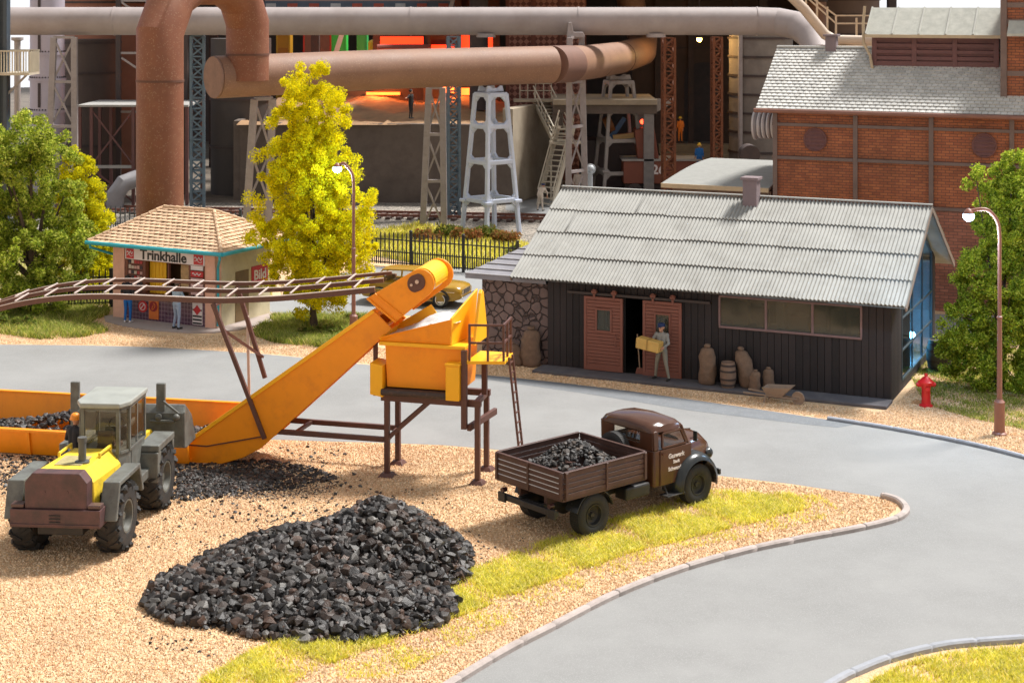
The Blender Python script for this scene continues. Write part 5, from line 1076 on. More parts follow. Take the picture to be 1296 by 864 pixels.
    if helmet:
        hm.lathe([(.118,.0),(.116,.05),(.098,.10),(.06,.135),(.001,.148)],20,(h.x,h.y+.012,h.z+.03)); hm.lathe([(.118,.0),(.150,-.008),(.150,.004),(.117,.012)],20,(h.x,h.y-.01,h.z+.03)); hm.build('helmet',mat('helmet_%d_%d'%(helmet[0]*99,helmet[1]*99),helmet,.4,.05,3,0),t,smooth=True)
    elif cap:
        hm.lathe([(.108,.0),(.120,.05),(.118,.085),(.07,.105),(.001,.110)],20,(h.x,h.y+.012,h.z+.045)); hm.prism([(h.x-.075,h.y-.085),(h.x+.075,h.y-.085),(h.x+.05,h.y-.165),(h.x-.05,h.y-.165)],'z',h.z+.045,h.z+.058); hm.build('cap',mat('cap_blue',cap,.8,.1,9,0),t,smooth=True)
    elif hair:
        hm.ball((h.x,h.y+.022,h.z+.045),.112,16,(1,1.02,.98),10); hm.v=[(x,y,z if y>h.y-.05 or z>h.z+.06 else h.z+.06+(z-h.z-.06)*.1) for x,y,z in hm.v]; hm.build('hair',mat('hair_%d'%(hair[0]*999),hair,.7,.2,20,.2),t,smooth=True)
    return t
# man carrying the parcel in front of the sliding door
mp=HL(4.12,-.42,.1)
person('man in grey jacket and blue cap carrying a yellow parcel before the hut',mp,HUT_A-8,dict(kneeL=(.19,-.08,.50),ankL=(.27,-.05,.09),kneeR=(-.17,-.03,.50),ankR=(-.25,.05,.09),elL=(.27,-.06,1.16),elR=(-.33,-.10,1.18),haL=(.20,-.30,1.08),haR=(-.44,-.24,1.02),chest=(0,.03,1.32),neck=(0,.0,1.5),head=(.0,-.05,1.64)),top=(.30,.29,.26),legs=(.27,.24,.18),shoes=(.03,.025,.02),cap=(.02,.04,.12),vox=.016)
tb=thing('parcel','yellow wrapped parcel held by the man before the hut','parcel',mp,HUT_A-8); b=MB(); b.hexa([(-.66,-.56,1.02),(.14,-.56,.93),(.14,-.21,.93),(-.66,-.21,1.02),(-.62,-.58,1.36),(.17,-.54,1.26),(.17,-.19,1.26),(-.62,-.20,1.36)]); pb=b.build('wrapping',mat('yellow_parcel',(.66,.40,.10),.6,.12,4,.15,25),tb,bevel=.03,seg=3)
b=MB(); b.bar((-.26,-.575,.98),(-.23,-.575,1.31),.03,.008,(0,1,0)); b.bar((-.23,-.57,1.318),(-.23,-.19,1.318),.03,.008); b.build('string',mat('parcel_string',(.42,.24,.06),.8),tb)
# kiosk customers
person('person with dark hair and bright blue trousers standing at the kiosk counter',KL(1.28,-.62,.05),KA+190,dict(haR=(-.15,-.30,1.10),haL=(.2,-.3,1.12)),top=(.02,.02,.025),legs=(.01,.13,.42),shoes=(.7,.68,.66),hair=(.02,.015,.012))
person('man in pale blue shirt and jeans leaning on the kiosk counter',KL(3.70,-.72,.05),KA+172,dict(haR=(-.2,-.38,1.10),elR=(-.27,-.12,1.16),haL=(.22,-.36,1.12),elL=(.27,-.1,1.16),head=(0,-.06,1.63),kneeL=(.12,-.06,.5),ankL=(.17,.0,.09)),top=(.30,.40,.48),legs=(.30,.38,.50),shoes=(.03,.025,.02),hair=(.10,.08,.06))
# worker on the far side of the loader
wl=Vector(G(95,612)); wl=Vector((W(95,540,37.6).x,37.6,0))
person('worker in dark jacket and orange helmet on the far side of the wheel loader',wl+Vector((0,0,.62)),150,dict(haL=(.3,-.25,1.05),elL=(.28,.0,1.16)),top=(.022,.022,.024),legs=(.20,.24,.33),helmet=(.85,.28,.02))
b=MB(); b.box(-.5,.5,-.45,.45,.5,.6); 
for x in (-.4,.4):
    for y in (-.38,.38): b.box(x-.05,x+.05,y-.05,y+.05,0,.5)
tp=thing('work_platform','low brown timber stand under the worker behind the loader','platform',wl,10)
b.build('deck',M['redwood'],tp,bevel=.01)
# steelworks staff
def bgp(label,px,py,Y,zf,rz,**k): w=W(px,py,Y); return person(label,(w.x,Y,zf),rz,group=None,vox=.03,**k)
bgp('man in black clothes standing on the raised sandy furnace deck',520,151,96.9,5.06,60,top=(.015,.013,.013),legs=(.012,.012,.012),pose=dict(elR=(-.40,-.05,1.32),haR=(-.62,-.1,1.30)),hair=(.02,.015,.01))
bgp('worker in white overalls and blue cap bending at the foot of the stairs',684,263,93,.012,150,top=(.62,.52,.42),legs=(.62,.52,.42),cap=(.05,.10,.22),pose=dict(pel=(0,.10,.90),chest=(0,-.12,1.18),neck=(0,-.24,1.32),head=(0,-.34,1.40),shL=(.185,-.2,1.26),shR=(-.185,-.2,1.26),elL=(.25,-.35,1.02),elR=(-.25,-.35,1.02),haL=(.2,-.45,.82),haR=(-.2,-.45,.82),kneeL=(.14,-.04,.5),ankL=(.2,.0,.09),ankR=(-.18,.05,.09)))
bgp('worker in white overalls standing between the trestle and the stairs',731,232,99,.012,20,top=(.60,.50,.42),legs=(.6,.5,.42),hair=(.2,.15,.1))
bgp('worker in orange suit and yellow helmet beside the rusty lattice column',861,187,112,2.35,200,top=(.80,.22,.03),legs=(.80,.22,.03),helmet=(.85,.55,.03))
bgp('worker in blue overalls and yellow helmet behind the low grey roofed shed',885,210,99,1.62,170,top=(.02,.14,.42),legs=(.02,.12,.36),helmet=(.85,.5,.03))
# ================================================================ HYDRANT, LAMPS, FENCES
M['hyd']=mat('hydrant_red',(.62,.015,.02),.35,.08,3,.03)
def hydrant():
    t=thing('fire_hydrant','bright red fire hydrant on the grass right of the hut','fire hydrant',G(1172,514))
    b=MB(); b.lathe([(0,0),(.20,0),(.20,.05),(.14,.08),(.125,.5),(.15,.62),(.155,.68),(0,.68)],24); b.build('body',M['hyd'],t,smooth=True)
    b=MB(); b.lathe([(.155,.68),(.235,.69),(.24,.74),(.17,.79),(.13,.84),(.10,.86),(.05,.9),(.05,.98),(0,.99)],24); b.build('cap',M['hyd'],t,smooth=True)
    for s in (-1,1): b=MB(); b.cyl((s*.12,0,.66),(s*.25,0,.66),.075,n=14); b.cyl((s*.25,0,.66),(s*.29,0,.66),.055,n=6); b.build('outlet',M['hyd'],t,smooth=True)
    b=MB(); b.cyl((0,-.12,.55),(0,-.2,.55),.06,n=14); b.build('front_outlet',M['hyd'],t,smooth=True)
hydrant()
M['lpole']=mat('rust_brown_lamp_post',(.26,.11,.075),.45,.15,5,.06,dirt=((.15,.07,.05),.3,5))
LAMPM=emit('lamp_glow',(.50,.76,1.),14.)
def lamp(label,loc,h,head,rz,pw=520):
    t=thing('street_lamp',label,'street lamp',loc,rz,'curved brown street lamps')
    b=MB(); b.lathe([(0,0),(.20,0),(.20,.05),(.15,.09),(.14,.85),(.15,.92),(.11,.96),(.085,1.0)],20); b.build('base',M['lpole'],t,smooth=True)
    b=MB(); b.cyl((0,0,.98),(0,0,h*.52),.075,.065,16); b.lathe([(.066,h*.52-.03),(.082,h*.52-.02),(.082,h*.52+.03),(.05,h*.52+.05)],16); P=spline([(0,0,h*.52),(0,0,h*.8),(0,0,h-.75),(-.06,0,h-.35),(-.28,0,h-.06),(-head*.6,0,h+.0),(-head,0,h-.06)],5); b.tube(P,[.055]*len(P),12); b.build('post',M['lpole'],t,smooth=True)
    b=MB(); b.lathe([(0.03,.12),(.07,.10),(.13,.02),(.15,-.03),(.13,-.03),(.10,.0),(0.0,.02)],18,(-head,0,h-.1)); b.build('shade',M['lpole'],t,smooth=True)
    b=MB(); b.ball((-head,0,h-.19),.16,16,(1,1,.9),12); b.build('bulb',LAMPM,t,smooth=True)
    l=bpy.data.lights.new('lamp_light','POINT'); l.energy=pw; l.color=(.42,.68,1.); l.shadow_soft_size=.12; lo=bpy.data.objects.new('lamp_light',l); COL.objects.link(lo); lo.parent=t; lo.location=(-head,0,h-.36); return t
lamp('lit brown street lamp with blue white glow beside the right hand tree',G(1265,550),6.28,.86,0)
lamp('lit brown street lamp standing in front of the tall yellow tree',(-5.63,57.0,0),6.33,.58,0,170)
M['fence']=mat('black_fence',(.018,.018,.019),.6,.2,4,.05); M['fenceg']=mat('grey_fence',(.06,.065,.075),.5,.2,4,.05)
def fence(label,pts,h,step,m,bay=2.6,low=True,z=.0):
    P=[Vector(p) for p in pts]; t=thing('picket_fence',label,'fence',P[0]); o=P[0]
    for i in range(len(P)-1):
        a,c=P[i]-o,P[i+1]-o; L=(c-a).length; nb=max(1,round(L/bay)); d=(c-a)/L
        for k in range(nb):
            p=a+d*(L*k/nb); q=a+d*(L*(k+1)/nb)
            b=MB(); b.box(p.x-.07,p.x+.07,p.y-.07,p.y+.07,z,h*1.05); b.ball((p.x,p.y,h*1.09),.085,10); b.build('post',m,t)
            b=MB(); n=int((q-p).length/step)
            for j in range(1,n):
                r=p.lerp(q,j/n); b.bar((r.x,r.y,.10),(r.x,r.y,h),.05,.05,(d.x,d.y,0)); b.add([(r.x-.03,r.y,h),(r.x+.03,r.y,h),(r.x,r.y,h+.10)],[(0,1,2)])
                if low: r2=p.lerp(q,(j-.5)/n); b.bar((r2.x,r2.y,.10),(r2.x,r2.y,h*.52),.035,.035,(d.x,d.y,0))
            b.build('pickets',m,t)
            for zz in (.18,h*.45,h*.82):
                b=MB(); b.bar((p.x,p.y,zz),(q.x,q.y,zz),.05,.05); b.build('rail',m,t)
    p=P[-1]-o; b=MB(); b.box(p.x-.07,p.x+.07,p.y-.07,p.y+.07,z,h*1.05); b.build('post',m,t); return t
fence('black picket fence in front of the grass bank left of the hut',[G(455,334),G(520,339),G(655,350)],1.5,.21,M['fence'])
fence('short black picket fence between the green trees and the kiosk',[G(40,392),G(141,388)],1.45,.22,M['fence'])
fence('grey picket fence far behind the kiosk roof',[(-24,83.5,0),(-11,79.5,0)],1.55,.26,M['fenceg'],low=True)
# ================================================================ TREES AND BUSHES
M['bark']=mat('tree_bark',(.09,.06,.04),.9,.3,6,.6,30)
def leafmat(name,cols,tr=.48): return mat(name,cols[0],.8,.15,.8,0,island=.22,island2=cols,trans=tr,spec=.2)
M['lyellow']=leafmat('yellow_foliage',[(.92,.80,.006),(.84,.74,.005),(.97,.86,.012),(.72,.66,.007),(.52,.50,.012)])
M['lygreen']=leafmat('yellow_green_foliage',[(.78,.70,.01),(.84,.74,.01),(.60,.58,.012),(.42,.44,.014)])
M['lgreen']=leafmat('green_foliage',[(.42,.50,.045),(.52,.58,.07),(.27,.36,.035),(.64,.66,.14),(.14,.20,.022)])
M['lright']=leafmat('fresh_green_foliage',[(.40,.50,.035),(.50,.58,.05),(.26,.36,.03),(.62,.66,.10),(.13,.2,.02)])
M['lrust']=leafmat('rust_foliage',[(.36,.13,.05),(.28,.16,.05),(.42,.22,.08),(.20,.18,.04)])
M['lbush']=leafmat('bush_foliage',[(.16,.22,.03),(.22,.24,.04),(.26,.2,.06),(.12,.16,.03)])
def clump_points(lobes,n,sub,subr,rs):
    """leaf positions in small clumps spread over the shells of the lobes"""
    L=np.array(lobes,float); w=(L[:,3]**2); w/=w.sum(); idx=rs.choice(len(L),sub,p=w); d=rs.randn(sub,3); d/=np.linalg.norm(d,axis=1)[:,None]
    rad=(L[idx,3]*(.55+.5*rs.rand(sub)**.6)); C=L[idx,:3]+d*rad[:,None]; S=subr*(.55+.9*rs.rand(sub))
    k=rs.randint(0,sub,n); e=rs.randn(n,3); e/=np.linalg.norm(e,axis=1)[:,None]; r=S[k]*(rs.rand(n)**.45); return C[k]+e*r[:,None]
def leaves(name,pts,size,m,parent,rs):
    n=len(pts); a=rs.randn(n,3); a/=np.linalg.norm(a,axis=1)[:,None]; t=rs.randn(n,3); b=np.cross(a,t); b/=np.linalg.norm(b,axis=1)[:,None]; s=size*(.5+rs.rand(n))[:,None]; c=np.cross(a,b)
    u=a*s; v=b*s*.5; w=c*s*.18
    V=np.stack([pts-u,pts+v+w,pts+u,pts-v+w],1).reshape(-1,3); F=np.arange(4*n).reshape(n,4); return npmesh(name,V,F,m,parent)
def tree(name,label,loc,lobes,n,size,m,sub=160,subr=.26,trunk=(.14,2.),seed=1,group=None,cat='tree'):
    rs=np.random.RandomState(seed); t=thing(name,label,cat,loc,0,group)
    leaves('crown',clump_points(lobes,n,sub,subr,rs),size,m,t,rs)
    r,h=trunk; b=MB(); P=[Vector((0,0,-.05))]+[Vector((.06*math.sin(k*1.7+seed),.06*math.cos(k*1.3+seed),h*k/5)) for k in range(1,6)]; b.tube(P,[r*1.25]+[r*(1-.14*k) for k in range(1,6)],10)
    for lb in lobes[::max(1,len(lobes)//9)]:
        c=Vector(lb[:3]); s0=P[min(5,2+R.randrange(3))] if c.z>h else P[2+R.randrange(2)]
        mid=s0.lerp(c,.5)+Vector((R.uniform(-.1,.1),R.uniform(-.1,.1),.1)); b.tube([s0,mid,c],[r*.5,r*.3,r*.12],6)
    b.build('trunk',M['bark'],t,smooth=True); return t
def at(px,py,Y,o,dy=0.): w=W(px,py,Y); return (w.x-o.x,dy,w.z)
# tall yellow tree
o=G(398,417); Y=o.y
L=[]
for px,py,rp in ((392,100,26),(385,128,30),(410,150,30),(370,165,34),(400,190,38),(360,205,34),(425,215,32),(385,240,44),(350,260,34),(440,250,34),(400,285,46),(360,310,38),(445,300,34),(410,335,44),(455,325,24),(370,345,34),(400,375,32),(345,295,22),(365,115,18),(420,120,18),(392,140,34),(392,180,36),(395,220,40),(395,260,44),(398,300,46),(400,345,46),(430,280,36),(350,300,34),(430,360,32)):
    L.append((*at(px,py,Y,o,R.uniform(-.5,.5)),rp*Y/FPX*1.0))
tree('deciduous_tree','tall bright yellow tree beside the kiosk rising in front of the pipes',o,L,190000,.042,M['lyellow'],820,.24,(.14,3.4),3)
# big green tree far left
o=G(45,398); Y=o.y; L=[]
for px,py,rp in ((40,170,30),(10,195,36),(62,205,34),(30,235,44),(-15,240,40),(78,250,26),(10,285,46),(60,290,40),(95,300,26),(-25,310,46),(30,330,48),(80,335,36),(5,365,40),(60,370,34),(-40,280,40),(-10,190,26)):
    L.append((*at(px,py,Y,o,R.uniform(-.8,.8)),rp*Y/FPX*1.0))
tree('deciduous_tree','dense green tree at the left edge of the photo',o,L,120000,.055,M['lgreen'],600,.26,(.2,3.),5)
o=G(100,378); Y=o.y; L=[]
for px,py,rp in ((96,202,12),(103,222,18),(93,238,16),(112,252,18),(100,275,22),(118,285,16),(108,310,24),(125,320,14),(100,345,26),(122,345,16)):
    L.append((*at(px,py,Y,o,R.uniform(-.4,.4)),rp*Y/FPX*1.3))
tree('deciduous_tree','narrow yellow green tree between the dense green tree and the kiosk',o,L,55000,.05,M['lygreen'],300,.21,(.1,2.5),8)
o=G(1262,492); Y=o.y; L=[]
for px,py,rp in ((1283,212,22),(1272,240,26),(1300,240,34),(1258,275,24),(1290,280,40),(1320,270,46),(1275,315,30),(1310,330,44),(1240,355,24),(1275,360,40),(1225,385,22),(1255,400,34),(1300,390,46),(1220,425,24),(1250,440,32),(1290,440,44),(1330,380,50),(1240,468,20),(1275,470,34),(1320,460,46),(1208,440,14),(1215,400,24),(1235,330,22),(1212,455,22),(1240,230,16),(1262,300,30),(1230,410,30)):
    L.append((*at(px,py,Y,o,R.uniform(-.6,.6)),rp*Y/FPX*1.04))
tree('deciduous_tree','bushy fresh green tree behind the right hand street lamp',o,L,170000,.044,M['lright'],800,.2,(.12,2.2),13)
# shrubs on the bank
for i,(px,py,rp,mm,lb) in enumerate(((540,300,10,'lrust','low rust red shrub left of the pale blue tower on the bank'),(563,296,12,'lbush','green brown shrub on the bank left of the tower legs'),(592,300,11,'lrust','rusty shrub between the feet of the pale blue tower'),(612,297,12,'lbush','green shrub at the centre of the pale blue tower feet'),(638,302,10,'lrust','rust coloured shrub at the right foot of the pale blue tower'),(655,318,9,'lbush','dark green shrub against the hut roof on the bank'))):
    o=G(px,py+8); k=o.y/FPX
    L=[(R.uniform(-.6,.6)*rp*k*2,R.uniform(-.3,.3),rp*k*(.5+.6*R.random()),rp*k*.55) for _ in range(8)]
    tree('shrub',lb,o,L,2200,.07,M[mm],40,.2,(.03,.4),20+i,'shrubs on the grass bank','shrub')
for i,(px,py,rp,lb) in enumerate(((405,425,14,'low weed clump at the foot of the tall yellow tree'),(455,408,10,'small weed clump beside the left street lamp foot'),(20,412,16,'weedy bush under the dense green tree'))):
    o=G(px,py); k=o.y/FPX; L=[(R.uniform(-.8,.8)*rp*k*2,R.uniform(-.3,.3),rp*k*.4*R.random(),rp*k*.5) for _ in range(7)]
    tree('shrub',lb,o,L,1800,.06,M['lbush'],40,.16,(.02,.2),40+i,None,'shrub')
# ================================================================ STEELWORKS BEHIND
M['rustpipe']=mat('rust_brown_pipe',(.205,.072,.034),.6,.16,1.2,.25,60,dirt=((.26,.12,.06),.35,.7),fleck=((.27,.14,.08),26,.93))
M['rustlong']=mat('tan_brown_pipe',(.25,.135,.085),.62,.16,.8,.25,60,dirt=((.17,.09,.055),.4,.45),fleck=((.30,.18,.11),26,.93))
M['lilac']=mat('greyish_pipe',(.36,.31,.30),.6,.14,.5,.15,40,dirt=((.25,.20,.18),.45,.35))
M['towerb']=mat('pale_blue_tower',(.50,.55,.66),.5,.1,2,.08)
M['towerg']=mat('grey_brown_tower',(.30,.27,.25),.55,.15,2,.1,dirt=((.18,.15,.13),.35,3))
M['trest']=mat('trestle_grey',(.32,.28,.27),.55,.15,2,.1,dirt=((.2,.16,.14),.3,3))
M['bluel']=mat('blue_lattice',(.11,.16,.20),.55,.2,3,.1,dirt=((.2,.2,.2),.25,4))
M['rustl']=mat('rusty_lattice',(.18,.06,.025),.8,.3,4,.2)
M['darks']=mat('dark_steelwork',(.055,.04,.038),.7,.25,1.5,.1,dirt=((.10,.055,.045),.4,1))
M['tank']=mat('brown_tank',(.08,.056,.046),.6,.2,.8,.1,dirt=((.07,.045,.04),.5,.5))
M['tankp']=mat('pale_tank',(.44,.40,.46),.5,.12,1,.1,dirt=((.3,.25,.28),.3,1))
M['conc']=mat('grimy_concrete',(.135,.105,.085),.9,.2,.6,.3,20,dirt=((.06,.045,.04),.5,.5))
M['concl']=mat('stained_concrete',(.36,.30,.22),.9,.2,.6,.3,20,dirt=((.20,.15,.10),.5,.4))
M['sand']=mat('furnace_sand',(.34,.20,.10),.95,.3,.6,.5,12,dirt=((.10,.06,.04),.45,.4))
M['silo']=mat('grey_silo',(.22,.19,.165),.75,.2,.8,.15,dirt=((.13,.10,.085),.45,.7))
M['cream2']=mat('cream_ironwork',(.50,.44,.34),.6,.12,2,.1)
M['brick']=brickmat('orange_brick',(.37,.125,.052),(.27,.084,.04),(.13,.06,.042),1.0,bw=.30,bh=.11)
M['brickr']=brickmat('red_brick',(.38,.15,.10),(.28,.105,.07),(.13,.075,.06),1.0,bw=.34,bh=.125)
M['post']=mat('brown_grey_frame',(.16,.11,.095),.7,.2,2,.15)
M['slate']=mat('grey_roof_tile',(.54,.53,.50),.8,.08,1.5,.1,island=.12,dirt=((.43,.42,.39),.3,.8))
M['felt']=mat('roofing_felt',(.44,.44,.39),.95,.2,3,.9,45)
M['louv']=mat('maroon_louvre',(.14,.055,.05),.6,.2,3,.15,dirt=((.22,.10,.09),.25,5))
T=thing
# ---- rust brown gas main: riser, mitred arch, drop and long run
def gas_main():
    t=T('gas_main','thick rust brown gas pipe with a tall arch and long run on towers','pipe',(0,0,0))
    r=1.0; A=Vector((-15.1,68.8,0)); Bp=Vector((-12.45,75.5,0)); d=(Bp-A); L=d.length; d.normalize()
    c1=A+Vector((0,0,10.8)); 
    path=[A,A+Vector((0,0,8.7)),A+Vector((0,0,10.75)),A+d*.95+Vector((0,0,12.3)),A+d*2.5+Vector((0,0,12.95)),Bp-d*2.2+Vector((0,0,12.95)),Bp-d*.7+Vector((0,0,12.3)),Bp+Vector((0,0,11.1)),Bp+Vector((0,0,9.6)),Bp+Vector((0,0,8.4))]
    b=MB(); b.tube(path,r,36); b.build('arch_pipe',M['rustpipe'],t,smooth=True,ang=25)
    for p in (A+Vector((0,0,8.7)),Bp+Vector((0,0,9.62))):
        b=MB(); b.cyl(p-Vector((0,0,.05)),p+Vector((0,0,.05)),r+.025,n=36); b.build('seam_ring',mat('seam_dark',(.12,.05,.03),.7),t,smooth=True)
    P=[W(272,98,75),W(490,88,80.8),W(697,82,86.2)]; 
    Q=[P[0],P[1],P[2]]; b=MB(); b.tube(Q,r,36); b.build('long_pipe',M['rustlong'],t,smooth=True,ang=30)
    u=(P[1]-P[0]).normalized(); b=MB(); b.cyl(P[0]-u*.02,P[0]-u*.10,r-.02,n=36); b.build('end_plate',mat('end_plate_brown',(.25,.15,.11),.8,.2,2,.3,40),t,smooth=True)
    e=P[2]; b=MB(); b.tube([e+(e-P[1]).normalized()*.04,W(722,81,88.6)],r+.02,36); b.build('elbow_collar',mat('collar_brown',(.17,.085,.06),.7,.15,1,.2),t,smooth=True)
    b=MB(); b.tube([W(718,81,88.2),W(745,79,92.5),W(786,73,101),W(812,65,108),W(814,48,112),W(802,22,114),W(792,-30,114)],.99,36); b.build('far_pipe',M['rustlong'],t,smooth=True,ang=25)
    for px,py,Y in ((756,77.5,94.8),(785,73.2,100.8)): 
        p=W(px,py,Y); n=(W(786,73,101)-W(745,79,92.5)).normalized(); b=MB(); b.cyl(p-n*.05,p+n*.05,1.015,n=36); b.build('seam_ring',mat('seam_dark',(.12,.05,.03),.7),t,smooth=True)
gas_main()
def main2():
    t=T('overhead_pipe','long pale grey overhead pipe crossing the whole steelworks','pipe',(0,0,0)); Y=92.; r=.80
    z=11.0; b=MB(); x1=W(958,28,Y).x
    b.tube([(-36,Y,z),(x1,Y,z)],r,32); b.build('straight_pipe',M['lilac'],t,smooth=True)
    b=MB(); b.tube([(x1+.01,Y,z),W(985,28,Y),W(1010,33,Y-1.0),W(1027,46,Y-2.2),W(1033,64,Y-3),W(1034,110,Y-3)],r,32); b.build('elbow',M['lilac'],t,smooth=True,ang=20)
    for px in (145,520,732,958):
        x=W(px,28,Y).x; b=MB(); b.tube([(x-.04,Y,z),(x+.04,Y,z)],r+.03,32); b.build('weld_ring',M['lilac'],t,smooth=True)
    b=MB(); b.tube([(-36,Y+.05,z+.02),(-36.5,Y,z)],r,8); 
    for px in (615,830): x=W(px,45,Y).x; b=MB(); b.cyl((x,Y-.1,z-r-.12),(x,Y-.1,z-r+.1),.55,n=24); b.build('manhole',M['lilac'],t,smooth=True)
main2()
# ---- supports
def portal_tower(label,loc,h,wb,wt,rz,m,lev):
    t=T('pipe_support_tower',label,'tower',loc,rz,'tapered towers carrying the brown pipe')
    def wd(z): return wb+(wt-wb)*z/h
    for sx in (-1,1):
        for sy in (-1,1):
            b=MB(); b.bar((sx*wb/2,sy*wb/2,0),(sx*wt/2,sy*wt/2,h),.21,.21); l=b.build('leg',m,t,bevel=.04)
            b=MB(); b.box(sx*wd(h*.22)/2-.22,sx*wd(h*.22)/2+.22,sy*wd(h*.22)/2-.22,sy*wd(h*.22)/2+.22,h*.22,h*.22+.16); b.build('bracket',m,l,bevel=.03)
    for z in lev:
        a=wd(z)/2
        for p,q in (((-a,-a),(a,-a)),((a,-a),(a,a)),((a,a),(-a,a)),((-a,a),(-a,-a))):
            b=MB(); b.bar((*p,z),(*q,z),.2,.24); b.build('ring_beam',m,t,bevel=.04)
            p=Vector((*p,z));q=Vector((*q,z)); d=(q-p).normalized(); 
            for e,s in ((p,1),(q,-1)):
                for up in ((1,-1) if z<h*.99 else (-1,)):
                    b=MB(); b.prism([(0,0),(.28,0),(0,.28)],'y',-.07,.07); k=len(b.v)-6
                    for i in range(k,k+6): v=b.v[i]; b.v[i]=tuple(e+d*s*(v[0]+.08)+Vector((0,0,up*(v[2]+.1)))+d.cross(Vector((0,0,1)))*v[1])
                    b.build('gusset',m,t)
    b=MB(); 
    for s in (-1,1): b.prism([(-wt*.5,h+.12),(wt*.5,h+.12),(wt*.42,h+.42),(wt*.3,h+.42),(wt*.15,h+.30),(-wt*.15,h+.30),(-wt*.3,h+.42),(-wt*.42,h+.42)],'y',s*wt*.30-.05,s*wt*.30+.05)
    b.build('saddle',m,t,bevel=.02); return t
p=W(621,300,84.2); portal_tower('pale blue tapered steel tower on the grass bank under the brown pipe',(p.x,84.2,0),7.3,2.15,1.15,38,M['towerb'],(1.75,3.75,5.6,7.25))
p=W(783,200,100.5); portal_tower('grey brown tapered steel tower behind the hut roof under the brown pipe',(p.x,100.5,0),7.15,2.7,1.4,12,M['towerg'],(1.5,3.5,5.4,7.1))
def trestle(label,pl_b,pr_b,pl_t,pr_t,zt,m,nx=3,hor=True,cap=False):
    a,b_,c,d=[Vector(v) for v in (pl_b,pr_b,pl_t,pr_t)]; t=T('pipe_trestle',label,'trestle',(a+b_)/2,0,'flat braced trestles under the pipes'); o=(a+b_)/2
    a,b_,c,d=a-o,b_-o,c-o,d-o
    for p,q in ((a,c),(b_,d)): 
        mb=MB(); mb.bar(p,q,.34,.28,(0,1,0)); l=mb.build('leg',m,t,bevel=.03)
    for k in range(nx):
        z0,z1=k/nx,(k+1)/nx; p0,p1=a.lerp(c,z0),a.lerp(c,z1); q0,q1=b_.lerp(d,z0),b_.lerp(d,z1)
        off=Vector((0,.06,0))
        mb=MB(); mb.bar(p0+off,q1+off,.10,.10,(0,1,0)); mb.build('brace',m,t); mb=MB(); mb.bar(q0-off,p1-off,.10,.10,(0,1,0)); mb.build('brace',m,t)
        if hor: mb=MB(); mb.bar(p1,q1,.16,.2,(0,1,0)); mb.build('crossbar',m,t)
    if cap: mb=MB(); mb.prism([(-.5,0),(.5,0),(.5,.12),(.4,.3),(-.12,.3),(-.24,.85),(-.42,.85),(-.5,.12)],'y',-.3,.3); e=(c+d)/2; mb.v=[(x+e.x,y+e.y,z+e.z) for x,y,z in mb.v]; mb.build('saddle',m,t,bevel=.03)
    return t
def tw(px,Y,z): return ((px-CX)/FPX*Y,Y,z)
trestle('grey braced trestle standing on the ballast left of the blue lattice column',tw(535,86,0),tw(562,86,0),tw(543,86,7.5),tw(560,86,7.5),7.5,M['trest'],3)
trestle('grey braced trestle under the closed end of the brown pipe',tw(309,76.6,0),tw(338,77,0),tw(322,76.6,7.45),tw(345,77,7.45),7.4,M['trest'],3)
trestle('lilac grey braced trestle at the far left under the overhead pipe',tw(60,91,0),tw(95,91,0),tw(68,91,10.1),tw(94,91,10.1),10,M['trest'],4)
trestle('brown grey trestle behind the hut roof with saddle holding the overhead pipe',tw(719,90.3,0),tw(741,91.5,0),tw(721,90.3,10.1),tw(736,91.5,10.1),10,M['trest'],4,True,True)
def lattice(label,px,Y,z0,z1,w,m,grp):
    x=(px-CX)/FPX*Y; t=T('lattice_column',label,'lattice column',(x,Y,z0),8,grp); h=z1-z0; a=w/2
    for sx in (-1,1):
        for sy in (-1,1): b=MB(); b.box(sx*a-.07,sx*a+.07,sy*a-.07,sy*a+.07,0,h); b.build('corner_post',m,t)
    n=int(h/(w*.8)); 
    for f in range(4):
        b=MB()
        for k in range(n):
            za,zb=h*k/n,h*(k+1)/n; s=1 if (k+f)%2 else -1
            if f<2: y=(-a if f==0 else a); b.bar((-a*s,y,za),(a*s,y,zb),.09,.05,(0,1,0)); b.bar((-a,y,zb),(a,y,zb),.07,.05,(0,1,0))
            else: y=(-a if f==2 else a); b.bar((y,-a*s,za),(y,a*s,zb),.05,.09,(1,0,0)); b.bar((y,-a,zb),(y,a,zb),.05,.07,(1,0,0))
        b.build('lacing',m,t)
    return t
lattice('blue grey lattice column right of the riser of the brown pipe',250,92.6,0,10.15,.72,M['bluel'],'blue grey lattice columns')
lattice('blue grey lattice column between the grey trestle and the pale tower',574,90,0,10.15,.62,M['bluel'],'blue grey lattice columns')
lattice('rusty lattice column beside the red wagon',846,96,0,9.95,.62,M['rustl'],'rusty lattice columns')
lattice('thin rusty lattice column left of the grey ringed silo',907,98,0,9.95,.5,M['rustl'],'rusty lattice columns')
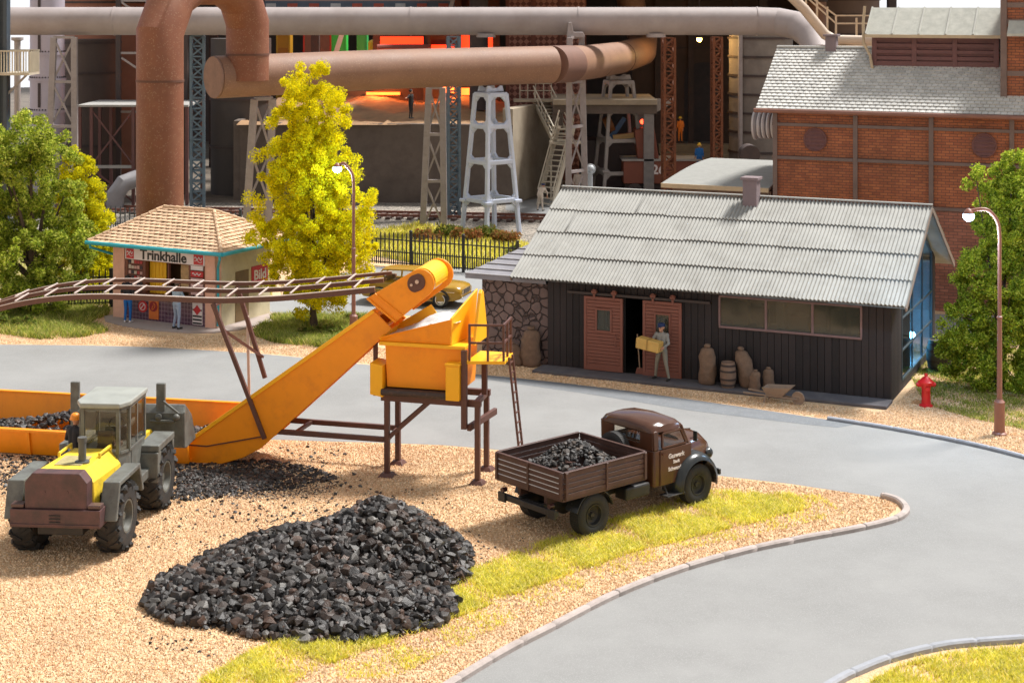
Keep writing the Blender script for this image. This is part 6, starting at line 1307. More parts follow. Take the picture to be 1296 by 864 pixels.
# ---- rails
def track():
    o=Vector((0,0,0)); t=T('railway_track','rusty railway track running behind the ballast of the steelworks','railway track',o)
    a=Vector((-34,94.6,.02));b_=Vector((4.0,88.7,.02)); d=(b_-a).normalized(); n=Vector((-d.y,d.x,0)); L=(b_-a).length
    for s in (-.72,.72):
        mb=MB(); p,q=a+n*s+Vector((0,0,.22)),b_+n*s+Vector((0,0,.22)); mb.bar(p,q,.07,.04); mb.bar(p-Vector((0,0,.06)),q-Vector((0,0,.06)),.03,.10); mb.bar(p-Vector((0,0,.115)),q-Vector((0,0,.115)),.14,.03); mb.build('rail',mat('rusty_rail',(.22,.08,.05),.6,.2,3,.1),t)
    sl=None; k=.3; ms=mat('sleeper_brown',(.085,.05,.04),.85,.3,3,.2)
    while k<L:
        p=a+d*k
        if sl is None:
            mb=MB(); mb.box(-.13,.13,-1.25,1.25,-.07,.07); sl=mb.build('sleeper',ms,t,bevel=.02); s_=sl
        else: s_=sl.copy(); COL.objects.link(s_)
        s_.location=p+Vector((0,0,.065)); s_.rotation_euler=(0,0,math.atan2(d.y,d.x)); k+=.62
track()
# ---- furnace deck (long dark retaining wall with sandy top), pier with stairs
def deck():
    t=T('furnace_deck','dark concrete retaining wall carrying a sandy furnace deck','concrete deck',(0,0,0))
    xa,xb=W(300,200,97).x,W(649,200,96).x
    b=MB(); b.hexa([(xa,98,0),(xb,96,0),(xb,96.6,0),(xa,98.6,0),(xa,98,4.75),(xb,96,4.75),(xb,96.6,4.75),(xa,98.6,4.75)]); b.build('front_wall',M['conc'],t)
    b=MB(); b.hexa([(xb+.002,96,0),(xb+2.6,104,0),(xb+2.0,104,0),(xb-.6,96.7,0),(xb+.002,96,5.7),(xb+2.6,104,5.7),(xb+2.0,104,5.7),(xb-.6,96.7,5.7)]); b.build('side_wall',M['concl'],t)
    nx,ny=60,36; X,Y=np.meshgrid(np.linspace(xa,xb-.5,nx),np.linspace(96.7,132,ny)); Z=4.78+.28*np.sin(X*.9+Y*.31)*np.sin(Y*.45)+.04*NR.randn(ny,nx); Z[0]=4.7; Z+=.015*(Y-96.7)
    F=[(j*nx+i,j*nx+i+1,(j+1)*nx+i+1,(j+1)*nx+i) for j in range(ny-1) for i in range(nx-1)]
    npmesh('sand_top',np.column_stack([X.ravel(),Y.ravel(),Z.ravel()]),F,M['sand'],t,smooth=True)
    b=MB(); b.box(xa-.4,xa,98.05,132,0,4.85); b.build('end_wall',M['conc'],t)
    b=MB(); b.box(xa+1,xb+.5,118,118.6,4.5,5.6); b.build('back_kerb',M['conc'],t)
deck()
def stairs():
    def flight(p,q,n,w,t,side):
        p=Vector(p);q=Vector(q); hd=Vector((q.x-p.x,q.y-p.y,0)).normalized(); s=Vector((-hd.y,hd.x,0))*w/2
        for sg in (-1,1):
            b=MB(); b.bar(p+s*sg,q+s*sg,.07,.28); b.build('stringer',M['cream2'],t)
            b=MB(); b.bar(p+s*sg+Vector((0,0,.95)),q+s*sg+Vector((0,0,.95)),.06,.06); b.bar(p+s*sg+Vector((0,0,.5)),q+s*sg+Vector((0,0,.5)),.04,.04)
            for k in range(6): r=p.lerp(q,(k+.3)/5.6)+s*sg; b.bar(r,r+Vector((0,0,.95)),.05,.05)
            b.build('handrail',M['cream2'],t)
        for k in range(n):
            r=p.lerp(q,(k+.5)/n); b=MB(); b.bar(r-s,r+s,.26,.05); b.build('step',M['cream2'],t)
    t=T('steel_staircase','cream steel staircase in two flights down from the pier to the apron','staircase',(0,0,0))
    a=W(686,128,101);a2=W(712,180,97.5); flight(a,a2,12,1.15,t,1)
    c=W(717,160,96.5);c2=W(690,250,95.0); c2.z=.02; flight(c,c2,15,1.15,t,1)
    b=MB(); mid=(a2+c)/2; z=min(a2.z,c.z)+.1; b.box(mid.x-.9,mid.x+1.2,mid.y-.8,mid.y+.8,z-.1,z); b.build('landing',M['cream2'],t)
    for dx,dy in ((-.8,.7),(1.1,.7),(1.1,-.7)): b=MB(); b.box(mid.x+dx-.06,mid.x+dx+.06,mid.y+dy-.06,mid.y+dy+.06,0,z-.1); b.build('leg',M['cream2'],t)
    e=W(678,125,101.5); b=MB()
    for z_ in (.5,.95): b.bar((e.x-1.0,101.6,e.z+z_),(e.x+1.0,101.6,e.z+z_),.05,.05)
    for k in range(5): b.bar((e.x-1+.5*k,101.6,e.z),(e.x-1+.5*k,101.6,e.z+.95),.05,.05)
    b.build('top_railing',M['cream2'],t)
    b=MB(); b.box(e.x-1.4,e.x+1.3,100.2,101.7,e.z-.14,e.z); b.build('top_landing',M['concl'],t)
stairs()
# ---- brick building with lattice brickwork behind the pier
def latticebrick():
    m=mat('diamond_brick',(.30,.125,.09),.85,.15,1,0); t=m.node_tree; L_=t.links; tc=nn(t,'ShaderNodeTexCoord'); mp=nn(t,'ShaderNodeMapping'); mp.inputs['Rotation'].default_value=(0,PI/4,0); mp.inputs['Scale'].default_value=(3.6,3.6,3.6); ck=nn(t,'ShaderNodeTexChecker'); ck.inputs['Scale'].default_value=1
    L_.new(tc.outputs['Object'],mp.inputs[0]); L_.new(mp.outputs[0],ck.inputs['Vector']); ck.inputs['Color1'].default_value=(.40,.19,.14,1); ck.inputs['Color2'].default_value=(.16,.06,.045,1); L_.new(ck.outputs['Color'],[n for n in t.nodes if n.type=='HUE_SAT'][0].inputs['Color']); return m
t=T('pattern_brick_tower','tall red brick block with diamond patterned panels behind the pier','building',(0,0,0))
Yb=109; x0,x1=W(640,0,Yb).x,W(742,0,Yb).x
b=MB(); b.box(x0,x1,Yb,Yb+7,0,16); b.build('wall',mat('brick_frame',(.22,.085,.06),.85,.2,1,.3),t)
w3=(x1-x0)/3
for k in range(3):
    b=MB(); b.box(x0+k*w3+.22,x0+(k+1)*w3-.12,Yb-.06,Yb-.002,1,15.6); b.build('patterned_panel',latticebrick(),t)
    b=MB(); b.box(x0+k*w3,x0+k*w3+.2,Yb-.14,Yb-.002,0,16); b.build('pilaster',mat('brick_frame',(.22,.085,.06),.85,.2,1,.3),t)
b=MB(); b.box(x0-.1,x1+.1,Yb-.2,Yb-.003,15.62,16); b.build('cornice',mat('brick_frame',(.22,.085,.06)),t)
t=T('dark_riser','dark vertical duct on the left edge of the patterned brick block','duct',W(606,0,106)*1)
t.location=(W(606,0,106).x,106,5); b=MB(); b.cyl((0,0,0),(0,0,10),.62,n=24); b.build('shaft',M['darks'],t,smooth=True); b=MB()
for z in (3.,6.,9.): b.lathe([(.62,z-.06),(.7,z-.06),(.7,z+.06),(.62,z+.06)],24)
b.build('flange',M['darks'],t,smooth=True)
# ---- big steelworks hall: roof, back wall, columns - roof added out of view to keep the interior dark
def hall():
    t=T('steelworks_hall','huge dark steelworks hall with unseen shading roof, girders and arched openings behind the pipes','hall',(0,0,0))
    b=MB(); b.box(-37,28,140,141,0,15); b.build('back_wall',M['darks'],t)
    b=MB(); b.box(-29,-18,101,139.9,13.2,13.6); b.build('shading_roof_deck',M['darks'],t); b=MB(); b.box(-6.5,28,101,139.9,13.2,13.6); b.build('shading_roof_deck',M['darks'],t); b=MB(); b.box(-17.99,-6.51,128,139.9,13.2,13.6); b.build('shading_roof_deck',M['darks'],t)  # unseen roof added to shade the works; gap lets sun reach the containers
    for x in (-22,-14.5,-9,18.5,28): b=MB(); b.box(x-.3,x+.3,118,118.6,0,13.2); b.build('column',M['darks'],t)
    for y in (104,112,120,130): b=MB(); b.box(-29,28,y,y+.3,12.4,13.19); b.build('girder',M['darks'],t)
    # arched wall on the right, behind the workers
    Y=121; xa,xb=W(800,0,Y).x,W(1010,0,Y).x; ax,bx=W(866,0,Y).x,W(915,0,Y).x
    b=MB(); b.box(xa,ax,Y,Y+.6,0,13.1); b.box(bx,xb,Y,Y+.6,0,13.1); zc=6.6
    arc=[(ax+(bx-ax)*k/12, zc-.0+1.0*math.sin(PI*k/12)**.5) for k in range(13)]
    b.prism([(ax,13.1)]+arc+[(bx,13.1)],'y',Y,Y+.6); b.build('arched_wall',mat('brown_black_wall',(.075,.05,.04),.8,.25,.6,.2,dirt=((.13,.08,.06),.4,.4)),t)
    b=MB(); b.box(xa,xb,Y-.1,Y-.002,8.6,8.75); b.box(xa,xb,Y-.25,Y-.002,10.4,10.8); b.build('string_course',M['darks'],t)
    for px in (832,874,930): x=W(px,0,Y).x; b=MB(); b.box(x-.2,x+.2,Y-.3,Y-.003,0,13.1); b.build('wall_column',M['darks'],t)
hall()
# hot glowing furnace block on the deck
def furnace():
    t=T('blast_furnace_hearth','glowing red furnace hearth behind the brown pipe','furnace',(0,0,0)); Y=116.
    red=emit('hot_iron_red',(1.,.045,.01),1.5); org=emit('hot_iron_orange',(1.,.20,.03),2.4); m=mat('furnace_dark',(.07,.04,.03),.8,.3,1,.3)
    x0,x1=W(470,0,Y).x,W(626,0,Y).x
    b=MB(); b.box(x0,x1,Y+1.2,Y+3,4.8,13); b.build('casing',m,t)
    for a,c,z0,z1,mm in ((480,541,8.85,9.6,red),(582,625,8.3,9.7,red),(545,575,8.7,9.0,red),(462,505,5.35,5.55,org),(560,578,5.5,5.95,org),(583,610,5.35,5.85,org)):
        b=MB(); b.box(W(a,0,Y).x,W(c,0,Y).x,Y+.9,Y+1.19,z0,z1); b.build('glowing_slot',mm,t)
    for a in (540,579,628): x=W(a,0,Y).x; b=MB(); b.box(x-.25,x+.25,Y+.2,Y+.8,4.8,13); b.build('buckstay',m,t)
    b=MB(); b.cyl((W(478,58,Y).x,Y-.3,8.75),(W(545,58,Y).x,Y-.3,8.75),.33,n=20); b.build('blast_pipe',mat('blast_pipe_red',(.32,.09,.06),.6),t,smooth=True)
    b=MB(); b.box(W(505,0,Y).x,W(538,0,Y).x,Y-1.2,Y-.7,8.15,8.45); b.build('lit_trough',mat('pale_trough',(.7,.65,.55),.7),t)
    for px,z in ((480,5.6),(570,5.9)):
        l=bpy.data.lights.new('furnace_light','POINT'); l.energy=500; l.color=(1,.25,.06); l.shadow_soft_size=.3; lo=bpy.data.objects.new('furnace_light',l); COL.objects.link(lo); lo.parent=t; lo.location=(W(px,0,Y).x,Y-1.2,z+.6)
furnace()
def boxes():
    Y=120.; 
    def crate(nm,label,cat,a,c,z0,z1,m,trim=None,extra=None):
        t=T(nm,label,cat,(W((a+c)/2,0,Y).x,Y,4.9)); w=(c-a)/FPX*Y/2; b=MB(); b.box(-w,w,0,1.6,0,z1-4.9); b.build('casing',m,t,bevel=.03)
        b=MB(); 
        for x in (-w-.02,w-.10): b.box(x,x+.12,-.06,-.003,0,z1-4.9)
        b.box(-w+.101,w-.101,-.05,-.003,z1-5.1,z1-4.9); b.build('edge_trim',trim or m,t)
        if extra: extra(t,w,z1-4.9)
    def ex1(t,w,h):
        b=MB(); b.box(-w+.15,w-.15,-.04,-.004,h-2.0,h-1.2); b.build('upper_panel',mat('dull_orange',(.42,.16,.01),.5),t); b=MB(); b.box(-w+.15,w-.15,-.045,-.004,h-3.0,h-2.1); b.build('lower_panel',mat('dull_red',(.38,.03,.02),.5),t)
    crate('control_cabinet','yellow and red control cabinet left of the red edged wagon','cabinet',350,367,5,9.9,mat('cab_yellow',(.50,.24,.01),.5,.1),mat('cab_yellow2',(.6,.34,.02),.5),ex1)
    crate('goods_wagon','brown wagon with red edge behind the brown pipe','wagon',384,419,5,9.9,mat('wagon_brown',(.20,.11,.08),.6,.2),mat('wagon_red',(.5,.04,.02),.5))
    def ex2(t,w,h): b=MB(); b.prism([(-w+.1,h-1.6),(-w+.5,h-1.6),(w-.12,h-.15),(w-.5,h-.15)],'y',-.04,-.003); b.build('white_stripe',mat('white_stripe',(.75,.75,.72),.5),t)
    crate('green_container','green container with a white diagonal stripe','container',420,438,5,9.9,mat('bright_green',(.05,.55,.08),.5,.1),None,ex2)
    crate('plain_container','plain green container beside the yellow drum','container',452,464,5,9.9,mat('bright_green2',(.06,.45,.10),.5,.1))
    p=W(473,56,119); t=T('yellow_drum','round yellow drum lit by the furnace glow','drum',(p.x,119,4.9)); b=MB(); b.cyl((0,0,0),(0,0,4.2),.42,n=24); b.build('shell',mat('drum_yellow',(.70,.48,.02),.5),t,smooth=True); b=MB(); b.ball((0,0,4.2),.42,20,(1,1,.6)); b.build('lid',mat('drum_yellow',(.70,.48,.02),.5),t,smooth=True)
boxes()
def overpass():
    Y=112; t=T('upper_gantry','blue grey upper gantry with railing above the overhead pipe','gantry',(0,0,0)); x0,x1=W(335,0,Y).x,W(575,0,Y).x
    b=MB(); b.box(x0,x1,Y,Y+1.5,12.18,12.35); b.build('deck',mat('gantry_rust',(.36,.24,.22),.7),t); b=MB(); b.box(x0,x1,Y-.1,Y-.003,11.6,12.18); b.build('fascia',mat('gantry_blue',(.06,.09,.14),.6),t)
    for k in range(9):
        xx=x0+.6+k*(x1-x0-1.2)/8; b=MB(); b.box(xx-.5,xx+.2,Y-.14,-.101+Y,11.75,12.02); b.build('panel',mat('gantry_red',(.30,.06,.04),.6) if k%3 else mat('gantry_pale',(.35,.38,.42),.6),t)
    a,c=W(568,0,106),W(575,60,106)
    b=MB(); b.bar(W(560,40,106),W(580,-20,106),.25,.25); b.build('prop',M['trest'],t)
overpass()
# ---- left hand part: tanks, table frame, dark column with walkway
def ringtank(nm,label,cat,px,Y,r,z1,m,rings,slots=False,z0=0.):
    t=T(nm,label,cat,(W(px,0,Y).x,Y,z0)); b=MB(); b.cyl((0,0,0),(0,0,z1),r,n=48); b.build('shell',m,t,smooth=True)
    for z in rings:
        b=MB(); b.lathe([(r-.02,z-.07),(r+.09,z-.07),(r+.09,z+.07),(r-.02,z+.07)],48); b.build('ring',m if slots else M['darks'],t,smooth=True)
        if slots:
            b=MB()
            for k in range(36): a=2*PI*k/36; b.ball(((r+.02)*math.cos(a),(r+.02)*math.sin(a),z+.15),.05,6,m=4)
            b.build('rivets',M['darks'],t)
    return t
t=ringtank('pale_stack','pale lilac riveted stack at the far left behind the overhead pipe','stack',60,100,1.05,14,M['tankp'],(1.,3.3,5.3,7.3,8.9,10.8),True)
b=MB()
for z0,z1 in ((5.6,7.1),(9.0,10.6),(3.6,5.1),(11.1,12.9)): b=MB(); b.box(-.28,-.12,-1.10,-.9,z0,z1); b.build('slot',M['darks'],t)
ringtank('storage_tank','huge dark brown storage tank at the left behind the trestle','tank',115,108,1.95,9.6,M['tank'],(2.6,5.2,7.4,9.4))
ringtank('storage_tank','broad reddish tank rising above the overhead pipe at the left','tank',150,116,4.3,15.5,mat('red_tank',(.30,.12,.07),.6,.2,.6,.1,dirt=((.18,.07,.05),.4,.4)),(12.1,14.9),z0=0)
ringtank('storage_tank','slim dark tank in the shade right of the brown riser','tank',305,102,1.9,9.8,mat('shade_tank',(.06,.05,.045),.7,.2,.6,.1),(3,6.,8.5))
def table():
    Y=95.5; t=T('steel_table','dark steel platform table with cross braces left of the brown riser','platform',(0,0,0)); x0,x1=W(98,0,Y).x,W(238,0,Y).x; z=W(100,133,Y).z
    b=MB(); b.box(x0,x1,Y,Y+5,z-.12,z); b.build('deck',mat('grey_deck',(.34,.33,.31),.7,.15,1,.1),t)
    m=mat('table_maroon',(.13,.055,.05),.6,.2,2,.1)
    for x in (x0+.1,x0+.8,W(168,0,Y).x,x1-.1):
        for y in (Y+.15,Y+4.8): b=MB(); b.box(x-.09,x+.09,y-.09,y+.09,0,z-.121); b.build('leg',m,t)
    xa,xb=x0+.8,W(168,0,Y).x
    for za,zb in ((z-.3,2.4),(2.2,.2)):
        b=MB(); b.bar((xa,Y+.15,za),(xb,Y+.15,zb),.1,.08,(0,1,0)); b.build('brace',m,t); b=MB(); b.bar((xa,Y+.25,zb),(xb,Y+.25,za),.1,.08,(0,1,0)); b.build('brace',m,t)
    b=MB(); b.box(xa+.1,xb-.1,Y+.1,Y+.2,2.2,2.38); b.build('crossbar',mat('grey_deck',(.34,.33,.31)),t)
    t=T('bent_duct','grey bent duct end below the steel table','duct',(0,0,0)); p=W(152,250,93.5); b=MB(); b.tube([(p.x-.3,93.5,-.05),(p.x-.25,93.5,.9),(p.x+.15,93.7,1.5),(p.x+.8,94.2,1.75),(p.x+2.8,94.6,1.75)],.5,24); b.build('elbow',mat('duct_grey',(.26,.25,.26),.5,.15,1,.1),t,smooth=True,ang=20); b=MB(); b.lathe([(.5,0),(.6,0),(.6,.12),(.5,.12)],24,(p.x-.3,93.5,.012)); b.build('flange',mat('duct_grey',(.26,.25,.26)),t,smooth=True)
    # frame with diagonals beside the riser
    t=T('dark_scaffold','dark scaffold frame with pale diagonals left of the brown riser top','scaffold',(0,0,0)); Y=101; x0,x1=W(150,0,Y).x,W(235,0,Y).x
    for x in (x0,(x0+x1)/2+.3,x1): b=MB(); b.box(x-.15,x+.15,Y-.15,Y+.15,0,12.6); b.build('post',M['darks'],t)
    for z in (8.9,12.2,5.2): b=MB(); b.bar((x0,Y,z),(x1,Y,z),.14,.14); b.build('beam',M['trest'],t)
    for za,zb in ((8.6,5.9),(12.1,9.2)): b=MB(); b.bar((x0+.2,Y-.05,za),(x1,Y-.05,zb),.12,.1,(0,1,0)); b.build('diagonal',M['trest'],t)
table()
def leftcol():
    Y=80; t=T('walkway_tower','dark steel column with cream railed walkway at the left edge','walkway',(0,0,0)); x=W(4,0,Y).x
    b=MB()
    for dx in (-.28,.18): b.box(x+dx-.09,x+dx+.09,Y-.3,Y+.3,0,14)
    b.box(x-.19,x+.09,Y-.05,Y+.05,0,14); b.build('column',mat('blue_black_steel',(.04,.055,.07),.5,.2,2,.1),t,bevel=.01)
    zb=W(0,92,Y).z; x0,x1=x-4,W(41,0,Y).x
    b=MB(); b.box(x0,x1,Y-.6,Y+1.2,zb-.12,zb+.02); b.build('walkway_deck',M['cream2'],t)
    for y in (Y-.58,Y+1.18):
        b=MB()
        for k in range(int((x1-x0)/.14)): b.box(x0+k*.14,x0+k*.14+.045,y-.02,y+.02,zb+.02,zb+1.05)
        b.build('railing_bars',M['cream2'],t); b=MB(); b.box(x0,x1,y-.04,y+.04,zb+1.051,zb+1.12); b.build('handrail',M['cream2'],t)
    b=MB()
    for k in range(12): b.box(x1-.03,x1+.03,Y-.5+k*.14,Y-.455+k*.14,zb+.02,zb+1.05)
    b.build('end_bars',M['cream2'],t)
    b=MB(); b.bar((x+.2,Y,zb-1.1),(x1-.3,Y,zb-.13),.1,.1); b.build('bracket',M['trest'],t)
    t=T('slim_post','slim grey post standing right of the dark left column','post',(W(22,0,86).x,86,0)); b=MB(); b.cyl((0,0,0),(0,0,10.1),.17,n=16); b.build('shaft',M['trest'],t,smooth=True); b=MB(); b.lathe([(.17,10.),(.32,10.05),(.32,10.2),(0,10.2)],16); b.build('head',M['trest'],t,smooth=True)
leftcol()
# ---- centre right: machine platform, wagon, silo, tower
def mplat():
    Y=98.5; t=T('machine_platform','concrete slab platform on columns above dark machinery right of the stairs','platform',(0,0,0)); x0,x1=W(700,0,Y).x,W(832,0,Y).x; z=W(700,126,Y).z
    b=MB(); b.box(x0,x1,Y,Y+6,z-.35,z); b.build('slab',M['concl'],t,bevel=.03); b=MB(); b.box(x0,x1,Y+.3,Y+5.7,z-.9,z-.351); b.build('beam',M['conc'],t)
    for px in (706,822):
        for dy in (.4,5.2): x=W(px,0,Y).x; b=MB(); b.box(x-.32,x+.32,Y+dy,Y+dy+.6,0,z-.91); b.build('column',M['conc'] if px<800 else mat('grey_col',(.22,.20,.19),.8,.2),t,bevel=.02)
    b=MB(); x=W(822,0,Y).x; b.prism([(x+.33,z-.9),(x+1.6,z-.2),(x+1.6,z),(x+.33,z)],'y',Y+.5,Y+.8); b.build('bracket',M['towerg'],t)
    t=T('machine_block','dark machinery with blue fittings under the slab platform','machinery',(0,0,0)); Yv=101.5
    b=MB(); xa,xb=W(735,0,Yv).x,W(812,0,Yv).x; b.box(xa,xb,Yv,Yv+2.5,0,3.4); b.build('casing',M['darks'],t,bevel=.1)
    b=MB(); b.bar((W(772,0,Yv).x,Yv-.2,3.5),(W(790,0,Yv).x,Yv-.2,4.8),.35,.3); b.build('strut',mat('machine_blue',(.03,.10,.22),.4),t); b=MB(); b.cyl((W(765,0,Yv).x,Yv-.3,4.3),(W(775,0,Yv).x,Yv-.3,4.5),.5,n=20); b.build('flywheel',mat('machine_rust',(.25,.10,.03),.5),t,smooth=True)
    b=MB(); b.bar((W(775,0,Yv).x,Yv-.6,3.6),(W(802,0,Yv).x,Yv-.6,3.75),.5,.3); b.build('ladle_tray',mat('ladle_cream',(.6,.38,.15),.6),t); b=MB(); b.ball((W(812,0,Yv).x,Yv-.8,4.6),.16); b.build('signal_lamp',emit('signal_red',(1,.06,.02),5),t)
    t=T('valve_wheel','small pale valve body beside the trestle','valve',(W(747,0,95).x,95,1.9)); b=MB(); b.cyl((0,0,-1.9),(0,0,.2),.14); b.ball((0,0,.3),.3); b.build('body',mat('valve_grey',(.45,.48,.5),.4),t,smooth=True); b=MB(); b.tube([(.28*math.cos(k),-.3,.35+.28*math.sin(k)) for k in np.linspace(0,2*PI,18,endpoint=False)],.04,6,closed=True); b.build('handwheel',mat('valve_grey',(.45,.48,.5)),t,smooth=True)
mplat()
def wagon():
    Y=99; t=T('ladle_wagon','dark red rail wagon numbered 26 behind the hut roof','wagon',(W(822,0,Y).x,Y,0)); m=mat('wagon_dark_red',(.20,.055,.03),.6,.2,2,.1,dirt=((.1,.05,.03),.4,2))
    b=MB(); b.box(-1.6,3.1,0,2.2,.9,2.3); b.build('body',m,t,bevel=.04); b=MB(); b.box(-1.7,3.2,-.1,2.3,2.301,2.42); b.build('deck_edge',mat('wagon_grey',(.3,.28,.26),.7),t)
    lettering('26',.8,M['white'],t,(.55,-.02,1.75),bold=.02)
    for x in (-.9,2.3): b=MB(); b.cyl((x,-.05,.48),(x,.08,.48),.45,n=24); b.build('wheel',M['darks'],t,smooth=True)
    b=MB(); b.box(-1.5,3.0,.3,1.9,.5,.9); b.build('underframe',M['darks'],t)
    b=MB(); b.hexa([(-.7,.2,2.42),(.6,.2,2.42),(.6,1.6,2.42),(-.7,1.6,2.42),(-.9,.1,4.2),(.3,.1,4.4),(.3,1.6,4.4),(-.9,1.6,4.2)]); b.build('hopper',m,t,bevel=.04)
    t=T('stepped_staging','low grey timber staging behind the blue worker','staging',(W(898,0,108).x,108,0))
    for k in range(3): b=MB(); b.box(-3.2,3.0,k*1.2,k*1.2+1.19,0,1.2+k*.55); b.build('tier',mat('staging_grey%d'%k,(.24-.03*k,.21-.03*k,.17-.03*k),.85,.25,1,.3),t,bevel=.03)
    t=T('work_stand','narrow steel stand the blue worker stands on','stand',(W(885,0,99).x,99,0)); b=MB(); b.box(-.5,.5,-.4,.4,1.52,1.62); b.build('top',M['darks'],t)
    for x in (-.45,.45): b=MB(); b.box(x-.05,x+.05,-.35,.35,0,1.519); b.build('leg',M['darks'],t)
wagon()
t=ringtank('ringed_silo','grey silo with banded steel rings left of the brick hall','silo',963,104,2.05,10.2,M['silo'],(1.2,2.5,3.8,5.0,6.2,7.4,8.6,9.8)); b=MB(); b.cyl((-1.55,-1.55,0),(-1.55,-1.55,10),.16); b.build('standpipe',M['trest'],t,smooth=True)
t=ringtank('cooling_tower','brown banded tower behind the dormer roof','tower',1062,118,2.9,13.6,mat('tower_brown',(.20,.14,.11),.8,.2,.5,.2,dirt=((.12,.08,.06),.4,.5)),(8,9.8,11.2,12.3),z0=0)
ringtank('cooling_tower','slim brown riser standing left of the banded tower','tower',1033,113,.7,13.6,mat('tower_brown2',(.26,.14,.09),.7,.2,.5,.2),(9,12.2))
t=T('hall_lamp','warm yellow bulkhead lamp hanging under the overhead pipe','lamp',W(885,50,104)); b=MB(); b.ball((0,0,0),.17,14); b.build('bulb',emit('warm_bulb',(1.,.55,.12),25),t,smooth=True); b=MB(); b.lathe([(.06,.3),(.1,.25),(.3,.12),(.32,.08)],20); b.cyl((0,0,.28),(0,0,2.9),.03); b.build('lamp_shade',M['darks'],t)
l=bpy.data.lights.new('hall_lamp_light','POINT'); l.energy=350; l.color=(1,.6,.2); l.shadow_soft_size=.17; lo=bpy.data.objects.new('hall_lamp_light',l); COL.objects.link(lo); lo.parent=t; lo.location=(0,-.3,-.3)
def pipe_right():
    t=T('inclined_pipe','cream inclined pipe with railing running down behind the brick hall roof','pipe',(0,0,0)); Y=84
    b=MB(); b.tube([W(960,-45,Y),W(1018,12,Y),W(1044,44,Y),W(1056,51,Y),W(1150,53,Y-2)],.27,20); b.build('pipe',mat('cream_pipe',(.50,.40,.31),.5,.12,1,.1),t,smooth=True,ang=40)
    m=mat('cream_rail',(.50,.38,.26),.6)
    for dz in (-14,-24): 
        b=MB(); b.bar(W(1008,-12+dz*.2,Y+.6),W(1058,44+dz,Y+.6),.08,.08); b.bar(W(1058,44+dz,Y+.6),W(1100,44+dz,Y),.08,.08); b.build('handrail',m,t)
    for px,py in ((1020,6),(1034,20),(1047,34),(1058,46),(1084,48),(1101,48)): p=W(px,py,Y+.6); b=MB(); b.box(p.x-.05,p.x+.05,p.y-.05,p.y+.05,p.z-.2,p.z+1.05); b.build('baluster',m,t)
    b=MB(); b.box(W(1062,0,Y).x,W(1104,0,Y).x,Y-.6,Y+1,W(0,52,Y).z-.4,W(0,52,Y).z-.28); b.build('landing',m,t)
pipe_right()
# ================================================================ BRICK HALL ON THE RIGHT
def tile_field(mb,x0,x1,y0,z0,y1,z1,tw,th):
    d=Vector((0,y1-y0,z1-z0)); H=d.length; d.normalize(); n=Vector((0,-d.z,d.y)); n=n if n.z>0 else -n; rows=int(H/th)
    for r in range(rows):
        y=r*H/rows; yb=(r+1)*H/rows*1.0+.03; x=x0-(tw/2 if r%2 else 0)
        while x<x1-.02:
            a=max(x,x0)+.008;b_=min(x+tw,x1)-.008
            if b_-a>.03:
                lo=.06+R.uniform(-.006,.006)
                def Q(xx,yy,h): return Vector((xx,y0,z0))+d*yy+n*h
                mb.add([Q(a,y,0),Q(b_,y,0),Q(a,y,lo),Q((a+b_)/2,y-.02,lo+.012),Q(b_,y,lo),Q(a,yb,.01),Q((a+b_)/2,yb,.016),Q(b_,yb,.01)],[(0,1,4,3,2),(2,3,6,5),(3,4,7,6),(0,2,5),(1,7,4)])
            x+=tw
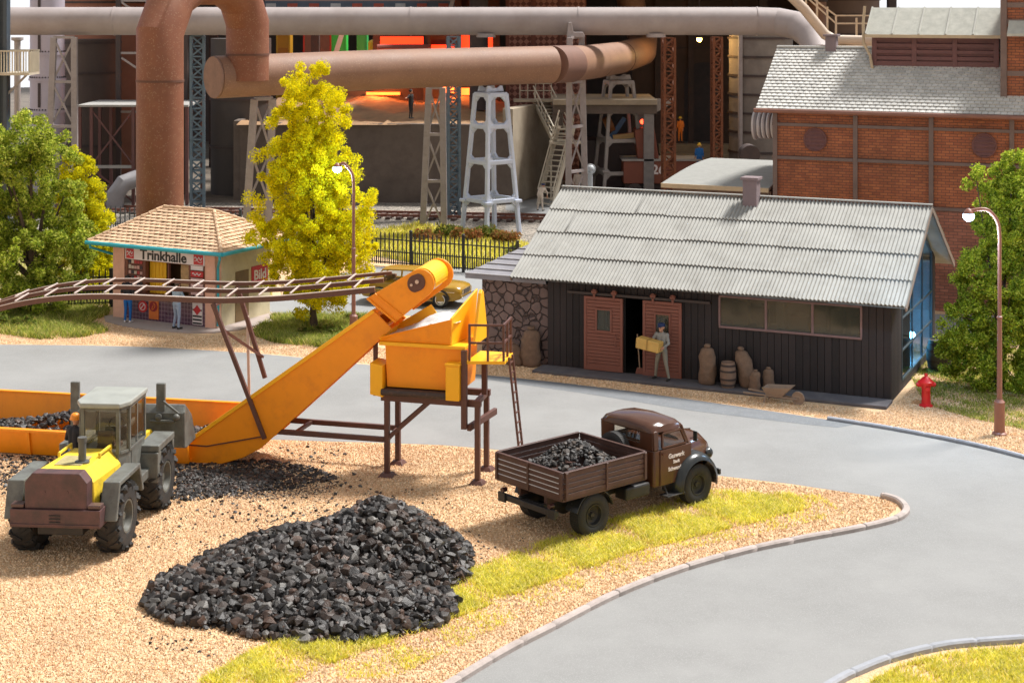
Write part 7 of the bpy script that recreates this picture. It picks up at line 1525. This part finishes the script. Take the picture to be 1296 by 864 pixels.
def brickhall():
    o=Vector((10.65,65.5,0)); A=-24.3
    t=T('brick_hall','large orange brick hall with grey tiled roof, louvred ridge vent and round vents','brick building',o,A)
    L=14.0; D=6.; hz=7.62
    b=MB(); b.box(0,L,0,D,0,hz); b.prism([(.02,hz),(D-.02,hz),(D/2,9.9)],'x',.02,L-.02); b.build('wall',M['brick'],t)
    b=MB(); b.box(.05,L-.05,-.06,-.003,0,3.9); b.build('lower_wall',M['brickr'],t)
    for x in (.12,3.39,6.36,9.4,12.4): b=MB(); b.box(x-.09,x+.09,-.12,-.0605 if x>.2 else -.062,0,hz); b.build('pilaster',M['post'],t,bevel=.01)
    for z in (3.98,5.75,7.1): b=MB(); b.box(-.01,L,-.10,-.002,z-.065,z+.065); b.build('band',M['post'],t,bevel=.01)
    for x,z in ((1.76,6.52),(8.37,6.52)):
        b=MB(); b.cyl((x,-.05,z),(x,-.004,z),.43,n=32); v=b.build('round_vent',M['louv'],t)
        b=MB()
        for k in range(5): zz=z-.32+.16*k; w=math.sqrt(.41**2-(zz-z)**2); b.hexa([(x-w,-.10,zz-.05),(x+w,-.10,zz-.05),(x+w,-.052,zz-.02),(x-w,-.052,zz-.02),(x-w,-.10,zz-.03),(x+w,-.10,zz-.03),(x+w,-.052,zz+.05),(x-w,-.052,zz+.05)])
        b.build('louvre',M['louv'],v); b=MB(); b.tube([(x+.44*math.cos(k),-.06,z+.44*math.sin(k)) for k in np.linspace(0,2*PI,32,endpoint=False)],.04,6,closed=True); b.build('rim',M['louv'],v,smooth=True)
    # roof
    ex0,ez,rz_=-.62,7.72,10.12; r=MB(); 
    for s,y0 in ((1,-.32),(-1,D+.32)):
        r.hexa([(ex0,y0,ez-.1),(L+.4,y0,ez-.1),(L+.4,D/2,rz_-.1),(ex0,D/2,rz_-.1),(ex0,y0,ez),(L+.4,y0,ez),(L+.4,D/2,rz_),(ex0,D/2,rz_)])
    ro=r.build('roof',M['post'],t)
    r=MB(); tile_field(r,ex0,L+.4,-.34,ez,D/2,rz_,.235,.205); tile_field(r,ex0,L+.4,D+.34,ez,D/2,rz_,.235,.205); r.build('roof_tiles',M['slate'],ro,fix=False)
    r=MB(); r.bar((ex0,D/2,rz_+.06),(L+.4,D/2,rz_+.06),.22,.09); r.build('ridge',M['slate'],ro,bevel=.03)
    g=MB(); g.tube([(ex0-.05,-.42,ez-.06),(L+.4,-.42,ez-.06)],.09,10); g.build('gutter',mat('copper_gutter',(.22,.10,.07),.5),t,smooth=True)
    # louvred ridge vent (straddles the ridge)
    x0,x1,vy0,vy1=3.72,8.55,D/2-1.0,D/2+1.0; zt=10.75
    b=MB(); b.box(x0,x1,vy0+.08,vy1-.08,9.0,zt); b.prism([(vy0+.1,zt),(vy1-.1,zt),(D/2,11.7)],'x',x0+.02,x1-.02); lv=b.build('ridge_vent',M['louv'],t)
    pw=(x1-x0)/3
    for k in range(4): b=MB(); x=x0+pw*k; b.box(x-.10,x+.10,vy0-.02,vy0+.079,9.0,zt); b.build('vent_post',M['louv'],lv,bevel=.01)
    for k in range(3):
        b=MB(); xa,xb=x0+pw*k+.101,x0+pw*(k+1)-.101
        for q in range(4): z=9.72+.26*q; b.hexa([(xa,vy0-.02,z),(xb,vy0-.02,z),(xb,vy0+.078,z+.1),(xa,vy0+.078,z+.1),(xa,vy0-.02,z+.14),(xb,vy0-.02,z+.14),(xb,vy0+.078,z+.17),(xa,vy0+.078,z+.17)])
        b.box(xa,xb,vy0-.01,vy0+.078,9.0,9.66); b.build('vent_louvres',M['louv'],lv)
    for s in (1,-1):
        ya=D/2-s*1.35; b=MB(); b.hexa([(x0-.3,ya,zt-.10),(x1+.25,ya,zt-.10),(x1+.25,D/2,11.72),(x0-.3,D/2,11.72),(x0-.3,ya,zt),(x1+.25,ya,zt),(x1+.25,D/2,11.84),(x0-.3,D/2,11.84)]); vr=b.build('vent_roof',M['felt'],lv)
        for k in range(6): x=x0-.28+(x1-x0+.5)*k/5; b=MB(); b.bar((x,ya,zt+.025),(x,D/2,11.86),.06,.05); b.build('felt_batten',mat('batten_pale',(.42,.42,.38),.8),vr)
        if s>0: b=MB(); b.box(x0-.32,x1+.27,ya-.07,ya-.003,zt-.13,zt+.0); b.build('fascia',mat('fascia_cream',(.46,.36,.24),.7),vr)
    b=MB(); b.tube([(x0-.35,vy0-.2,11.9),(x0-.42,vy0-.2,11.2),(x0-.4,vy0-.2,10.4),(x0-.15,vy0-.15,9.9),(x0-.05,vy0-.1,9.3)],.06,8); b.build('vent_downpipe',mat('fascia_cream',(.46,.36,.24),.7),lv,smooth=True)
    # tower at the right end
    tx0=8.92; b=MB(); b.box(tx0,L+.2,.6,D-.6,7.0,12.5); tw_=b.build('stair_tower',M['brick'],t)
    for x in (tx0+.1,tx0+2.2): b=MB(); b.box(x-.12,x+.12,.5,.598,7.0,12.5); b.build('pilaster',M['post'],tw_,bevel=.01)
    for z in (9.3,11.3,11.95): b=MB(); b.box(tx0+.23,L,.52,.597,z-.10,z+.10); b.build('band',M['post'],tw_)
    b=MB(); b.hexa([(tx0+.3,-.1,10.75),(L,-.1,10.75),(L,.51,11.2),(tx0+.3,.51,11.2),(tx0+.3,-.1,10.85),(L,-.1,10.85),(L,.51,11.35),(tx0+.3,.51,11.35)]); b.build('canopy',M['felt'],tw_)
    b=MB(); b.box(1.5,1.95,D/2-.22,D/2+.22,9.9,10.62); b.build('ridge_stack',M['chim'],t,bevel=.02); b=MB(); b.box(1.42,2.03,D/2-.3,D/2+.3,10.62,10.72); b.build('stack_cap',M['chim'],t,bevel=.02)
    # bellows duct on the left gable
    b=MB(); prof=[(.36,.0)]
    for k in range(4): prof+=[(.38,-.12-k*.2),(.55,-.16-k*.2),(.58,-.22-k*.2),(.55,-.28-k*.2),(.38,-.30-k*.2)]
    prof+=[(.62,-1.0),(.62,-1.08),(0,-1.08)]
    b.lathe([(r_,h) for r_,h in prof],32,(-.0,1.2,6.95),'x'); b.build('bellows_duct',mat('bellows_pale',(.48,.44,.44),.5,.1,2,.05),t,smooth=True,ang=50)
    # lean-to
    return t
brickhall()
def shed():
    o=Vector((10.65,65.5,0)); A=-24.3; t=T('low_shed','low shed with curved pale grey roof between the hut and the silo','shed',o,A)
    b=MB(); b.box(-4.4,-.15,.3,6.5,0,4.3); b.build('wall',M['post'],t)
    b=MB(); P=[]; n=12
    for k in range(n+1): s=k/n; y=-.1+7*s; P.append((y,4.36+.45*math.sin(s*PI*.55)))
    Q=[(y,z+.12) for y,z in P]; b.prism(P+Q[::-1],'x',-4.75,-.14); b.build('roof',mat('pale_felt_roof',(.27,.27,.25),.9,.12,3,.5,30),t)
    b=MB(); b.box(-4.75,-.14,-.19,-.105,4.30,4.48); b.build('fascia',mat('fascia_cream',(.46,.36,.24),.7),t)
    p=W(948,195,92); t=T('fan_housing','dark round fan housing beside the brick hall above the shed roof','fan housing',(p.x,92,0)); b=MB(); b.cyl((0,-.6,p.z),(0,.6,p.z),.55,n=24); b.build('drum',M['darks'],t,smooth=True); b=MB(); b.box(-.35,.5,-.5,.5,0,p.z-.3); b.build('pedestal',M['darks'],t)
shed()
# ================================================================ LIGHT, SKY, CAMERA
def light():
    w=bpy.data.worlds.new('World'); scene.world=w; w.use_nodes=True; t=w.node_tree; L=t.links; bg=t.nodes['Background']; bg.inputs['Strength'].default_value=.066
    az,el=SUN_AZ,SUN_EL      # azimuth measured clockwise from +Y
    sk=nn(t,'ShaderNodeTexSky'); sk.sky_type='NISHITA'; sk.sun_disc=False; sk.sun_elevation=el; sk.sun_rotation=az; sk.air_density=1.; sk.dust_density=1.
    tc=nn(t,'ShaderNodeTexCoord'); no=nn(t,'ShaderNodeTexNoise'); no.inputs['Scale'].default_value=3.2; no.inputs['Detail'].default_value=8; no.inputs['Roughness'].default_value=.6
    mp=nn(t,'ShaderNodeMapping'); mp.inputs['Scale'].default_value=(1,1,2.2); mp.inputs['Location'].default_value=(.3,.1,.25); L.new(tc.outputs['Generated'],mp.inputs['Vector']); L.new(mp.outputs[0],no.inputs['Vector'])
    cr=nn(t,'ShaderNodeMapRange'); cr.inputs['From Min'].default_value=.36; cr.inputs['From Max'].default_value=.52; L.new(no.outputs['Fac'],cr.inputs['Value'])
    mx=nn(t,'ShaderNodeMix',data_type='RGBA'); L.new(cr.outputs['Result'],mx.inputs[0]); L.new(sk.outputs['Color'],mx.inputs[6]); mx.inputs[7].default_value=(8.2,8.0,7.8,1)
    L.new(mx.outputs[2],bg.inputs['Color'])
    s=bpy.data.lights.new('sun','SUN'); s.energy=SUN_E; s.angle=math.radians(SUN_ANG); s.color=(1,.97,.93); o=bpy.data.objects.new('sun',s); COL.objects.link(o)
    d=Vector((math.sin(az)*math.cos(el),math.cos(az)*math.cos(el),math.sin(el))); o.rotation_euler=d.to_track_quat('Z','Y').to_euler(); o.location=(20,20,60)
EXPO=.45
SUN_AZ=math.radians(58); SUN_EL=math.radians(57); SUN_E=5.0; SUN_ANG=10.
light()
def sky_sheet():
    m=bpy.data.materials.new('painted_sky'); m.use_nodes=True; t=m.node_tree; L=t.links; b=t.nodes['Principled BSDF']; tc=nn(t,'ShaderNodeTexCoord'); no=nn(t,'ShaderNodeTexNoise'); no.inputs['Scale'].default_value=.05; no.inputs['Detail'].default_value=7; L.new(tc.outputs['Object'],no.inputs['Vector'])
    sp=nn(t,'ShaderNodeSeparateXYZ'); L.new(tc.outputs['Object'],sp.inputs[0]); mr=nn(t,'ShaderNodeMapRange'); mr.inputs['From Min'].default_value=8; mr.inputs['From Max'].default_value=26; mr.inputs['To Min'].default_value=.55; mr.inputs['To Max'].default_value=-.12; L.new(sp.outputs[2],mr.inputs['Value'])
    ad=nn(t,'ShaderNodeMath',operation='ADD'); L.new(no.outputs['Fac'],ad.inputs[0]); L.new(mr.outputs['Result'],ad.inputs[1]); cr=nn(t,'ShaderNodeMapRange'); cr.inputs['From Min'].default_value=.40; cr.inputs['From Max'].default_value=.58; L.new(ad.outputs[0],cr.inputs['Value'])
    mx=nn(t,'ShaderNodeMix',data_type='RGBA'); L.new(cr.outputs['Result'],mx.inputs[0]); mx.inputs[6].default_value=(.16,.36,.70,1); mx.inputs[7].default_value=(.92,.93,.97,1)
    L.new(mx.outputs[2],b.inputs['Emission Color']); b.inputs['Emission Strength'].default_value=.85; b.inputs['Base Color'].default_value=(0,0,0,1); b.inputs['Specular IOR Level'].default_value=0
    mb=MB(); n=24; r=260.
    P=[(r*math.sin(a),r*math.cos(a)-20) for a in np.linspace(-1.1,1.1,n+1)]
    mb.add([(x,y,z) for x,y in P for z in (-.5,70.)],[(2*i,2*i+2,2*i+3,2*i+1) for i in range(n)]); o=mb.build('sky',m); o['kind']='structure'
sky_sheet()
cam=bpy.data.cameras.new('camera'); co=bpy.data.objects.new('camera',cam); COL.objects.link(co); scene.camera=co
co.location=(0,0,HC); co.rotation_euler=(PI/2,0,0); cam.lens=FPX/1296*36; cam.sensor_width=36; cam.sensor_fit='HORIZONTAL'; cam.shift_y=-(432-HY)/1296
cam.clip_start=.5; cam.clip_end=4000
cam.dof.use_dof=True; cam.dof.focus_distance=43; cam.dof.aperture_fstop=2.2
vs=scene.view_settings; scene.display_settings.display_device='sRGB'; vs.view_transform='Standard'; vs.look='None'; vs.gamma=1; vs.use_curve_mapping=False; vs.exposure=EXPO if 'EXPO' in globals() else .45
scene.cycles.max_bounces=6; scene.cycles.use_denoising=True
bpy.context.view_layer.update()
